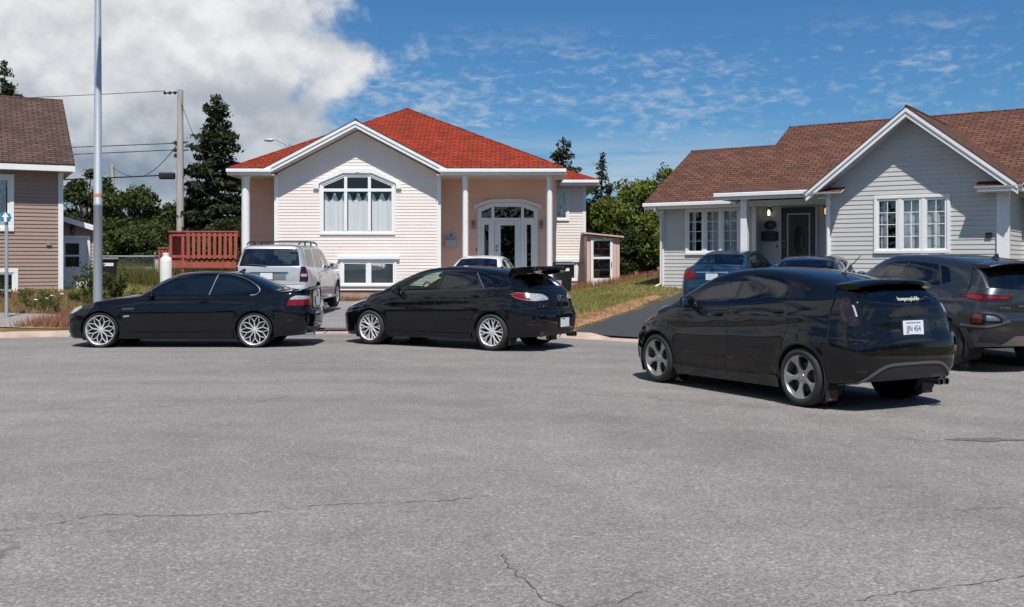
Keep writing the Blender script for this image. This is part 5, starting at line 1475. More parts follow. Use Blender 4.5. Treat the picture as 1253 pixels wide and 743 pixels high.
SM['bark'] = pmat('bark', (0.075, 0.055, 0.042), 0.95, noise=0.3, nscale=5, bump=0.6, bscale=14)
SM['hglass'] = glass_mat('house_glass', (0.86, 0.89, 0.90), 0.06)
SM['dglass'] = glass_mat('dim_glass', (0.16, 0.17, 0.18), 0.07)
SM['bulb'] = pmat('lit_bulb', (0.9, 0.9, 0.85), 0.5, emit=(1.0, 0.92, 0.82, 1.3))
SM['bulbwarm'] = pmat('lit_warm_bulb', (0.9, 0.7, 0.5), 0.5, emit=(1.0, 0.55, 0.25, 0.8))

# ------------------------------------------------------------------ ground
RT = [(-180, 14.6), (-60, 14.6), (-23, 14.1), (0, 14.0), (22, 13.7), (29, 13.3), (57, 13.0), (90, 13.0), (180, 14.6)]
GT = [(-180, .04), (-40, .045), (-22, .047), (-13, .030), (-7.5, .030), (-4, .012), (-1, .009), (3, .012), (12, .026), (18, .058), (21, .058), (25, .040), (29, .033), (60, .03), (90, .03), (180, .04)]
def polar(x, y):
    return math.hypot(x-CX, y-CY), math.degrees(math.atan2(x-CX, y-CY))
def gz(x, y):
    r, a = polar(x, y); d = r-I(RT, a)
    if d <= 0: return 0.0
    s = min(d, 13)
    s += 4*(1-math.exp(-max(d-13, 0)/4))
    return 0.085*min(1, d/0.25)+I(GT, a)*s+0.02*math.sin(x*1.7)*math.sin(y*1.3)*min(1, d/3)
def pol(a, r): return (CX+r*math.sin(R(a)), CY+r*math.cos(R(a)))

def build_ground():
    V = []; F = []
    A = np.linspace(-180, 180, 241)[:-1]
    ds = [-3, -.6, -.02, .25, .6, 1, 1.5, 2, 2.7, 3.5, 4.5, 5.6, 7, 8.5, 10, 11.5, 13, 15, 17, 20, 24, 30, 40, 60, 100, 200, 500, 1200, 3500]
    for d in ds:
        for a in A:
            r = I(RT, a)+d; x, y = pol(a, r)
            V.append((x, y, gz(x, y) if d > 0 else -0.06))
    n = len(A)
    for i in range(len(ds)-1):
        for k in range(n): F.append((i*n+k, i*n+(k+1) % n, (i+1)*n+(k+1) % n, (i+1)*n+k))
    V.append((CX, CY, -0.06)); c = len(V)-1
    for k in range(n): F.append((c, (k+1) % n, k))
    F = [f[::-1] for f in F]
    o = link('ground', mesh_from('ground', V, F, SM['ground'], None, True)); tag(o, kind='structure')
    # road: one disc with the street leading away behind the viewer
    V = []; F = []
    A2 = np.linspace(-180, 180, 181)[:-1]
    V.append((CX, CY, 0.0))
    for q in (.35, .7, 1.0):
        for a in A2:
            r = I(RT, a)*q; V.append((*pol(a, r), 0.0))
    m = len(A2)
    for k in range(m): F.append((0, 1+(k+1) % m, 1+k))
    for i in range(2):
        for k in range(m): F.append((1+i*m+k, 1+i*m+(k+1) % m, 1+(i+1)*m+(k+1) % m, 1+(i+1)*m+k))
    o = link('road', mesh_from('road', V, F, SM['asphalt'])); tag(o, kind='structure')
    bm = bmesh.new(); bm.from_mesh(o.data); bmesh.ops.recalc_face_normals(bm, faces=bm.faces)
    if bm.faces[0].normal.z < 0: bmesh.ops.reverse_faces(bm, faces=bm.faces)
    bm.to_mesh(o.data); bm.free()
    # the long cracks that cross the turning circle
    rc = np.random.default_rng(3); cm = pmat('open_crack', (0.085, 0.080, 0.075), 0.95)
    gp = lambda u, v: (u, v)
    for ci, (w, pts) in enumerate(((.011, [(-2.90, 5.8), (-2.70, 5.93), (-2.45, 6.18), (-2.05, 6.15), (-1.62, 6.22), (-1.15, 6.43), (-.65, 6.50), (-.14, 6.66)]),
            (.013, [(-.06, 5.35), (-.01, 5.11), (.05, 4.94), (.11, 4.77), (.155, 4.59), (.24, 4.51)]), (.007, [(.24, 4.51), (.44, 4.56), (.62, 4.75)]),
            (.012, [(-5.2, 10.36), (-4.48, 10.65), (-3.80, 10.77), (-2.80, 11.08)]), (.013, [(-4.9, 13.7), (-3.48, 14.75), (-1.06, 15.3)]),
            (.009, [(1.55, 4.62), (1.79, 4.73), (2.22, 4.85), (2.49, 4.98)]), (.010, [(2.7, 10.2), (3.9, 10.0), (5.1, 8.7)]))):
        V = []; F = []; P_ = smooth_loop(pts, .05, False)
        for i, p in enumerate(P_):
            a_ = P_[max(i-1, 0)]; b_ = P_[min(i+1, len(P_)-1)]; t_ = (b_-a_).normalized(); n_ = Vector((-t_.y, t_.x))
            q = p+n_*rc.normal(0, .012); ww = w*rc.uniform(.15, 1.0)*.5
            V += [(q.x-n_.x*ww, q.y-n_.y*ww, .004), (q.x+n_.x*ww, q.y+n_.y*ww, .004)]
        for i in range(len(P_)-1): F.append((2*i, 2*i+1, 2*i+3, 2*i+2))
        o = link('road_crack', mesh_from('road_crack', V, F, cm)); tag(o, kind='structure')
        if o.data.polygons[0].normal.z < 0: o.data.flip_normals()
    V = [(4.05+.30*math.cos(k*.3142)*(1+.25*math.sin(k*2.1)), 8.78+.085*math.sin(k*.3142)*(1+.45*math.cos(k*1.7)), .0045) for k in range(20)]
    o = link('oil_stain', mesh_from('oil_stain', V, [tuple(range(20))], asphalt_mat('oily_asphalt', (0.118, 0.113, 0.108), cracks=False))); tag(o, kind='structure')
    st = MB(); st.quad((-9, -60, -.004), (1.5, -60, -.004), (1.5, -5, -.004), (-9, -5, -.004))
    o = st.build('road', SM['asphalt']); tag(o, kind='structure')
    # kerb ring; dropped where the driveways cross it
    V = []; F = []
    A3 = np.linspace(-95, 95, 381)
    for a in A3:
        low = 1.0
        for (a0, a1) in ((-17, 16), (24, 62)):
            if a0 < a < a1: low = 0.22+0.78*max(0, 1-min(a-a0, a1-a)/2.0)
        h = 0.095*low; r = I(RT, a)
        for (dr, z) in ((-.34, .002), (-.06, .012), (-.02, h*.85), (.02, h), (.16, h+.004), (.17, -.02)): V.append((*pol(a, r+dr), z))
    for i in range(len(A3)-1):
        for k in range(5): F.append((i*6+k, i*6+k+1, (i+1)*6+k+1, (i+1)*6+k))
    o = link('kerb', mesh_from('kerb', V, [f[::-1] for f in F], SM['kerb'], None, True)); o.data.set_sharp_from_angle(angle=R(50)); tag(o, kind='structure')

def sheet(name, left, right, mat, n=14, m=10, lift=0.02, kind='structure', arc=None):
    """ground-hugging sheet between two polylines"""
    Lp = [Vector(p) for p in smooth_loop(left, 0.8, False)]; Rp = [Vector(p) for p in smooth_loop(right, 0.8, False)]
    def at(P, t):
        f = t*(len(P)-1); i = min(int(f), len(P)-2); return P[i].lerp(P[i+1], f-i)
    V = []; F = []
    for i in range(n+1):
        for j in range(m+1):
            p = at(Lp, i/n).lerp(at(Rp, i/n), j/m)
            if arc is not None:          # near edge follows the kerb
                aa = arc[0]+(arc[1]-arc[0])*j/m; q = Vector(pol(aa, I(RT, aa)+.12)); k = min(1, i/n*2.5); p = q.lerp(p, k*k*(3-2*k)) if i else q
            V.append((p.x, p.y, gz(p.x, p.y)+lift))
    for i in range(n):
        for j in range(m): F.append((i*(m+1)+j, i*(m+1)+j+1, (i+1)*(m+1)+j+1, (i+1)*(m+1)+j))
    o = link(name, mesh_from(name, V, F, mat, None, True)); tag(o, kind=kind)
    if o.data.polygons[0].normal.z < 0: o.data.flip_normals()
    return o

def blades(name, region, n, hmin, hmax, mat, w=0.012, lean=0.5, clump=None, seed=1):
    """grass as one mesh of slim triangles; region(x,y)->density 0..1 on a bounding box"""
    r = np.random.default_rng(seed)
    (xa, xb, ya, yb), fn = region
    V = []; F = []
    c = 0
    while c < n:
        x = r.uniform(xa, xb); y = r.uniform(ya, yb)
        if r.uniform() > fn(x, y): 
            c += 0.15; continue
        c += 1
        z = gz(x, y)
        for q in range(3):
            bx = x+r.normal(0, .03); by = y+r.normal(0, .03)
            a = r.uniform(0, 6.283); h = r.uniform(hmin, hmax); l = r.uniform(0, lean)*h; b = r.uniform(0, 6.283)
            dx, dy = math.cos(a)*w, math.sin(a)*w
            k = len(V)
            V += [(bx-dx, by-dy, z-.01), (bx+dx, by+dy, z-.01), (bx+math.cos(b)*l, by+math.sin(b)*l, z+h)]
            F.append((k, k+1, k+2))
    o = link(name, mesh_from(name, V, F, mat)); tag(o, kind='stuff')
    return o

# ------------------------------------------------------------------ building pieces (local axes: x along the front, y inwards, z up)
def wall_intervals(poly, z):
    xs = []
    n = len(poly)
    for i in range(n):
        (x0, z0), (x1, z1) = poly[i], poly[(i+1) % n]
        if (z0 > z) != (z1 > z): xs.append(x0+(x1-x0)*(z-z0)/(z1-z0))
    xs.sort()
    return [(xs[i], xs[i+1]) for i in range(0, len(xs)-1, 2)]

def lap_wall(name, parent, poly, mp, mat, holes=(), lap=0.105, proud=0.012, z00=None):
    """horizontal lap boards; mp(u, z, out) -> local point"""
    zs = [p[1] for p in poly]; z0, z1 = min(zs), max(zs)
    if z00 is None: z00 = z0
    crit = sorted(set([p[1] for p in poly]+[p[1] for h in holes for p in h]))
    mb = MB(); z = z00; e = 1e-5
    while z < z1-e:
        zt = min(z+lap, z1); zb = max(z, z0)
        cuts = [zb]+[c for c in crit if zb+e < c < zt-e]+[zt]
        out = lambda q: proud*(1-(q-z)/lap)+0.003
        for a, b in zip(cuts, cuts[1:]):
            def iv(q):
                base = wall_intervals(poly, q)
                for h in holes:
                    for (ha, hb) in wall_intervals(h, q):
                        nb = []
                        for (l, r) in base:
                            if hb <= l or ha >= r: nb.append((l, r)); continue
                            if ha > l: nb.append((l, ha))
                            if hb < r: nb.append((hb, r))
                        base = nb
                return base
            A = iv(a+e); B = iv(b-e)
            if len(A) != len(B): A = B = iv((a+b)/2)
            for (l0, r0), (l1, r1) in zip(A, B):
                mb.quad(mp(l0, a, out(a)), mp(r0, a, out(a)), mp(r1, b, out(b)), mp(l1, b, out(b)))
            if a == zb and z > z00+e:
                for (l0, r0) in A:
                    mb.quad(mp(l0, a, 0.003), mp(r0, a, 0.003), mp(r0, a, out(a)), mp(l0, a, out(a)))
        z += lap
    return mb.build(name, mat, parent)

def front(y): return lambda u, z, o: (u, y-o, z)
def right_side(x): return lambda u, z, o: (x+o, u, z)
def left_side(x): return lambda u, z, o: (x-o, -u, z)

def roof_plane(mb, pts, th=0.05, mi=0, mi2=1):
    """pts: planar polygon, counter-clockwise from above; shingled top with UVs in metres, dark edges"""
    P = [Vector(p) for p in pts]
    n = Vector((0, 0, 0))
    for i in range(1, len(P)-1): n += (P[i]-P[0]).cross(P[i+1]-P[0])
    n.normalize()
    if n.z < 0: P.reverse(); n = -n
    hu = Vector((0, 0, 1)).cross(n); hu = hu.normalized() if hu.length > 1e-4 else Vector((1, 0, 0))
    vu = n.cross(hu)
    uv = [(p.dot(hu), p.dot(vu)) for p in P]
    k = len(P)
    mb.add(P, [tuple(range(k))], mi, uv)
    Q = [p-n*th for p in P]
    mb.add(P+Q, [(i, k+i, k+(i+1) % k, (i+1) % k) for i in range(k)]+[tuple(range(2*k-1, k-1, -1))], mi2)
    return mb

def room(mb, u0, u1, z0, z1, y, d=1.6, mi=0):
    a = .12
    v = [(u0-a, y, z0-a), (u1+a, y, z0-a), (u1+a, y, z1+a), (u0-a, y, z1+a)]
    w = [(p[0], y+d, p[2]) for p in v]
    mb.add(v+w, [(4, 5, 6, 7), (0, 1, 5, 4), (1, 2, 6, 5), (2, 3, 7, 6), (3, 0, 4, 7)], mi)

def wavy(mb, u0, u1, z0, z1, y, amp=0.03, freq=11, top=None, n=40, mi=0):
    V = []; F = []; rows = 6
    for j in range(rows+1):
        for i in range(n+1):
            u = u0+(u1-u0)*i/n; t = j/rows
            zt = z1 if top is None else top(u)
            V.append((u, y+amp*math.sin(u*freq*2+0.6*math.sin(u*5))*(1-.4*t)+.3*amp*math.sin(u*freq*5.1), z0+(zt-z0)*t))
    for j in range(rows):
        for i in range(n): F.append((j*(n+1)+i, j*(n+1)+i+1, (j+1)*(n+1)+i+1, (j+1)*(n+1)+i))
    mb.add(V, F, mi)

def rect_window(parent, u0, u1, z0, z1, y, cols, mat, casing=0.075, sash=0.05, grid=None, glass=None, proud=0.045, curtain=None, blind=False, widths=None, room_d=1.6):
    """cased window in a wall facing -y: frame, panes, optional grille bars, curtain or blind, dim room behind. returns the hole outline"""
    W = MB()
    b = .006
    W.bbox(u0-casing, u1+casing, y-proud, y+.02, z1, z1+casing, b); W.bbox(u0-casing, u1+casing, y-proud-.012, y+.02, z0-casing, z0, b)
    W.bbox(u0-casing, u0, y-proud, y+.02, z0+.001, z1-.001, b); W.bbox(u1, u1+casing, y-proud, y+.02, z0+.001, z1-.001, b)
    ed = [u0+(u1-u0)*k/cols for k in range(cols+1)] if widths is None else widths
    mull = 0.085
    spans = []
    for k in range(cols):
        a = ed[k]+(mull/2 if k > 0 else 0); c = ed[k+1]-(mull/2 if k < cols-1 else 0)
        if k > 0: W.bbox(ed[k]-mull/2, ed[k]+mull/2, y-proud+.01, y+.03, z0+.001, z1-.001, b)
        spans.append((a, c))
    yg = y-.002
    for (a, c) in spans:
        for (x0, x1, q0, q1) in ((a, c, z0, z0+sash), (a, c, z1-sash, z1), (a, a+sash, z0+sash, z1-sash), (c-sash, c, z0+sash, z1-sash)):
            W.box(x0+.001, x1-.001, y-.025, y+.025, q0+.001, q1-.001)
        if grid:
            gc, gr = grid
            for i in range(1, gc):
                x = a+sash+(c-a-2*sash)*i/gc; W.box(x-.009, x+.009, yg-.010, yg-.004, z0+sash, z1-sash)
            for j in range(1, gr):
                q = z0+sash+(z1-z0-2*sash)*j/gr; W.box(a+sash, c-sash, yg-.011, yg-.005, q-.009, q+.009)
    w = W.build('window', SM['trimw'], parent)
    g = MB()
    for (a, c) in spans: g.box(a+sash*.9, c-sash*.9, yg, yg+.006, z0+sash*.9, z1-sash*.9)
    g.build('pane', glass or SM['hglass'], w)
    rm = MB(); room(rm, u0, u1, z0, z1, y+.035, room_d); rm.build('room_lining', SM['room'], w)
    if curtain:
        cm = MB()
        for (a, c) in curtain: wavy(cm, a, c, z0-.05, z1+.02, y+.11)
        cm.build('curtain', SM['curtain'], w)
    if blind:
        bm_ = MB()
        k = int((z1-z0)/.045)
        for i in range(k): 
            q = z0+.045*i; bm_.add([(u0, y+.08, q), (u1, y+.08, q), (u1, y+.055, q+.036), (u0, y+.055, q+.036)], [(0, 1, 2, 3)])
        bm_.build('blind', SM['blind'], w)
    return [(u0, z0), (u1, z0), (u1, z1), (u0, z1)]

def corner_post(parent, u, y, z0, z1, w=0.11, mat=None):
    mb = MB(); mb.bbox(u-w/2, u+w/2, y-.035, y+.07, z0, z1, .005)
    return mb.build('corner_trim', mat or SM['trimw'], parent)

def round_column(parent, u, y, z0, z1, r=0.11):
    mb = MB()
    mb.lathe([(r*1.25, z0), (r*1.25, z0+.08), (r*1.02, z0+.12), (r, z0+.3), (r*.95, z1-.25), (r*1.0, z1-.12), (r*1.25, z1-.08), (r*1.25, z1)], 24, 'z', (u, y, 0))
    return mb.build('column', SM['trimw'], parent, smooth=True, sharp=40)

def wall_lantern(parent, u, y, z, lit=None, mat=None):
    mb = MB()
    mb.lathe([(.001, -.01), (.055, -.01), (.055, .012), (.001, .012)], 14, 'y', (u, y-.025, z+.06))
    mb.tube([(u, y-.03, z+.06), (u, y-.11, z+.10), (u, y-.14, z+.16)], .012, 8)
    mb.lathe([(.005, .20), (.03, .185), (.085, .135), (.075, .13), (.001, .13)], 14, 'z', (u, y-.14, z))
    mb.lathe([(.045, -.12), (.06, -.10), (.001, -.09)], 14, 'z', (u, y-.14, z))
    for k in range(6):
        a = k*math.pi/3; mb.tube([(u+.05*math.cos(a), y-.14+.05*math.sin(a), z-.11), (u+.07*math.cos(a), y-.14+.07*math.sin(a), z+.135)], .006, 5)
    o = mb.build('wall_lantern', mat or SM['pewter'], parent, smooth=True, sharp=40)
    g = MB(); g.lathe([(.001, -.09), (.035, -.085), (.045, -.03), (.04, .05), (.02, .09), (.001, .1)], 12, 'z', (u, y-.14, z))
    g.build('bulb', lit or SM['hglass'], o, smooth=True)
    return o
# ------------------------------------------------------------------ house with the red roof
def red_house():
    H = empty('house', (-5.2, 34.5, 0)); tag(H, 'cream-sided house under a bright red hipped roof with a tall arched window in its gable', 'house')
    # openings
    arch = [(-1.2, 2.50), (1.2, 2.50), (1.2, 4.10), (.45, 4.42), (-.45, 4.42), (-1.2, 4.10)]
    base = rect_window(H, -.50, 1.24, .76, 1.50, 0, 2, None, blind=True, room_d=.5)
    gab = [(-2.74, .56), (2.74, .56), (2.74, 4.48), (0, 5.93), (-2.74, 4.48)]
    lap_wall('wall', H, gab, front(0), SM['cream'], [arch, base])
    f = MB(); f.box(-2.70, 2.70, .03, .3, -.3, .555); f.build('foundation', SM['foundation'], H)
    for u in (-2.74, 2.74): corner_post(H, u, 0, .56, 4.45, .13)
    # arched window
    W = MB()
    def ring(outer, inner, ya, yb):
        n = len(outer)
        vs = [(p[0], ya, p[1]) for p in outer]+[(p[0], ya, p[1]) for p in inner]+[(p[0], yb, p[1]) for p in outer]+[(p[0], yb, p[1]) for p in inner]
        fs = []
        for i in range(n):
            j = (i+1) % n
            fs += [(i, j, n+j, n+i), (2*n+i, 3*n+i, 3*n+j, 2*n+j), (i, 2*n+i, 2*n+j, j), (n+i, n+j, 3*n+j, 3*n+i)]
        W.add(vs, fs)
    A0 = [Vector(p) for p in [(-1.2, 2.50), (1.2, 2.50), (1.2, 4.10), (.45, 4.42), (-.45, 4.42), (-1.2, 4.10)]]
    ring(inset_loop(A0, -.07), A0, -.05, .03)
    ring([p for p in A0], inset_loop(A0, .055), -.028, .026)
    for u in (-.40, .40): W.bbox(u-.05, u+.05, -.04, .03, 2.555, 4.37, .006)
    W.bbox(-1.145, 1.145, -.042, .028, 3.88, 3.98, .006)
    w = W.build('window', SM['trimw'], H)
    g = MB(); gp = inset_loop(A0, .05); g.add([(p.x, .0, p.y) for p in gp], [tuple(range(6))]); g.build('pane', SM['hglass'], w)
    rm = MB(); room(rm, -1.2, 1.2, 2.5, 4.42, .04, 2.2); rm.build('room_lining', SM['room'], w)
    cm = MB()
    for a, c in ((-1.15, -.45), (-.35, .35), (.45, 1.15)):
        m_ = (a+c)/2; hw = (c-a)/2
        wavy(cm, a+.02, c-.02, 2.45, 3.88, .12, .03, 12, lambda u: 3.70+.13*math.cos((u-m_)/hw*7), n=48)
    cm.build('curtain', SM['curtain'], w)
    hd = MB()
    pts_o = [(-1.48, 3.98), (-1.48, 4.14), (-1.30, 4.22), (-.55, 4.64), (.55, 4.64), (1.30, 4.22), (1.48, 4.14), (1.48, 3.98)]
    pts_i = [(-1.30, 3.98), (-1.30, 4.10), (-1.275, 4.16), (-.48, 4.50), (.48, 4.50), (1.275, 4.16), (1.30, 4.10), (1.30, 3.98)]
    n = len(pts_o)
    vs = [(p[0], -.09, p[1]) for p in pts_o]+[(p[0], -.09, p[1]) for p in pts_i]+[(p[0], .0, p[1]) for p in pts_o]+[(p[0], .0, p[1]) for p in pts_i]
    fs = []
    for i in range(n-1): fs += [(i, n+i, n+i+1, i+1), (i, i+1, 2*n+i+1, 2*n+i), (n+i, 3*n+i, 3*n+i+1, n+i+1)]
    fs += [(0, 2*n, 3*n, n), (n-1, 2*n-1, 4*n-1, 3*n-1)]
    hd.add(vs, fs); hd.bbox(-.06, .06, -.105, -.08, 4.52, 4.68, .006)
    hd.build('window_header', SM['trimw'], H, recalc=True)
    h2 = MB(); h2.bbox(-.66, 1.42, -.10, .0, 1.60, 1.72, .01); h2.bbox(-.62, 1.38, -.07, .0, 1.55, 1.60, .005); h2.build('window_header', SM['trimw'], H)
    # recessed walls
    lap_wall('wall', H, [(-4.1, .9), (-2.7, .9), (-2.7, 4.45), (-4.1, 4.45)], front(1.5), SM['salmon'])
    sw = lap_wall('wall', H, [(0, .56), (1.5, .56), (1.5, 4.45), (0, 4.45)], right_side(2.74), SM['cream'])
    sw = lap_wall('wall', H, [(-1.5, .56), (0, .56), (0, 4.45), (-1.5, 4.45)], left_side(-2.74), SM['cream'])
    du0, du1 = 4.08, 6.02
    hole = [(du0, .95), (du1, .95), (du1, 3.32), (du1-.45, 3.50), (du0+.45, 3.50), (du0, 3.32)]
    lap_wall('wall', H, [(2.7, .9), (6.75, .9), (6.75, 4.45), (2.7, 4.45)], front(1.5), SM['salmon'], [hole])
    # entrance
    E = MB(); y = 1.5
    ho = [Vector(p) for p in hole]; n = 6
    ou = inset_loop(ho, -.09)
    for (ya, yb, o_, i_) in ((y-.05, y+.02, ou, ho), (y-.03, y+.05, ho, inset_loop(ho, .05))):
        vs = [(p.x, ya, p.y) for p in o_]+[(p.x, ya, p.y) for p in i_]+[(p.x, yb, p.y) for p in o_]+[(p.x, yb, p.y) for p in i_]
        fs = []
        for i in range(n):
            j = (i+1) % n; fs += [(i, j, n+j, n+i), (2*n+i, 3*n+i, 3*n+j, 2*n+j), (i, 2*n+i, 2*n+j, j), (n+i, n+j, 3*n+j, 3*n+i)]
        E.add(vs, fs)
    for u in (4.53, 5.57): E.bbox(u-.05, u+.05, y-.045, y+.05, 1.0, 3.44, .006)
    E.bbox(4.13, 5.97, y-.047, y+.048, 2.98, 3.06, .006)
    for (a, c) in ((4.13, 4.48), (5.62, 5.97)):      # side lights: panel with a narrow dark glass
        for (x0, x1, z0, z1) in ((a, a+.10, 1.0, 2.98), (c-.10, c, 1.0, 2.98), (a+.10, c-.10, 1.0, 1.25), (a+.10, c-.10, 2.82, 2.98)):
            E.box(x0+.001, x1-.001, y-.02, y+.03, z0, z1-.001)
    e = E.build('entrance_frame', SM['trimw'], H)
    d = MB()
    for (x0, x1, z0, z1) in ((4.585, 4.80, .98, 2.975), (5.30, 5.515, .98, 2.975), (4.80, 5.30, .98, 1.22), (4.80, 5.30, 2.80, 2.975)):
        d.box(x0+.001, x1-.001, y-.01, y+.035, z0, z1)
    dr = d.build('door', SM['doorwhite'], H)
    g = MB(); g.box(4.79, 5.31, y+.0, y+.008, 1.21, 2.81); g.build('pane', SM['dglass'], dr)
    for z, nm in ((1.92, 'door_handle'), (2.06, 'door_lock')):
        k = MB(); k.lathe([(.001, -.07), (.03, -.06), (.03, -.03), (.018, -.01), (.04, -.008), (.04, .0)], 12, 'y', (4.66, y-.012, z)); k.build(nm, SM['pewter'], dr, smooth=True)
    g = MB()
    gl = inset_loop(ho, .045)
    g.add([(gl[i].x if i > 1 else (4.12 if i == 0 else 5.98), y+.012, gl[i].y if i > 1 else 3.05) for i in range(6)], [tuple(range(6))])
    for (a, c) in ((4.22, 4.39), (5.71, 5.88)): g.box(a, c, y+.004, y+.010, 1.24, 2.83)
    g.build('pane', SM['dglass'], e)
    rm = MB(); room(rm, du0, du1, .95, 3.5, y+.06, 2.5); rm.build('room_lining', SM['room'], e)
    hd = MB()
    po = [(3.86, 3.36), (3.86, 3.50), (4.0, 3.56), (4.52, 3.72), (5.58, 3.72), (6.10, 3.56), (6.24, 3.50), (6.24, 3.36)]
    pi = [(3.98, 3.36), (3.98, 3.42), (4.02, 3.45), (4.50, 3.60), (5.60, 3.60), (6.08, 3.45), (6.12, 3.42), (6.12, 3.36)]
    n = 8
    vs = [(p[0], y-.10, p[1]) for p in po]+[(p[0], y-.10, p[1]) for p in pi]+[(p[0], y, p[1]) for p in po]+[(p[0], y, p[1]) for p in pi]
    fs = []
    for i in range(n-1): fs += [(i, n+i, n+i+1, i+1), (i, i+1, 2*n+i+1, 2*n+i), (n+i, 3*n+i, 3*n+i+1, n+i+1)]
    fs += [(0, 2*n, 3*n, n), (n-1, 2*n-1, 4*n-1, 3*n-1)]
    hd.add(vs, fs); hd.build('door_header', SM['trimw'], H, recalc=True)
    wall_lantern(H, 3.85, y, 2.78); wall_lantern(H, 6.22, y, 2.78)
    mbx = MB(); mbx.bbox(2.86, 3.26, y-.16, y-.02, 2.05, 2.24, .02); mbx.bbox(2.83, 3.29, y-.18, y-.02, 2.23, 2.30, .02)
    mo = mbx.build('letter_box', SM['trimgrey'], H)
    pl = MB(); pl.prism([(3.06+.16*math.cos(R(a)), 2.45+.14*math.sin(R(a))) for a in range(0, 360, 15)], 'y', y-.05, y-.02)
    po_ = pl.build('number_plaque', SM['trimgrey'], H, recalc=True)
    lettering('house_number', '8', .16, Matrix.Translation((3.06, y-.054, 2.45)) @ Matrix.Rotation(R(90), 4, 'X'), SM['iron'], po_, .003)
    db = MB(); db.bbox(3.93, 3.97, y-.03, y-.015, 1.90, 1.99, .004); db.build('door_bell', SM['iron'], H)
    # porch floor, steps, columns
    p = MB(); p.box(2.80, 6.85, -.45, 1.48, .3, .90)
    for i in range(4): p.box(4.2, 5.9, -.45-.29*(i+1), -.45-.29*i-.001, -.1, .90-.17*(i+1))
    p.build('porch_floor', SM['concrete'], H)
    for u in (3.64, 6.46): round_column(H, u, -.2, .90, 4.42, .10)
    round_column(H, -3.72, -.2, .35, 4.42, .14)
    # right wing and the rest of the body
    v = 4.5
    hole = rect_window(H, 6.86, 7.30, 3.15, 4.22, v, 1, None, curtain=[(6.86, 7.3)])
    hole2 = rect_window(H, 6.95, 7.62, .85, 1.42, v, 1, None, blind=True, room_d=.5)
    lap_wall('wall', H, [(6.3, .53), (7.95, .53), (7.95, 4.45), (6.3, 4.45)], front(v), SM['cream'], [hole, hole2])
    h3 = MB(); h3.bbox(6.75, 7.88, v-.10, v, 1.50, 1.64, .01); h3.build('window_header', SM['trimw'], H)
    corner_post(H, 7.95, v, .5, 4.45, .13)
    lap_wall('wall', H, [(v, .53), (12, .53), (12, 4.45), (v, 4.45)], right_side(7.95), SM['cream'], lap=.21)
    lap_wall('wall', H, [(1.5, .53), (v, .53), (v, 4.45), (1.5, 4.45)], right_side(6.72), SM['cream'], lap=.21)
    lap_wall('wall', H, [(-12, .53), (-1.5, .53), (-1.5, 4.45), (-12, 4.45)], left_side(-4.1), SM['cream'], lap=.21)
    b = MB(); b.box(-4.05, 7.9, 11.9, 12, .2, 4.45); b.build('rear_wall', SM['cream'], H)
    for q in ((-4.0, -2.8, 1.6, 1.7, .0, .9), (6.3, 7.9, v+.03, v+.2, .1, .53)):
        b = MB(); b.box(*q); b.build('foundation', SM['foundation'], H)
    # roofs
    r = MB(); ze = 4.64
    ap = (1.15, 5.0, 7.42); c = [(-4.25, -.5, ze), (6.98, -.5, ze), (6.98, 10.5, ze), (-4.25, 10.5, ze)]
    for i in range(1, 4): roof_plane(r, [c[i], c[(i+1) % 4], ap])
    s_ = .527
    zr = ze+3.06*s_; sh = (ap[2]-ze)/5.5; vv = -.5+3.06*s_/sh          # where the gable ridge meets the hip
    roof_plane(r, [c[0], (-3.06, -.5, ze), (0, vv, zr), ap]); roof_plane(r, [(3.06, -.5, ze), c[1], ap, (0, vv, zr)])
    for sg in (-1, 1): roof_plane(r, [(0, -.5, zr), (0, vv, zr), (sg*3.06, -.5, ze)])
    w2 = [(-4.6, 4.0, ze-.01), (8.45, 4.0, ze-.01), (8.45, 12.5, ze-.01), (-4.6, 12.5, ze-.01)]
    ra, rb = (-.4, 8.25, 6.35), (4.2, 8.25, 6.35)
    for q in ([w2[0], w2[1], rb, ra], [w2[1], w2[2], rb], [w2[2], w2[3], ra, rb], [w2[3], w2[0], ra]): roof_plane(r, q)
    rf = r.build('roof', [SM['redroof'], SM['drip']], H)
    cp = MB()
    for i in range(4):
        a = Vector(c[i]); b_ = Vector(ap)
        cp.tube([a.lerp(b_, .01)+Vector((0, 0, -.02)), b_+Vector((0, 0, -.01))], .045, 6)
    cp.tube([(0, -.5, zr-.01), (0, 2.8, zr-.01)], .045, 6)
    cp.lathe([(.001, .05), (.10, .03), (.13, -.03)], 10, 'z', (ap[0], ap[1], ap[2]-.01))
    cp.build('ridge_cap', SM['redroof'], rf)
    fa = MB()
    for (x0, x1) in ((-4.25, -2.80), (2.80, 6.98)): fa.box(x0, x1, -.52, -.49, ze-.24, ze-.055)
    for (x0, x1) in ((-4.27, -2.78), (2.78, 7.0)): fa.bbox(x0, x1, -.62, -.522, ze-.15, ze-.04, .012)       # gutter
    fa.box(-4.27, -4.24, -.49, 10.5, ze-.24, ze-.055); fa.box(6.97, 7.0, -.49, 4.5, ze-.24, ze-.055)
    fa.box(6.6, 8.45, 3.98, 4.01, ze-.25, ze-.065); fa.bbox(6.6, 8.47, 3.88, 3.978, ze-.16, ze-.05, .012); fa.box(8.44, 8.47, 4.012, 12.5, ze-.25, ze-.065)
    for sg in (-1, 1):                               # sloping barge boards
        for (ya, yb, t0, t1) in ((-.53, -.49, .055, .27), (-.56, -.532, .056, .15)):
            pl_ = [(0, zr-t0), (sg*3.06, zr-3.06*s_-t0), (sg*3.06, zr-3.06*s_-t1), (0, zr-t1)]
            fa.prism(pl_ if sg < 0 else pl_[::-1], 'y', ya, yb)
    fa.build('fascia', SM['trimw'], H, recalc=True)
    so = MB()
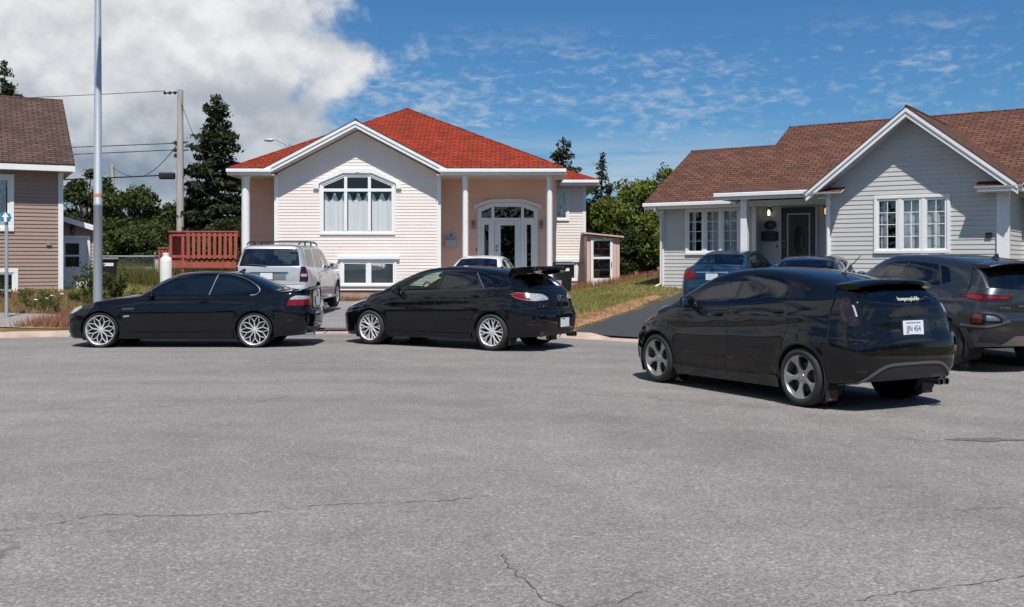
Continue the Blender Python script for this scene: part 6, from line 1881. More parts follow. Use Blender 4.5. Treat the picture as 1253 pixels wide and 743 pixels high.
    for (x0, x1, y0, y1) in ((-4.23, -2.70, -.485, 1.5), (2.70, 6.96, -.485, 1.5), (-4.23, -4.05, 1.5, 10.4), (6.60, 8.43, 4.02, 4.6), (7.9, 8.43, 4.6, 12)): so.box(x0, x1, y0, y1, ze-.245, ze-.215)
    for sg in (-1, 1):
        pl_ = [(0, zr-.27), (sg*2.85, zr-2.85*s_-.27), (sg*2.85, zr-2.85*s_-.29), (0, zr-.29)]
        so.prism(pl_ if sg < 0 else pl_[::-1], 'y', -.488, .02)
    so.build('soffit', SM['soffit'], H, recalc=True)
    return H

def right_house():
    H = empty('house', (4.61, 31.5, 0), R(-35)); tag(H, 'pale grey-sided bungalow with a brown-red shingle roof and a front-facing gable', 'house')
    PS = SM['pale']; z0 = .70; zt = 3.20
    h1 = rect_window(H, .88, 2.50, 1.80, 3.06, 0, 3, None, grid=(2, 4), curtain=[(.95, 1.10), (1.45, 2.45)])
    lap_wall('wall', H, [(0, z0), (3.03, z0), (3.03, zt), (0, zt)], front(0), PS, [h1], lap=.112)
    corner_post(H, 0.02, 0, z0-.1, zt, .12); corner_post(H, 2.98, 0, z0, zt, .12)
    dv = .5
    dh = [(3.62, 1.02), (4.62, 1.02), (4.62, 3.10), (3.62, 3.10)]
    lap_wall('wall', H, [(3.0, z0), (6.0, z0), (6.0, zt), (3.0, zt)], front(dv), PS, [dh], lap=.112)
    lap_wall('wall', H, [(0, z0), (.5, z0), (.5, zt), (0, zt)], right_side(3.03), PS, lap=.112)
    E = MB()
    E.bbox(3.54, 3.62, dv-.05, dv+.03, 1.0, 3.18, .006); E.bbox(4.62, 4.70, dv-.05, dv+.03, 1.0, 3.18, .006); E.bbox(3.621, 4.619, dv-.05, dv+.03, 3.10, 3.18, .006)
    E.build('door_frame', SM['trimgrey'], H)
    d = MB(); d.box(3.625, 4.615, dv+.0, dv+.05, 1.02, 3.098)
    dr = d.build('door', SM['doordark'], H)
    t = MB()
    for (x0, x1, a, b) in ((3.78, 3.82, 1.12, 2.92), (4.42, 4.46, 1.12, 2.92), (3.82, 4.42, 1.12, 1.16), (3.82, 4.42, 2.88, 2.92)): t.box(x0, x1, dv-.018, dv-.001, a, b)
    t.build('door_moulding', SM['trimgrey'], dr)
    ov = MB(); el = [(4.12+.13*math.cos(R(a)), 2.15+.38*math.sin(R(a))) for a in range(0, 360, 12)]
    ov.prism(el, 'y', dv-.012, dv-.001); og = ov.build('pane', CM['gloss'], dr, recalc=True)
    rg = MB(); rg.tube([(p[0], dv-.014, p[1]) for p in el+el[:1]], .012, 6, caps=False); rg.build('oval_bead', SM['iron'], og)
    for z, nm in ((1.95, 'door_handle'), (2.12, 'door_lock')):
        k = MB(); k.lathe([(.001, -.07), (.03, -.06), (.03, -.03), (.015, -.01), (.035, -.006), (.035, .0)], 12, 'y', (3.70, dv-.002, z)); k.build(nm, SM['brass'], dr, smooth=True)
    wall_lantern(H, 3.28, dv, 2.95, SM['bulb'], SM['iron']); wall_lantern(H, 4.95, dv, 2.95, SM['bulbwarm'], SM['iron'])
    pl = MB(); pl.prism([(3.28+.19*math.cos(R(a)), 2.60+.13*math.sin(R(a))) for a in range(0, 360, 12)], 'y', dv-.05, dv-.02); q = pl.build('number_plaque', SM['iron'], H, recalc=True)
    lettering('house_number', '6', .15, Matrix.Translation((3.28, dv-.053, 2.60)) @ Matrix.Rotation(R(90), 4, 'X'), SM['pewter'], q, .002)
    lb = MB(); lb.bbox(3.02+.02, 3.52, dv-.16, dv-.02, 2.13, 2.36, .05); lb.prism([(3.28+.25*math.cos(R(a)), 2.34+.09*math.sin(R(a))) for a in range(0, 181, 15)], 'y', dv-.17, dv-.02)
    lb.build('letter_box', SM['iron'], H, recalc=True)
    db = MB(); db.bbox(3.46, 3.50, dv-.03, dv-.015, 1.93, 2.01, .004); db.build('door_bell', SM['iron'], H)
    # porch
    p = MB(); p.box(3.05, 5.94, -1.95, dv-.02, .4, 1.0); p.box(3.6, 4.8, -2.25, -1.951, .3, .85); p.build('porch_floor', SM['concrete'], H)
    po = MB(); po.bbox(3.29, 3.47, -1.80, -1.62, 1.0, 3.24, .01); po.bbox(3.27, 3.49, -1.82, -1.60, 1.0, 1.1, .01); po.build('porch_post', SM['trimw'], H)
    be = MB(); be.box(2.7, 5.95, -1.83, -1.60, 3.24, 3.34); be.build('porch_beam', SM['trimw'], H)
    # gable
    gv = -2.65
    h2 = rect_window(H, 7.20, 8.82, 1.80, 3.06, gv, 3, None, grid=(2, 4), curtain=[(7.25, 7.4), (7.78, 8.75)])
    lap_wall('wall', H, [(5.96, z0), (10.02, z0), (10.02, 3.50), (7.99, 5.12), (5.96, 3.50)], front(gv), PS, [h2], lap=.112)
    corner_post(H, 6.0, gv, z0, 3.25, .12); 
    cp = MB(); cp.bbox(9.90, 10.16, gv-.06, gv+.15, z0, 3.22, .01); cp.build('corner_trim', SM['trimw'], H)
    lap_wall('wall', H, [(gv, z0), (0, z0), (0, zt), (gv, zt)], right_side(10.02), PS, lap=.112)
    lap_wall('wall', H, [(-dv, z0), (-gv, z0), (-gv, zt), (-dv, zt)], left_side(5.96), PS, lap=.112)
    vb = MB(); vb.bbox(9.66, 9.80, gv-.05, gv-.01, 2.08, 2.20, .01); vb.build('wall_socket', SM['iron'], H)
    lap_wall('wall', H, [(10.02, z0), (16.5, z0), (16.5, zt), (10.02, zt)], front(0), PS, lap=.112)
    mt = MB(); mt.bbox(10.9, 11.02, -.14, -.01, 1.35, 2.5, .02); mt.bbox(10.75, 11.15, -.2, -.01, 2.1, 2.35, .03); mt.build('meter_box', SM['iron'], H)
    lap_wall('wall', H, [(-5.8, z0), (0, z0), (0, zt), (-2.9, 4.9), (-5.8, zt)], left_side(0), PS, lap=.2)
    bk = MB(); bk.box(0, 16.5, 8.2, 8.3, .3, 3.2); bk.box(16.4, 16.5, .05, 8.2, .3, 3.2); bk.build('rear_wall', PS, H)
    for q in ((.02, 3.0, .03, .3, .1, z0), (6.0, 10.0, gv+.03, gv+.3, .1, z0), (10.05, 16.4, .03, .3, .1, z0)):
        fo = MB(); fo.box(*q); fo.build('foundation', SM['concrete'], H)
    # roofs: one front plane, stepped ridge
    sl = .557; ev = -.45; ez = 3.33
    Z = lambda v: ez+sl*(v-ev)
    r = MB()
    a, b = -.38, 2.50
    roof_plane(r, [(a, ev, ez), (16.9, ev, ez), (16.9, 4.2, Z(4.2)), (b, 4.2, Z(4.2)), (b, 2.9, Z(2.9)), (a, 2.9, Z(2.9))])
    roof_plane(r, [(a, 2.9, Z(2.9)), (b, 2.9, Z(2.9)), (b, 6.25, ez), (a, 6.25, ez)])
    roof_plane(r, [(b, 4.2, Z(4.2)), (16.9, 4.2, Z(4.2)), (16.9, 8.75, Z(4.2)-sl*4.55), (b, 8.75, Z(4.2)-sl*4.55)])
    # porch roof, low pitch
    roof_plane(r, [(2.62, -1.93, 3.43), (6.02, -1.93, 3.43), (6.02, .34, 3.785), (2.62, .34, 3.785)])
    gs = .80; gz_ = 5.24; gr = -3.08
    back = 3.9
    for sg in (-1, 1):
        ru = 7.99+sg*2.42
        roof_plane(r, [(7.99, gr, gz_), (7.99, back, gz_), (ru, back, gz_-2.42*gs), (ru, gr, gz_-2.42*gs)])
    rf = r.build('roof', [SM['brownroof'], SM['drip']], H)
    cp = MB(); cp.tube([(a, 2.9, Z(2.9)-.01), (b, 2.9, Z(2.9)-.01)], .04, 6); cp.tube([(b, 4.2, Z(4.2)-.01), (16.9, 4.2, Z(4.2)-.01)], .04, 6); cp.tube([(7.99, gr, gz_-.01), (7.99, 1, gz_-.01)], .04, 6)
    cp.build('ridge_cap', SM['brownroof'], rf)
    vt = MB(); vt.bbox(12.6, 12.95, 4.0, 4.35, Z(4.2)-.05, Z(4.2)+.22, .03); vt.build('roof_vent', SM['iron'], rf)
    fa = MB()
    fa.bbox(a, 2.66, ev-.12, ev-.005, ez-.14, ez-.03, .015); fa.box(a, 16.9, ev-.004, ev+.03, ez-.22, ez-.06)
    fa.bbox(2.60, 6.08, -2.05, -1.935, 3.30, 3.41, .015); fa.box(2.62, 6.02, -1.934, -1.90, 3.22, 3.375)
    fa.box(2.62, 2.65, -1.899, -.5, 3.24, 3.36)
    pr = [(-.45+.03, ez-.06), (2.9, Z(2.9)-.06), (2.9, Z(2.9)-.24), (-.45+.03, ez-.24)]
    fa.prism(pr, 'x', a-.0, a+.03)
    fa.prism([(2.9, Z(2.9)-.06), (4.2, Z(4.2)-.06), (4.2, Z(4.2)-.24), (2.9, Z(2.9)-.24)], 'x', b, b+.03)
    for sg in (-1, 1):
        for (ya, yb, t0, t1) in ((gr-.03, gr+.01, .056, .26), (gr-.055, gr-.032, .058, .14)):
            ru = 7.99+sg*2.42
            p_ = [(7.99, gz_-t0), (ru, gz_-2.42*gs-t0), (ru, gz_-2.42*gs-t1), (7.99, gz_-t1)]
            fa.prism(p_ if sg < 0 else p_[::-1], 'y', ya, yb)
    fa.bbox(9.55, 10.45, gr-.02, gv+.1, 3.12, 3.24, .015); 
    fa.build('fascia', SM['trimw'], H, recalc=True)
    for (xa, xb) in ((9.5, 10.5), (5.5, 6.45)):
        cr = MB(); roof_plane(cr, [(xa, gr-.06, 3.245), (xb, gr-.06, 3.245), (xb, gv+.02, 3.40), (xa, gv+.02, 3.40)], .03)
        cr.build('cornice_return', [SM['brownroof'], SM['trimw']], H)
    so = MB()
    so.box(a+.03, 6.0, ev+.03, .55, ez-.215, ez-.19); so.box(2.66, 5.96, -1.60, ev+.02, 3.345, 3.36); so.box(10.1, 16.9, ev+.03, .05, ez-.215, ez-.19)
    for sg in (-1, 1):
        p_ = [(7.99, gz_-.26), (7.99+sg*2.38, gz_-2.38*gs-.26), (7.99+sg*2.38, gz_-2.38*gs-.28), (7.99, gz_-.28)]
        so.prism(p_ if sg < 0 else p_[::-1], 'y', gr+.012, gv+.02)
    so.build('soffit', SM['trimgrey'], H, recalc=True)
    for (u, v, zt_, tilt) in ((.02, -.10, 3.18, ev-.06), (6.02, gv-.12, 3.25, -1.99)):
        d = MB()
        if u < 1: d.tube([(u, tilt, zt_), (u, tilt, zt_-.08), (u, v, zt_-.30), (u, v, .85), (u-.15, v-.10, .75)], .042, 8)
        else: d.tube([(u-.05, tilt, zt_+.04), (u-.05, tilt, zt_-.05), (u, -2.3, zt_-.22), (u, v+.02, zt_-.32), (u, v+.02, .85)], .042, 8)
        d.build('downspout', SM['trimw'], H, smooth=True, sharp=50)
    return H

def left_house():
    H = empty('house', (-13.64, 31.0, 0), R(28)); tag(H, 'mauve-brown sided house with a plain brown roof, cut by the left edge of the photo', 'house')
    M = SM['mauve']; z0 = .58; zt = 4.22
    h1 = rect_window(H, -3.0, -1.42, 2.55, 3.98, 0, 2, None, casing=.13, curtain=[(-2.95, -1.5)])
    h2 = rect_window(H, -2.85, -1.30, .66, 1.20, 0, 2, None, casing=.12, room_d=.5)
    lap_wall('wall', H, [(-9, z0), (0, z0), (0, zt), (-9, zt)], front(0), M, [h1, h2], lap=.115, proud=.02)
    corner_post(H, -.02, 0, z0-.1, zt, .14)
    lap_wall('wall', H, [(0, z0), (8, z0), (8, zt), (4, 6.6), (0, zt)], right_side(0), M, lap=.23)
    b = MB(); b.box(-9, -.02, 7.9, 8, .3, zt); b.box(-9, -8.9, .05, 7.9, .3, zt); b.build('rear_wall', M, H)
    f = MB(); f.box(-8.9, -.02, .03, .3, .1, z0); f.build('foundation', SM['concrete'], H)
    vt = MB(); vt.bbox(-.42, -.28, -.06, -.015, 2.0, 2.12, .01); vt.build('wall_socket', SM['mauve'], H)
    r = MB(); ev = -.50; ez = 4.44; sl = .565; rv = 4.0; rz = ez+sl*(rv-ev); ue = .34
    roof_plane(r, [(-9.4, ev, ez), (ue, ev, ez), (ue, rv, rz), (-9.4, rv, rz)]); roof_plane(r, [(-9.4, rv, rz), (ue, rv, rz), (ue, 8.38, ez), (-9.4, 8.38, ez)])
    rf = r.build('roof', [SM['darkroof'], SM['drip']], H)
    cp = MB(); cp.tube([(-9.4, rv, rz-.01), (ue, rv, rz-.01)], .045, 6); cp.build('ridge_cap', SM['darkroof'], rf)
    fa = MB(); fa.box(-9.4, ue, ev-.025, ev+.01, ez-.22, ez-.055)
    fa.prism([(ev+.011, ez-.06), (rv, rz-.06), (rv, rz-.24), (ev+.011, ez-.22)], 'x', ue-.03, ue)
    fa.prism([(rv, rz-.06), (8.38, ez-.06), (8.38, ez-.22), (rv, rz-.24)], 'x', ue-.03, ue)
    fa.build('fascia', SM['trimw'], H, recalc=True)
    so = MB(); so.box(-9.4, ue-.03, ev+.011, .02, ez-.215, ez-.19); so.box(0.02, ue-.03, .02, 8.0, ez-.215, ez-.19); so.build('soffit', SM['trimgrey'], H)
    # low side porch with a white door
    v = 1.2
    dh = [(.16, .50), (.84, .50), (.84, 2.26), (.16, 2.26)]
    pw = lap_wall('porch_wall', H, [(.05, .40), (1.06, .40), (1.06, 2.48), (.05, 2.80)], front(v), M, [dh], lap=.115, proud=.02)
    lap_wall('porch_wall', H, [(v, .40), (3.6, .40), (3.6, 2.48), (v, 2.48)], right_side(1.06), M, lap=.115)
    ct = MB(); ct.bbox(1.0, 1.11, v-.04, v+.06, .38, 2.47, .006); ct.build('corner_trim', SM['trimw'], H)
    fr = MB(); fr.bbox(.08, .16, v-.05, v+.03, .48, 2.34, .006); fr.bbox(.84, .92, v-.05, v+.03, .48, 2.34, .006); fr.bbox(.161, .839, v-.05, v+.03, 2.26, 2.34, .006); fr.build('door_frame', SM['trimw'], H)
    d = MB(); d.box(.165, .835, v-.01, v+.035, .50, 2.255)
    dd = d.build('door', SM['doorwhite'], H)
    g = MB(); g.box(.20, .60, v-.016, v-.011, 1.36, 1.68); g.box(.20, .60, v-.016, v-.011, 1.74, 2.10); g.build('pane', CM['gloss'], dd)
    k = MB(); k.lathe([(.001, -.07), (.03, -.06), (.03, -.03), (.015, -.01), (.035, 0)], 10, 'y', (.76, v-.011, 1.35)); k.build('door_handle', SM['pewter'], dd, smooth=True)
    r = MB(); roof_plane(r, [(0.03, v-.22, 2.97), (1.25, v-.22, 2.60), (1.25, 3.8, 2.60), (0.03, 3.8, 2.97)], .04); r.build('porch_roof', [SM['darkroof'], SM['trimw']], H)
    fa = MB(); fa.prism([(.03, 2.925), (1.25, 2.555), (1.25, 2.43), (.03, 2.80)], 'y', v-.24, v-.20); fa.build('porch_fascia', SM['trimw'], H, recalc=True)
    wall_lantern(H, .40, v, 2.50, None, SM['iron'])
    return H

def garden_shed():
    H = empty('storage_shed', (3.34, 37.5, 0)); tag(H, 'narrow pink wooden shed with a white glazed storm door, between the two houses', 'shed')
    z0 = .42
    w = MB()
    for (a, b) in ((-.60, -.475), (-.463, -.30), (-.29, -.14), (-.13, .02), (.03, .18), (.19, .352), (.362, .475), (.485, .60)):
        zt = lambda u: 2.50-.10*(u+.6)
        if b < -.47 or a > .36: w.prism([(a, z0), (b, z0), (b, zt(b)), (a, zt(a))], 'y', 0, .03)
        else: w.prism([(a, 2.40), (b, 2.40), (b, zt(b)), (a, zt(a))], 'y', 0, .03)
    w.box(.57, .60, .031, 1.6, z0, 2.36); w.box(-.60, -.57, .031, 1.6, z0, 2.47); w.box(-.569, .569, 1.57, 1.6, z0, 2.36)
    w.box(-.59, .59, .031, .05, 2.30, 2.36)
    w.build('wall', SM['shedpink'], H, recalc=True)
    r = MB(); roof_plane(r, [(-.72, -.15, 2.60), (.75, -.15, 2.45), (.75, 1.75, 2.45), (-.72, 1.75, 2.60)], .05); r.build('roof', [SM['darkroof'], SM['shedpink']], H)
    d = MB()
    for (x0, x1, a, b) in ((-.46, -.36, z0+.03, 2.38), (.25, .35, z0+.03, 2.38), (-.36, .25, 2.28, 2.38), (-.36, .25, 1.62, 1.70), (-.36, .25, z0+.03, .92)): d.box(x0+.001, x1-.001, -.03, .012, a, b-.001)
    dr = d.build('door', SM['trimw'], H)
    g = MB(); g.box(-.37, .26, -.008, -.002, .91, 1.63); g.box(-.37, .26, -.008, -.002, 1.69, 2.29); g.build('pane', SM['hglass'], dr)
    s = MB()
    for z in (1.2, 1.75, 1.98): s.box(-.5, .5, .25, .6, z, z+.03)
    s.build('shelf', SM['shedpink'], H)
    rm = MB(); rm.box(-.56, .56, 1.2, 1.22, z0, 2.3); rm.build('inner_wall', pmat('brown_boards', (.30, .20, .16), .9), H)
    k = MB(); k.tube([(.30, -.03, 1.35), (.30, -.08, 1.35), (.30, -.08, 1.5), (.30, -.03, 1.5)], .01, 6); k.build('door_handle', SM['iron'], dr)

# ------------------------------------------------------------------ street furniture and yard things
def light_pole():
    x, y = -9.10, 22.5; z = gz(x, y)
    H = empty('light_pole', (x, y, z)); tag(H, 'tall galvanised street light pole with a faded orange band, behind the black coupe', 'light pole')
    p = MB(); p.lathe([(.100, 0), (.092, 2.60), (.096, 2.605), (.096, 2.66), (.090, 2.67), (.060, 9.2)], 24, 'z')
    p.build('pole', SM['galv'], H, smooth=True, sharp=40)
    b = MB(); b.lathe([(.089, 2.80), (.0925, 2.805), (.092, 2.875), (.088, 2.88)], 24, 'z'); b.build('band', SM['orange'], H, smooth=True)
    a = MB(); a.tube([(0, 0, 9.1), (.1, -.4, 9.5), (.3, -1.3, 9.75), (.4, -2.0, 9.8)], [.045, .04, .035, .03], 10); a.build('arm', SM['galv'], H, smooth=True)
    l = MB(); l.bbox(.28, .56, -2.6, -1.95, 9.72, 9.88, .05); l.build('lamp_head', SM['galv'], H, smooth=True)
    f = MB(); f.bbox(-.17, .17, -.17, .17, -.05, .04, .01); f.build('base_plate', SM['galv'], H)

def arrow_sign():
    x, y = -11.55, 23.4; z = gz(x, y)
    H = empty('sign_post', (x, y, z)); tag(H, 'blue diamond sign with a white up arrow on a thin grey post', 'sign')
    p = MB(); p.lathe([(.038, -.1), (.038, 2.49-z), (.001, 2.50-z)], 12, 'z'); p.build('post', SM['galv'], H, smooth=True, sharp=40)
    zc = 2.53-z+.0
    s = MB(); s.prism([(-.145, zc), (0, zc-.145), (.145, zc), (0, zc+.145)], 'y', -.055, -.042); s.prism([(-.11, zc-.09), (.11, zc-.09), (.11, zc+.09), (-.11, zc+.09)], 'y', -.054, -.043)
    q = s.build('sign_panel', SM['signblue'], H, recalc=True)
    a = MB(); a.prism([(-.032, zc-.10), (.032, zc-.10), (.032, zc+.01), (.085, zc+.01), (0, zc+.12), (-.085, zc+.01), (-.032, zc+.01)], 'y', -.060, -.0555); a.build('arrow', SM['signwhite'], q, recalc=True)

def utility_pole(x, y, top, r, label, arms=True):
    z = gz(x, y)
    H = empty('utility_pole', (x, y, z)); tag(H, label, 'utility pole')
    h = top-z
    p = MB(); p.lathe([(r*1.15, -.2), (r, h*.5), (r*.82, h), (.001, h+.01)], 14, 'z'); p.build('pole', SM['pole'], H, smooth=True, sharp=40)
    if arms:
        a = MB()
        a.tube([(-.75, 0, h-.18), (.02, 0, h-.12)], .035, 6)
        for q in (-.75, -.5, -.25): a.lathe([(.05, -.08), (.07, 0), (.04, .08)], 8, 'z', (q, -.02, h-.16))
        for dz in (2.60, 2.95, 3.22): a.lathe([(.06, -.1), (.08, 0), (.05, .1)], 8, 'z', (-.22, -.03, h-dz))
        for dz in (2.6, 3.0): a.tube([(-.4, 0, h-dz), (.4, 0, h-dz+.05)], .03, 6)
        a.build('insulator', SM['iron'], H, smooth=True, sharp=40)
        b = MB(); b.bbox(-1.0, -.25, -.2, .1, h-4.38, h-4.05, .06); b.build('splice_box', SM['iron'], H)

def wire(name, pts, sag, label, r=.016, group='overhead cables'):
    mb = MB(); P = [Vector(p) for p in pts]
    q = []
    for a, b in zip(P, P[1:]):
        for i in range(12):
            t = i/12; v = a.lerp(b, t); v.z -= sag*4*t*(1-t); q.append(v)
    q.append(P[-1]); mb.tube(q, r, 5)
    o = mb.build(name, SM['wire']); tag(o, label, 'cable', group)

def deck_platform():
    H = empty('deck', (-10.7, 36.0, 0)); tag(H, 'red-stained wooden deck with wide baluster boards, left of the red-roofed house', 'deck')
    f = MB()
    for i in range(16): f.bbox(-1.30, 1.30, .02+.14*i, .02+.14*i+.132, 1.52, 1.56, .004)
    f.build('floor', SM['deck'], H)
    b = MB(); b.box(-1.32, 1.30, -.04, .0, 1.30, 1.515); b.box(-1.36, -1.321, -.04, 2.3, 1.30, 1.515); b.build('beam', SM['deck'], H)
    r = MB(); r.bbox(-1.36, 1.30, -.07, .07, 2.55, 2.60, .006); r.box(-1.28, 1.30, -.03, .01, 2.42, 2.52); r.box(-1.28, 1.30, -.03, .01, 1.66, 1.75); r.bbox(-1.38, -1.24, .071, 2.3, 2.55, 2.60, .006)
    r.build('handrail', SM['deck'], H)
    for u in (-1.30, -.87): 
        p = MB(); p.bbox(u-.05, u+.05, -.02, .08, .2, 2.545, .006); p.build('post', SM['deck'], H)
    for (u) in (1.2,):
        p = MB(); p.bbox(u-.05, u+.05, -.02, .08, .2, 2.545, .006); p.build('post', SM['deck'], H)
    for i in range(10):
        u = -.72+.185*i
        s = MB(); s.bbox(u, u+.11, -.055, -.031, 1.62, 2.53, .003); s.build('baluster', SM['deck'], H)
    for i in range(12):
        s = MB(); s.bbox(-1.345, -1.32, .2+.17*i, .31+.17*i, 1.58, 2.545, .003); s.build('baluster', SM['deck'], H)
    # lower flight beyond
    s = MB(); s.box(-1.95, -1.40, .6, 1.6, 1.02, 1.10)
    for i in range(5): s.bbox(-1.93+.115*i, -1.85+.115*i, .56, .585, 1.1, 1.98, .003)
    s.bbox(-1.96, -1.37, .54, .62, 1.98, 2.03, .005); s.box(-1.95, -1.85, .6, .7, .1, 1.02); s.build('stair_landing', SM['deck'], H)

def gas_tank():
    x, y = -11.15, 33.0; z = gz(x, y)
    H = empty('propane_tank', (x, y, z)); tag(H, 'white upright propane tank standing in the grass below the red deck', 'gas tank')
    t = MB(); t.lathe([(.15, 0), (.185, .02), (.19, .10), (.19, 1.02), (.175, 1.10), (.13, 1.16), (.06, 1.18)], 28, 'z'); t.build('vessel', SM['tank'], H, smooth=True, sharp=50)
    c = MB(); c.lathe([(.10, 1.14), (.10, 1.30), (.092, 1.30), (.092, 1.14)], 20, 'z'); c.lathe([(.03, 1.15), (.03, 1.24), (.045, 1.26), (.001, 1.27)], 10, 'z'); c.build('valve_collar', SM['tank'], H, smooth=True, sharp=40)

def wheelie_bin(x, y, rz, label, s=1.0):
    H = empty('wheelie_bin', (x, y, gz(x, y)), rz); tag(H, label, 'bin', 'black wheeled bins')
    b = MB(); w0, w1, d0, d1, h = .22*s, .28*s, .24*s, .31*s, .98*s
    v = [(-w0, -d0, .05), (w0, -d0, .05), (w0, d0, .05), (-w0, d0, .05), (-w1, -d1, h), (w1, -d1, h), (w1, d1, h), (-w1, d1, h)]
    b.add(v, [(0, 3, 2, 1), (0, 1, 5, 4), (1, 2, 6, 5), (2, 3, 7, 6), (3, 0, 4, 7), (4, 5, 6, 7)])
    b.bbox(-w1-.015, w1+.015, -d1-.015, d1+.015, h-.06, h-.01, .01); b.build('bin_body', SM['bin'], H)
    l = MB(); l.prism([(-d1-.04, h), (d1+.02, h), (d1+.02, h+.05), (.05, h+.10), (-d1, h+.05)], 'x', -w1-.03, w1+.03); ld = l.build('lid', SM['bin'], H, recalc=True)
    hd = MB(); hd.tube([(-w1*.8, d1+.02, h-.02), (-w1*.8, d1+.09, h+.01), (w1*.8, d1+.09, h+.01), (w1*.8, d1+.02, h-.02)], .016, 8); hd.build('handle', SM['bin'], H)
    for sg in (-1, 1):
        k = MB(); k.lathe([(.001, -.025), (.09, -.025), (.10, 0), (.09, .025), (.001, .025)], 16, 'x', (sg*(w0+.03), d0, .10)); k.build('wheel', SM['bin'], H, smooth=True, sharp=40)
    st = MB(); st.box(-.13*s, .16*s, -d1*.985-.006, -d1*.985+.0, .76*s, .86*s)
    st.build('sticker', CM['sticker'], H)

def chain_fence():
    H = empty('chain_link_fence', (-14.6, 38.0, 0)); tag(H, 'low chain-link fence with galvanised rails in front of the trees', 'fence')
    z0 = gz(-14, 38); zt = 1.72
    p = MB()
    for u in (-2.6, -.4, 1.35, 1.95): 
        q = MB(); q.lathe([(.03, z0-.1), (.03, zt+.10), (.036, zt+.11), (.001, zt+.15)], 10, 'z', (u, 0, 0)); q.build('post', SM['galv'], H, smooth=True, sharp=40)
    r = MB(); r.tube([(-2.6, 0, zt), (1.35, 0, zt)], .021, 8); r.tube([(1.35, 0, zt), (1.95, -1.2, zt)], .021, 8); r.build('top_rail', SM['galv'], H, smooth=True)
    m = MB(); h = zt-z0-.05
    for (a, b) in (((-2.6, 0), (1.35, 0)), ((1.35, 0), (1.95, -1.2))):
        A = Vector((*a, z0+.05)); B = Vector((*b, z0+.05)); L_ = (B-A).length; d = (B-A)/L_
        k = int(L_/.09)
        for i in range(-int(h/.09), k):
            for sg in (1, -1):
                s0 = i*.09; pts = []
                t0 = max(0, -s0); t1 = min(h, L_-s0)
                if t1 <= t0: continue
                if sg > 0: pa, pb = A+d*(s0+t0)+Vector((0, 0, t0)), A+d*(s0+t1)+Vector((0, 0, t1))
                else: pa, pb = A+d*(s0+t0)+Vector((0, 0, h-t0)), A+d*(s0+t1)+Vector((0, 0, h-t1))
                m.tube([pa, pb], .0035, 3, caps=False)
    m.build('wire_mesh', SM['galv'], H)
    W = empty('board_rail', (-15.3, 39.2, 0)); tag(W, 'weathered white board rail on short posts behind the wire fence', 'fence')
    b = MB(); b.bbox(-3, 2.4, -.02, .02, 1.05, 1.32, .008); b.build('rail_board', SM['trimgrey'], W)
    for u in (-2.8, -.5, 1.8):
        q = MB(); q.bbox(u-.05, u+.05, .021, .12, .2, 1.36, .006); q.build('post', SM['trimgrey'], W)

def far_lamp():
    x, y = -15.2, 70.0
    H = empty('street_lamp', (x, y, 0)); tag(H, 'distant cobra-head street lamp rising behind the red roof', 'street lamp')
    p = MB(); p.lathe([(.10, 0), (.07, 9.6)], 10, 'z'); p.build('pole', SM['galv'], H, smooth=True)
    a = MB(); a.tube([(0, 0, 8.9), (-.25, 0, 9.5), (-.8, 0, 9.85), (-1.2, 0, 9.85)], .05, 8); a.build('arm', SM['galv'], H, smooth=True)
    l = MB(); l.lathe([(.02, -.40), (.10, -.25), (.13, 0), (.10, .25), (.03, .3)], 12, 'x', (-1.4, 0, 9.83)); l.build('lamp_head', SM['galv'], H, smooth=True)
# ------------------------------------------------------------------ vegetation
FM = {}
FM['spruce'] = foliage_mat('spruce_needles', (0.012, 0.018, 0.010), (0.062, 0.070, 0.030), 0.9, 0.15)
FM['dark'] = foliage_mat('dark_leaves', (0.016, 0.026, 0.010), (0.072, 0.092, 0.028), 0.8, 0.3)
FM['mid'] = foliage_mat('green_leaves', (0.024, 0.040, 0.012), (0.110, 0.130, 0.034), 0.8, 0.3)
FM['bright'] = foliage_mat('yellow_green_leaves', (0.044, 0.064, 0.012), (0.21, 0.24, 0.046), 0.9, 0.35)
FM['weed'] = foliage_mat('weed_leaves', (0.035, 0.055, 0.015), (0.13, 0.15, 0.045), 2.0, 0.35)
FM['grass'] = foliage_mat('lawn_blades', (0.15, 0.155, 0.040), (0.46, 0.39, 0.15), 0.9, 0.35)
FM['dry'] = foliage_mat('dry_red_blades', (0.20, 0.095, 0.055), (0.42, 0.225, 0.145), 1.2, 0.3)
FM['tall'] = foliage_mat('tall_meadow_grass', (0.070, 0.080, 0.022), (0.26, 0.23, 0.075), 0.8, 0.35)
FM['flower'] = pmat('white_flower_heads', (0.75, 0.74, 0.70), 0.8)

def leaf_quads(cent, size, r, aspect=0.6, up=0.0):
    """random little quads, numpy; cent (n,3), size (n,)"""
    n = len(cent)
    a = r.normal(size=(n, 3)); a[:, 2] *= (1-up); a /= np.linalg.norm(a, axis=1)[:, None]
    b = r.normal(size=(n, 3)); b -= a*(a*b).sum(1)[:, None]; b /= np.linalg.norm(b, axis=1)[:, None]
    s = size[:, None]
    return np.stack([cent-a*s*.5, cent+b*s*.5*aspect, cent+a*s*.5, cent-b*s*.5*aspect], 1)

def quads_obj(name, Q, mat, parent=None):
    n = len(Q)
    me = bpy.data.meshes.new(name)
    me.vertices.add(4*n); me.vertices.foreach_set('co', Q.reshape(-1).astype(np.float32))
    me.loops.add(4*n); me.loops.foreach_set('vertex_index', np.arange(4*n, dtype=np.int32))
    me.polygons.add(n); me.polygons.foreach_set('loop_start', np.arange(0, 4*n, 4, dtype=np.int32)); me.polygons.foreach_set('loop_total', np.full(n, 4, dtype=np.int32))
    me.materials.append(mat); me.update(calc_edges=True); me.validate()
    return link(name, me, parent)

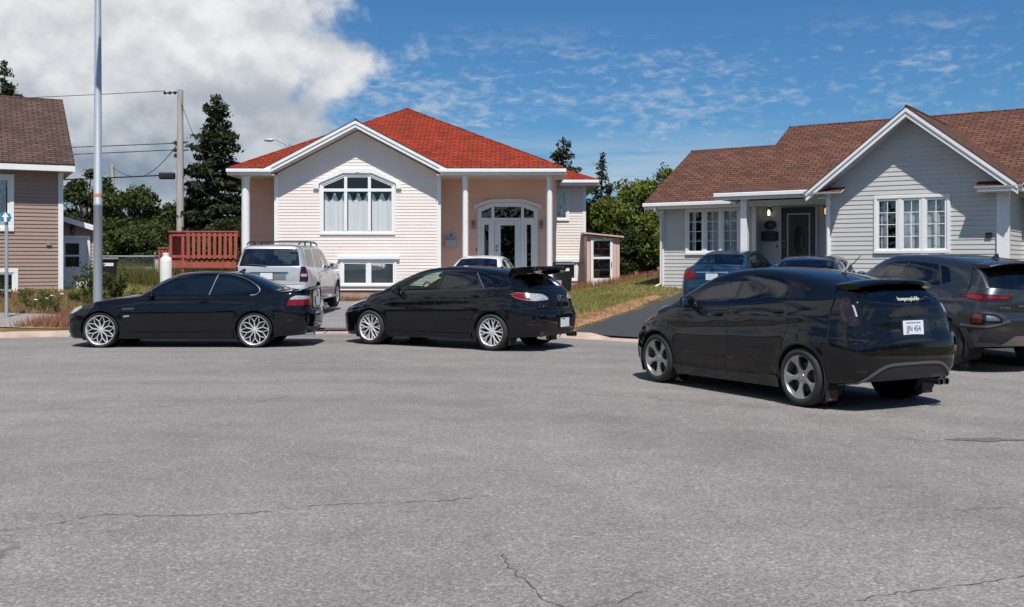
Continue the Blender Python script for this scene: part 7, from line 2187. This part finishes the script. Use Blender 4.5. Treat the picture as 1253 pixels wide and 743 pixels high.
def conifer(name, x, y, top, rad, label, mat='spruce', group=None, seed=1, bare=0.08, dens=1.0, open_=0.0):
    r = np.random.default_rng(seed); z = gz(x, y); h = top-z
    H = empty(name, (x, y, z)); tag(H, label, 'tree', group)
    t = MB(); t.tube([(0, 0, -.2), (.03, 0, h*.35), (-.02, .02, h*.7), (0, 0, h*.985)], [.02*h, .016*h, .009*h, .01], 8); t.build('trunk', SM['bark'], H, smooth=True)
    C = []; S = []; bm = MB()
    zz = h*bare
    while zz < h*0.985:
        f = (zz-h*bare)/(h*(1-bare)); env = rad*(1-f)**0.82*(0.80+0.20*math.sin(f*31+seed))
        nb = int(5+5*(1-f))
        for k in range(nb):
            if r.uniform() < open_: continue
            a = r.uniform(0, 6.283); L = env*r.uniform(0.68, 1.08)+.08
            droop = r.uniform(0.15, 0.42)*(1-f*0.9)
            pts = []
            for q in range(5):
                s = q/4; pts.append((math.cos(a)*L*s, math.sin(a)*L*s, zz+L*(.16*s-droop*s*s+.22*f*s)))
            if L > .7: bm.tube(pts, [.03, .022, .016, .012, .006], 4, caps=False)
            n = max(5, int(L*36*dens))
            for q in range(n):
                s = r.uniform(.18, 1.0)**.7; i = min(int(s*4), 3); u = s*4-i
                p = np.array(pts[i])*(1-u)+np.array(pts[i+1])*u
                w = (.10+.20*L*.3)*(1.1-s*.5)
                C.append(p+np.array([r.normal(0, w), r.normal(0, w), r.normal(-.05, .07)])); S.append(r.uniform(.16, .38)*(1 if L > .5 else .7))
        zz += r.uniform(.16, .30)*(1.0 if h > 5 else .8)
    for q in range(14): C.append(np.array([r.normal(0, .05), r.normal(0, .05), h*.985+r.uniform(-.45, .12)])); S.append(.2)
    bm.build('branches', SM['bark'], H)
    quads_obj('crown', leaf_quads(np.array(C), np.array(S), r, .42), FM[mat], H)
    return H

def broadleaf(name, x, y, top, rad, label, mat='mid', group=None, seed=1, low=0.12, leaf=0.17, n=46, per=170, flat=1.0, cat='tree'):
    r = np.random.default_rng(seed); z = gz(x, y); h = top-z
    H = empty(name, (x, y, z)); tag(H, label, cat, group)
    t = MB(); cz = h*(low+1)/2; hz = h*(1-low)/2
    t.tube([(0, 0, -.2), (.05, .03, h*.25), (0, .05, h*.55), (.05, 0, h*.8)], [.026*h, .02*h, .012*h, .004*h], 8)
    C = []; S = []
    for k in range(n):
        d = r.normal(size=3); d /= np.linalg.norm(d)
        q = r.uniform(.35, 1.0)**.5
        lx = rad*(1+.28*math.sin(3*math.atan2(d[1], d[0])+seed))
        c = np.array([d[0]*lx*q*.82, d[1]*lx*q*.82, cz+d[2]*hz*q*.84])
        if c[2] > h*.6: c[:2] *= r.uniform(.6, 1.05)
        cr = r.uniform(.22, .44)*min(rad, 1.8)*.62+.12
        t.tube([(0, 0, max(h*.12, c[2]*.5)), (c[0]*.5, c[1]*.5, c[2]*.8), tuple(c)], [.012*h, .007*h, .003*h], 5, caps=False)
        m = int(per*r.uniform(.6, 1.25))
        e = r.normal(size=(m, 3)); e /= np.linalg.norm(e, axis=1)[:, None]
        e *= (r.uniform(0, 1, size=m)**.42*cr)[:, None]; e[:, 2] *= .72*flat
        C.append(c+e); S.append(r.uniform(.6, 1.3, size=m)*leaf)
        # loose sprays on the outside
        m2 = m//7
        e = r.normal(size=(m2, 3))*cr*.5
        C.append(c+e); S.append(r.uniform(.5, 1.0, size=m2)*leaf)
    C = np.concatenate(C); S = np.concatenate(S)
    k = C[:, 2] > .02
    t.build('trunk', SM['bark'], H, smooth=True)
    quads_obj('crown', leaf_quads(C[k], S[k], r, .62), FM[mat], H)
    return H

def weed_plant(x, y, h, label, seed, mat='weed', n=14, flowers=0, name='weed_plant', cat='plant', leaf=.07, spread=.35, group=None):
    r = np.random.default_rng(seed); z = gz(x, y)
    H = empty(name, (x, y, z)); tag(H, label, cat, group)
    st = MB(); C = []; S = []
    for k in range(n):
        a = r.uniform(0, 6.283); l = r.uniform(.2, 1)*spread*h*1.6; hh = h*r.uniform(.55, 1.0)
        p = [(0.1*l*math.cos(a), .1*l*math.sin(a), -.02), (l*.5*math.cos(a), l*.5*math.sin(a), hh*.6), (l*math.cos(a), l*math.sin(a), hh)]
        st.tube(p, [.007, .005, .003], 4, caps=False)
        for q in range(22):
            s = r.uniform(.1, 1); i = 0 if s < .5 else 1; u = s*2-i
            c = np.array(p[i])*(1-u)+np.array(p[i+1])*u
            C.append(c+r.normal(size=3)*.05); S.append(leaf*r.uniform(.6, 1.4))
        if k < flowers:
            c = p[2]
            fl = MB(); fl.lathe([(.001, .02), (.03, .018), (.05, .006), (.03, -.004), (.001, -.02)], 9, 'z', (c[0], c[1], c[2]+.03)); fl.build('flower', FM['flower'], H)
    st.build('stem', FM[mat], H)
    quads_obj('foliage', leaf_quads(np.array(C), np.array(S), r, .5), FM[mat], H)
    return H

# ------------------------------------------------------------------ sky
SUN_EL, SUN_AZ = 61.0, 7.0       # azimuth: degrees to the right of straight behind the camera
def build_sky():
    w = bpy.data.worlds.new('World'); sc.world = w; w.use_nodes = True
    N = w.node_tree.nodes; L = w.node_tree.links
    bg = N['Background']; bg.inputs['Strength'].default_value = 0.057
    sky = N.new('ShaderNodeTexSky'); sky.sky_type = 'NISHITA'; sky.sun_disc = False
    sky.sun_elevation = R(SUN_EL); sky.sun_rotation = R(180-SUN_AZ)
    sky.air_density = 1.0; sky.dust_density = 0.6; sky.ozone_density = 2.2
    tc = N.new('ShaderNodeTexCoord'); D = tc.outputs['Generated']
    sep = N.new('ShaderNodeSeparateXYZ'); L.new(D, sep.inputs[0])
    def M(op, a, b=None, c=None, clamp=False):
        n = N.new('ShaderNodeMath'); n.operation = op; n.use_clamp = clamp
        for i, v in enumerate((a, b, c)):
            if v is None: continue
            if isinstance(v, (int, float)): n.inputs[i].default_value = v
            else: L.new(v, n.inputs[i])
        return n.outputs[0]
    def MR(v, a, b, c=0.0, d=1.0, smooth=True):
        n = N.new('ShaderNodeMapRange'); n.interpolation_type = 'SMOOTHSTEP' if smooth else 'LINEAR'
        L.new(v, n.inputs[0])
        for i, q in enumerate((a, b, c, d)): n.inputs[i+1].default_value = q
        return n.outputs[0]
    az = M('MULTIPLY', M('ARCTAN2', sep.outputs[0], sep.outputs[1]), 57.2958)      # degrees, 0 = north (+y), east positive
    el = M('MULTIPLY', M('ARCSINE', sep.outputs[2]), 57.2958)
    def fbm(scale, detail, rough, off=(0, 0, 0), vscale=(1, 1, 1), dist=0.0):
        mp = N.new('ShaderNodeMapping'); mp.inputs['Location'].default_value = off; mp.inputs['Scale'].default_value = vscale
        L.new(D, mp.inputs['Vector'])
        n = N.new('ShaderNodeTexNoise'); n.inputs['Scale'].default_value = scale; n.inputs['Detail'].default_value = detail; n.inputs['Roughness'].default_value = rough
        n.inputs['Distortion'].default_value = dist
        L.new(mp.outputs[0], n.inputs['Vector']); return n.outputs['Fac']
    # big cumulus bank in the north-west
    def bank(off):
        n = fbm(7.0, 8, 0.53, off, (1, 1, 1.25))
        dx = M('DIVIDE', M('ADD', az, 25.5), 19.5); dz = M('DIVIDE', M('ADD', el, -13.0), 14.0)
        rr = M('ADD', M('MULTIPLY', dx, dx), M('MULTIPLY', dz, dz))
        body = M('SUBTRACT', 1.0, rr)
        return M('ADD', body, M('MULTIPLY', M('ADD', n, -0.5), 2.3))
    d0 = bank((0, 0, 0))
    a0 = MR(d0, 0.10, 0.36)
    # light from above: compare with the density a little towards the zenith
    d1 = bank((0, 0.0, -0.022))
    lit = MR(M('SUBTRACT', d1, d0), -0.28, 0.30, 1.0, 0.0)
    base = MR(el, 4.5, 12.0, 0.0, 1.0)
    n2 = fbm(4.2, 6, 0.55, (3.1, 1.7, 0.4))
    shade = M('MULTIPLY_ADD', lit, 0.52, M('MULTIPLY_ADD', base, 0.50, M('MULTIPLY', M('ADD', n2, -0.5), 0.65)), clamp=True)
    ccol = N.new('ShaderNodeMix'); ccol.data_type = 'RGBA'; ccol.inputs['A'].default_value = (3.4, 4.4, 5.8, 1); ccol.inputs['B'].default_value = (13.2, 13.3, 13.4, 1)
    L.new(shade, ccol.inputs['Factor'])
    # high rippled veil in the north-east
    v1 = fbm(58, 6, 0.62, (0, 0, 0), (1, 1, 2.6), 0.4)
    v2 = fbm(6.0, 4, 0.55, (5, 2, 1), (1, 1, 5.0))
    band = M('MULTIPLY', MR(el, 3.0, 7.0), MR(el, 10.2, 13.6, 1.0, 0.0))
    a1 = M('MULTIPLY', M('MULTIPLY', MR(M('ADD', v1, M('MULTIPLY', v2, 0.9)), 0.90, 1.34), band), 0.60)
    v3 = fbm(4.5, 5, 0.6, (1, 8, 1), (1, 1, 11.0), 0.3)
    lowv = M('MULTIPLY', MR(v3, 0.40, 0.66), MR(el, 1.5, 9.0, 0.9, 0.0))
    a1 = M('MAXIMUM', a1, lowv)
    # scattered cumulus over the rest of the sky
    v4 = fbm(3.1, 8, 0.58, (2.2, 0.3, 6.0), (1, 1, 1.6))
    away = MR(sep.outputs[1], 0.25, -0.15)
    a2 = M('MULTIPLY', M('MULTIPLY', MR(v4, 0.50, 0.62), away), M('MULTIPLY', MR(el, 8, 16), MR(el, 34, 48, 1.0, 0.1)))
    # the cumulus bank goes on to the west, left of the picture
    west = M('MULTIPLY', MR(az, -36.0, -46.0), MR(az, -130.0, -110.0))
    a2 = M('MAXIMUM', a2, M('MULTIPLY', M('MULTIPLY', MR(v4, 0.42, 0.54), west), MR(el, 62, 74, 1.0, 0.0)))
    mx1 = N.new('ShaderNodeMix'); mx1.data_type = 'RGBA'; L.new(a1, mx1.inputs['Factor'])
    tint = N.new('ShaderNodeMix'); tint.data_type = 'RGBA'; tint.blend_type = 'MULTIPLY'; tint.inputs['Factor'].default_value = 1.0
    tint.inputs['B'].default_value = SKY_TINT
    L.new(sky.outputs[0], tint.inputs['A'])
    L.new(tint.outputs['Result'], mx1.inputs['A']); mx1.inputs['B'].default_value = (9.2, 10.0, 10.9, 1)
    mx2 = N.new('ShaderNodeMix'); mx2.data_type = 'RGBA'; L.new(a2, mx2.inputs['Factor']); L.new(mx1.outputs['Result'], mx2.inputs['A']); mx2.inputs['B'].default_value = (9.6, 9.8, 10.1, 1)
    mx3 = N.new('ShaderNodeMix'); mx3.data_type = 'RGBA'; L.new(a0, mx3.inputs['Factor']); L.new(mx2.outputs['Result'], mx3.inputs['A']); L.new(ccol.outputs['Result'], mx3.inputs['B'])
    L.new(mx3.outputs['Result'], bg.inputs['Color'])
    s = bpy.data.lights.new('sun', 'SUN'); s.energy = 5.0; s.angle = R(0.5); s.color = (1.0, 0.955, 0.89)
    o = bpy.data.objects.new('sun', s); COL.objects.link(o)
    o.rotation_euler = (R(90-SUN_EL), 0, R(SUN_AZ))
    o.location = (20, -60, 90)
SKY_TINT = (0.53, 1.0, 1.42, 1)

# ------------------------------------------------------------------ assemble
build_sky()
build_ground()
sheet('driveway', [pol(-17, 13.95), (-8.9, 25), (-8.7, 33.2)], [pol(16, 13.7), (0.3, 25), (-.4, 29), (-2.6, 33.4)], SM['drive'], arc=(-17, 16))
sheet('driveway', [(1.15, 20.85), (2.6, 24.0), (5.0, 30.0)], [pol(64, 13.15), (11.5, 16.5), (14.5, 24.0)], SM['fresh'], 16, 14, arc=(22.3, 64))
sheet('verge', [(-10.6, 21.5), (-9.6, 21.5), (-8.2, 22.0)], [(-10.7, 23.8), (-10.0, 25.0), (-8.8, 25.2)], SM['verge'], 14, 6, .012)
sheet('gravel', [(-18, 21.8), (-13, 21.5), (-10.4, 21.5)], [(-18, 24.6), (-13, 24.7), (-10.6, 24.2)], SM['gravel'], 12, 6, .024)
sheet('verge', [(.95, 20.75), (2.4, 23.8), (4.2, 28.6)], [(.15, 21.1), (1.7, 24.3), (4.0, 28.8)], SM['verge'], 14, 4, .012)
red_house(); right_house(); left_house(); garden_shed()
light_pole(); arrow_sign(); deck_platform(); gas_tank(); chain_fence(); far_lamp()
wheelie_bin(-13.05, 33.1, R(20), 'black wheeled bin with a white label beside the white side-porch door', 1.0)
wheelie_bin(1.72, 34.6, R(8), 'black wheeled bin with a white label against the red-roofed house, by the pink shed', 1.0)
utility_pole(-16.2, 50, 9.92, .17, 'tall weathered wooden utility pole with insulators and cables, beside the big spruce')
utility_pole(-31.2, 80, 9.1, .17, 'short distant wooden pole among the trees behind the metal light pole', False)
wire('overhead_cable', [(-60, 56, 10.0), (-16.95, 50, 9.85)], .35, 'topmost thin cable running left from the pole top')
for i, (za, zb, sg, lb) in enumerate(((7.35, 7.30, .25, 'upper of the two cables running level left from the wooden pole'), (6.95, 6.98, .3, 'lower of the two cables running level left from the wooden pole'))):
    wire('overhead_cable', [(-60, 57, za), (-16.4, 50, zb)], sg, lb, .022)
wire('overhead_cable', [(-31.2, 80, 8.9), (-22, 61, 6.6), (-16.3, 50, 7.3)], .25, 'slanting cable from the distant pole up to the wooden pole', .02)
wire('overhead_cable', [(-60, 57, 5.35), (-17.1, 49.9, 5.72)], .25, 'thick bundled cable ending at the black splice box', .035)
wire('overhead_cable', [(-16.2, 50, 7.4), (-9, 47, 5.2)], .2, 'cable slanting right from the wooden pole behind the spruce', .018)
wire('overhead_cable', [(-16.2, 50, 9.4), (-13.6, 47, 5.0)], .15, 'guy-like cable dropping steeply right of the wooden pole', .014)
wire('overhead_cable', [(-16.2, 50, 5.8), (-13, 48, 4.1)], .2, 'lowest service cable drooping right of the wooden pole', .014)

conifer('spruce_tree', -15.0, 52, 10.1, 3.5, 'tall dark spruce rising left of the red roof, beside the wooden pole', seed=5, bare=.04, dens=1.5)
conifer('spruce_tree', -22.3, 45, 10.4, 2.4, 'dark conifer whose tip shows above the brown roof at the far left', seed=8)
G = 'trees behind the yards'
broadleaf('leafy_tree', -23.3, 56, 7.3, 2.6, 'tallest dark tree behind the light pole', 'dark', G, 21, .05, .2, 60, 190)
broadleaf('leafy_tree', -26.6, 57, 6.0, 2.0, 'dark tree next to the brown roof, left of the tallest one', 'dark', G, 22, .05, .2, 46, 170)
broadleaf('leafy_tree', -19.0, 52, 5.6, 2.0, 'rounded green tree right of the light pole', 'mid', G, 23, .03, .18, 56, 190)
broadleaf('leafy_tree', -16.6, 53, 5.3, 1.9, 'rounded green tree behind the wooden utility pole', 'mid', G, 24, .03, .18, 52, 190)
broadleaf('leafy_tree', -20.9, 50, 4.0, 1.9, 'low bushy tree below the light pole trees, above the wire fence', 'dark', G, 25, .02, .17, 50, 180)
broadleaf('leafy_tree', -17.2, 47, 3.7, 1.8, 'low bushy tree behind the wire fence, left of the deck', 'mid', G, 26, .02, .17, 48, 180)
broadleaf('leafy_tree', -13.3, 48, 3.6, 1.8, 'low bushy tree showing between the deck rail and the spruce', 'dark', G, 27, .02, .17, 48, 180)
broadleaf('leafy_tree', -15.2, 44, 2.6, 1.5, 'lowest bush behind the wire fence', 'dark', G, 28, .02, .15, 36, 160)
conifer('pine_tree', 2.75, 55, 8.25, 1.75, 'open-crowned pine peeking over the right end of the red roof', 'spruce', None, 31, .55, 1.0, .22)
conifer('pine_tree', 4.65, 53, 7.15, 1.35, 'narrow dark pine between the two house roofs', 'spruce', None, 32, .25, 1.0, .15)
conifer('pine_tree', 8.2, 56, 6.9, 1.4, 'small dark conifer tip just behind the brown-red roof', 'spruce', None, 33, .2, 1.0, .1)
G2 = 'trees between the two houses'
broadleaf('leafy_tree', 4.1, 43, 4.8, 1.3, 'yellow-green tree behind the pink shed', 'bright', G2, 41, .02, .17, 46, 170)
broadleaf('leafy_tree', 5.6, 44.5, 5.9, 1.5, 'tallest yellow-green tree between the houses', 'bright', G2, 42, .02, .17, 56, 180)
broadleaf('slender_tree', 6.9, 45, 6.0, .8, 'slender light green tree beside the brown-red roof', 'bright', G2, 43, .05, .16, 34, 130)
broadleaf('leafy_tree', 5.6, 40.5, 3.6, 1.15, 'bushy tree low between the shed and the grey house', 'bright', G2, 44, .0, .15, 46, 170)
broadleaf('leafy_tree', 4.5, 40.3, 2.9, 1.0, 'dark bush right behind the pink shed', 'dark', G2, 45, .0, .15, 40, 160)
broadleaf('leafy_tree', 6.6, 39.8, 2.3, 1.0, 'lowest yellow-green bush next to the grey house corner', 'bright', G2, 46, .0, .14, 40, 160)
broadleaf('leafy_tree', 8.4, 44, 4.9, 1.3, 'green tree partly hidden by the brown-red roof', 'mid', G2, 47, .0, .17, 46, 170)
for i, (x, y, t, rr) in enumerate(((-30, 75, 6.0, 3), (-24.5, 72, 5.6, 3), (-10, 70, 4.4, 3), (3.2, 62, 5.0, 2.4), (9.5, 60, 5.4, 2.6))):
    broadleaf('leafy_tree', x, y, t, rr, ['far dark tree behind the brown-roofed house', 'far dark tree beyond the light pole', 'far dark tree behind the red-roofed house', 'far dark tree behind the yellow-green trees', 'far dark tree behind the grey house'][i], 'dark', 'far trees', 60+i, .0, .26, 50, 150)
# grass and weeds
def lawn_mid(x, y):
    if y < 20.9: return 0
    r, a = polar(x, y)
    if r-I(RT, a) < .5: return 0
    xl = 2.6+(y-24.0)*.40 if y > 24 else 1.15+(y-20.85)*.46     # driveway edge
    if x > xl-.05: return 0
    if y < 29 and x < .45: return 0
    e = xl-x
    return min(1, .12+e*.45)
blades('grass', ((.3, 6.2, 20.8, 38.5), lawn_mid), 15000, .04, .10, FM['grass'], .011, .8, seed=3)
blades('grass', ((1.6, 6.8, 35.5, 38.6), lambda x, y: .9), 1500, .10, .34, FM['dry'], .012, .6, seed=4)
blades('grass', ((-15, -8.7, 24.6, 36), lambda x, y: (1 if x < -8.9 else 0)), 9000, .05, .16, FM['grass'], .012, .7, seed=5)
blades('grass', ((-17, -10.2, 35.2, 41), lambda x, y: 1), 5200, .35, .85, FM['tall'], .014, .45, seed=6)
blades('grass', ((-10.55, -8.3, 21.6, 25.5), lambda x, y: .8), 2600, .05, .24, FM['dry'], .010, .8, seed=7)
blades('grass', ((-16, -10.6, 24.3, 30.4), lambda x, y: .9 if y < 30.6+(x+13.64)*.53 else 0), 2600, .05, .20, FM['dry'], .012, .6, seed=8)
blades('grass', ((-7.6, -2.4, 33.5, 34.4), lambda x, y: .9), 900, .06, .22, FM['dry'], .012, .6, seed=9)
rr = np.random.default_rng(12)
for i in range(22):
    x = rr.uniform(-14.6, -10.4); y = rr.uniform(24.6, 29.0)
    weed_plant(x, y, rr.uniform(.22, .50), 'leafy green weed in the rough patch below the brown house', 200+i, 'weed', 8, 0, leaf=.06, group='weeds in the rough patch')
for i, (x, y) in enumerate(((-11.35, 24.7), (-11.65, 26.0))):
    weed_plant(x, y, .42, ['white-flowered weed in front, beside the gravel', 'white-flowered weed behind the other one, below the brown house'][i], 300+i, 'weed', 9, 2, leaf=.05)
for i, (x, y, h) in enumerate(((-11.6, 28.2, 1.15), (-11.05, 28.6, .9))):
    weed_plant(x, y, h, ['taller leafy green shrub at the corner of the brown house', 'shorter leafy green shrub by the white side door'][i], 320+i, 'mid', 30, 0, 'shrub', 'shrub', .10, .32)
rs = np.random.default_rng(5)
mb = MB()
for i in range(260):
    x = rs.uniform(-14.5, -10.9); y = rs.uniform(21.7, 24.2); s = rs.uniform(.02, .055); z = gz(x, y)+.02
    mb.lathe([(.001, s*.7), (s*.8, s*.45), (s, .0), (s*.7, -.02)], 6, 'z', (x, y, z))
o = mb.build('gravel_stones', SM['gravel']); tag(o, kind='stuff')

# the wood beyond the street behind the viewer; windows and paint reflect it
rw = np.random.default_rng(77); C = []; S = []
for k in range(170):
    a = R(rw.uniform(95, 265)); d = rw.uniform(42, 60); hh = rw.uniform(4, 9)
    x, y = CX+d*math.sin(a), CY+d*math.cos(a); m = 220
    e = rw.normal(size=(m, 3)); e /= np.linalg.norm(e, axis=1)[:, None]; e *= (rw.uniform(0, 1, size=m)**.4)[:, None]
    C.append(np.stack([x+e[:, 0]*2.6, y+e[:, 1]*2.6, hh*.5+.6+e[:, 2]*hh*.55], 1)); S.append(rw.uniform(.3, .8, size=m))
o = quads_obj('far_wood', leaf_quads(np.concatenate(C), np.concatenate(S), rw, .7), FM['dark']); tag(o, kind='stuff')

# cars
def park(c, fx, fy, rx, ry, lift=0.0):
    """put the car so that its front axle is above (fx, fy) and its rear axle above (rx, ry)"""
    zf, zr = gz(fx, fy), gz(rx, ry)
    ang = math.atan2(ry-fy, rx-fx)
    d = math.hypot(rx-fx, ry-fy)
    c.place((fx+rx)/2, (fy+ry)/2, (zf+zr)/2+lift, ang, -math.atan2(zr-zf, d))
def park_h(c, x, y, deg, lift=0.0):
    """centre between the axles at (x, y); heading in degrees clockwise from straight ahead"""
    w = c.sp['wb']/2; s, q = math.sin(R(deg)), math.cos(R(deg))
    park(c, x+s*w, y+q*w, x-s*w, y-q*w, lift)
def left_wheels(c, fx, fy, rx, ry):
    """same, from the ground contact of the two left wheels"""
    d = Vector((rx-fx, ry-fy)).normalized(); n = Vector((-d.y, d.x))      # rearward; to the car's right
    t = I(c.sp['hw'], c.sp['fo'])-c.sp.get('inset', .012)-c.sp['tw']*.55
    park(c, fx+n.x*t, fy+n.y*t, rx+n.x*t, ry+n.y*t)

c1 = build_coupe(); left_wheels(c1, -7.28, 18.26, -4.58, 18.26)
c2 = build_hatch(); left_wheels(c2, -2.56, 18.95, -.30, 17.58)
c3 = build_small(); left_wheels(c3, 1.924, 13.01, 3.129, 10.83); c3.root.scale = (1, 1, 1.02)
c4 = build_crossover(); park_h(c4, 6.62, 15.95, -16, .05)
c5 = build_suv(); park_h(c5, -5.87, 27.3, 1, .06)
c6 = build_sedan('saloon_car', 'blue saloon with red tail lights parked on the dark driveway before the grey house', CM['blue'], glass='g_mid'); park_h(c6, 5.95, 27.1, 27)
c7 = build_sedan('saloon_car', 'dark navy saloon, mostly hidden behind the nearest black hatchback', CM['navy'], False); park_h(c7, 6.60, 22.2, 25)
c8 = build_sedan('saloon_car', 'white saloon, only its roof showing above the winged black hatchback', CM['white'], False); park_h(c8, -.75, 29.6, 8)

# camera
cd = bpy.data.cameras.new('camera'); co = bpy.data.objects.new('camera', cd); COL.objects.link(co)
co.location = (0, 0, 1.53); co.rotation_euler = (R(90), 0, 0)
cd.sensor_width = 36; cd.lens = 36; cd.shift_y = -51.5/1253; cd.clip_end = 8000; cd.clip_start = .05
sc.camera = co
sc.view_settings.view_transform = 'Standard'; sc.view_settings.look = 'None'; sc.view_settings.exposure = 0.20; sc.view_settings.gamma = 1.0
sc.view_settings.use_curve_mapping = False
sc.cycles.max_bounces = 8; sc.cycles.transparent_max_bounces = 16; sc.cycles.use_denoising = True
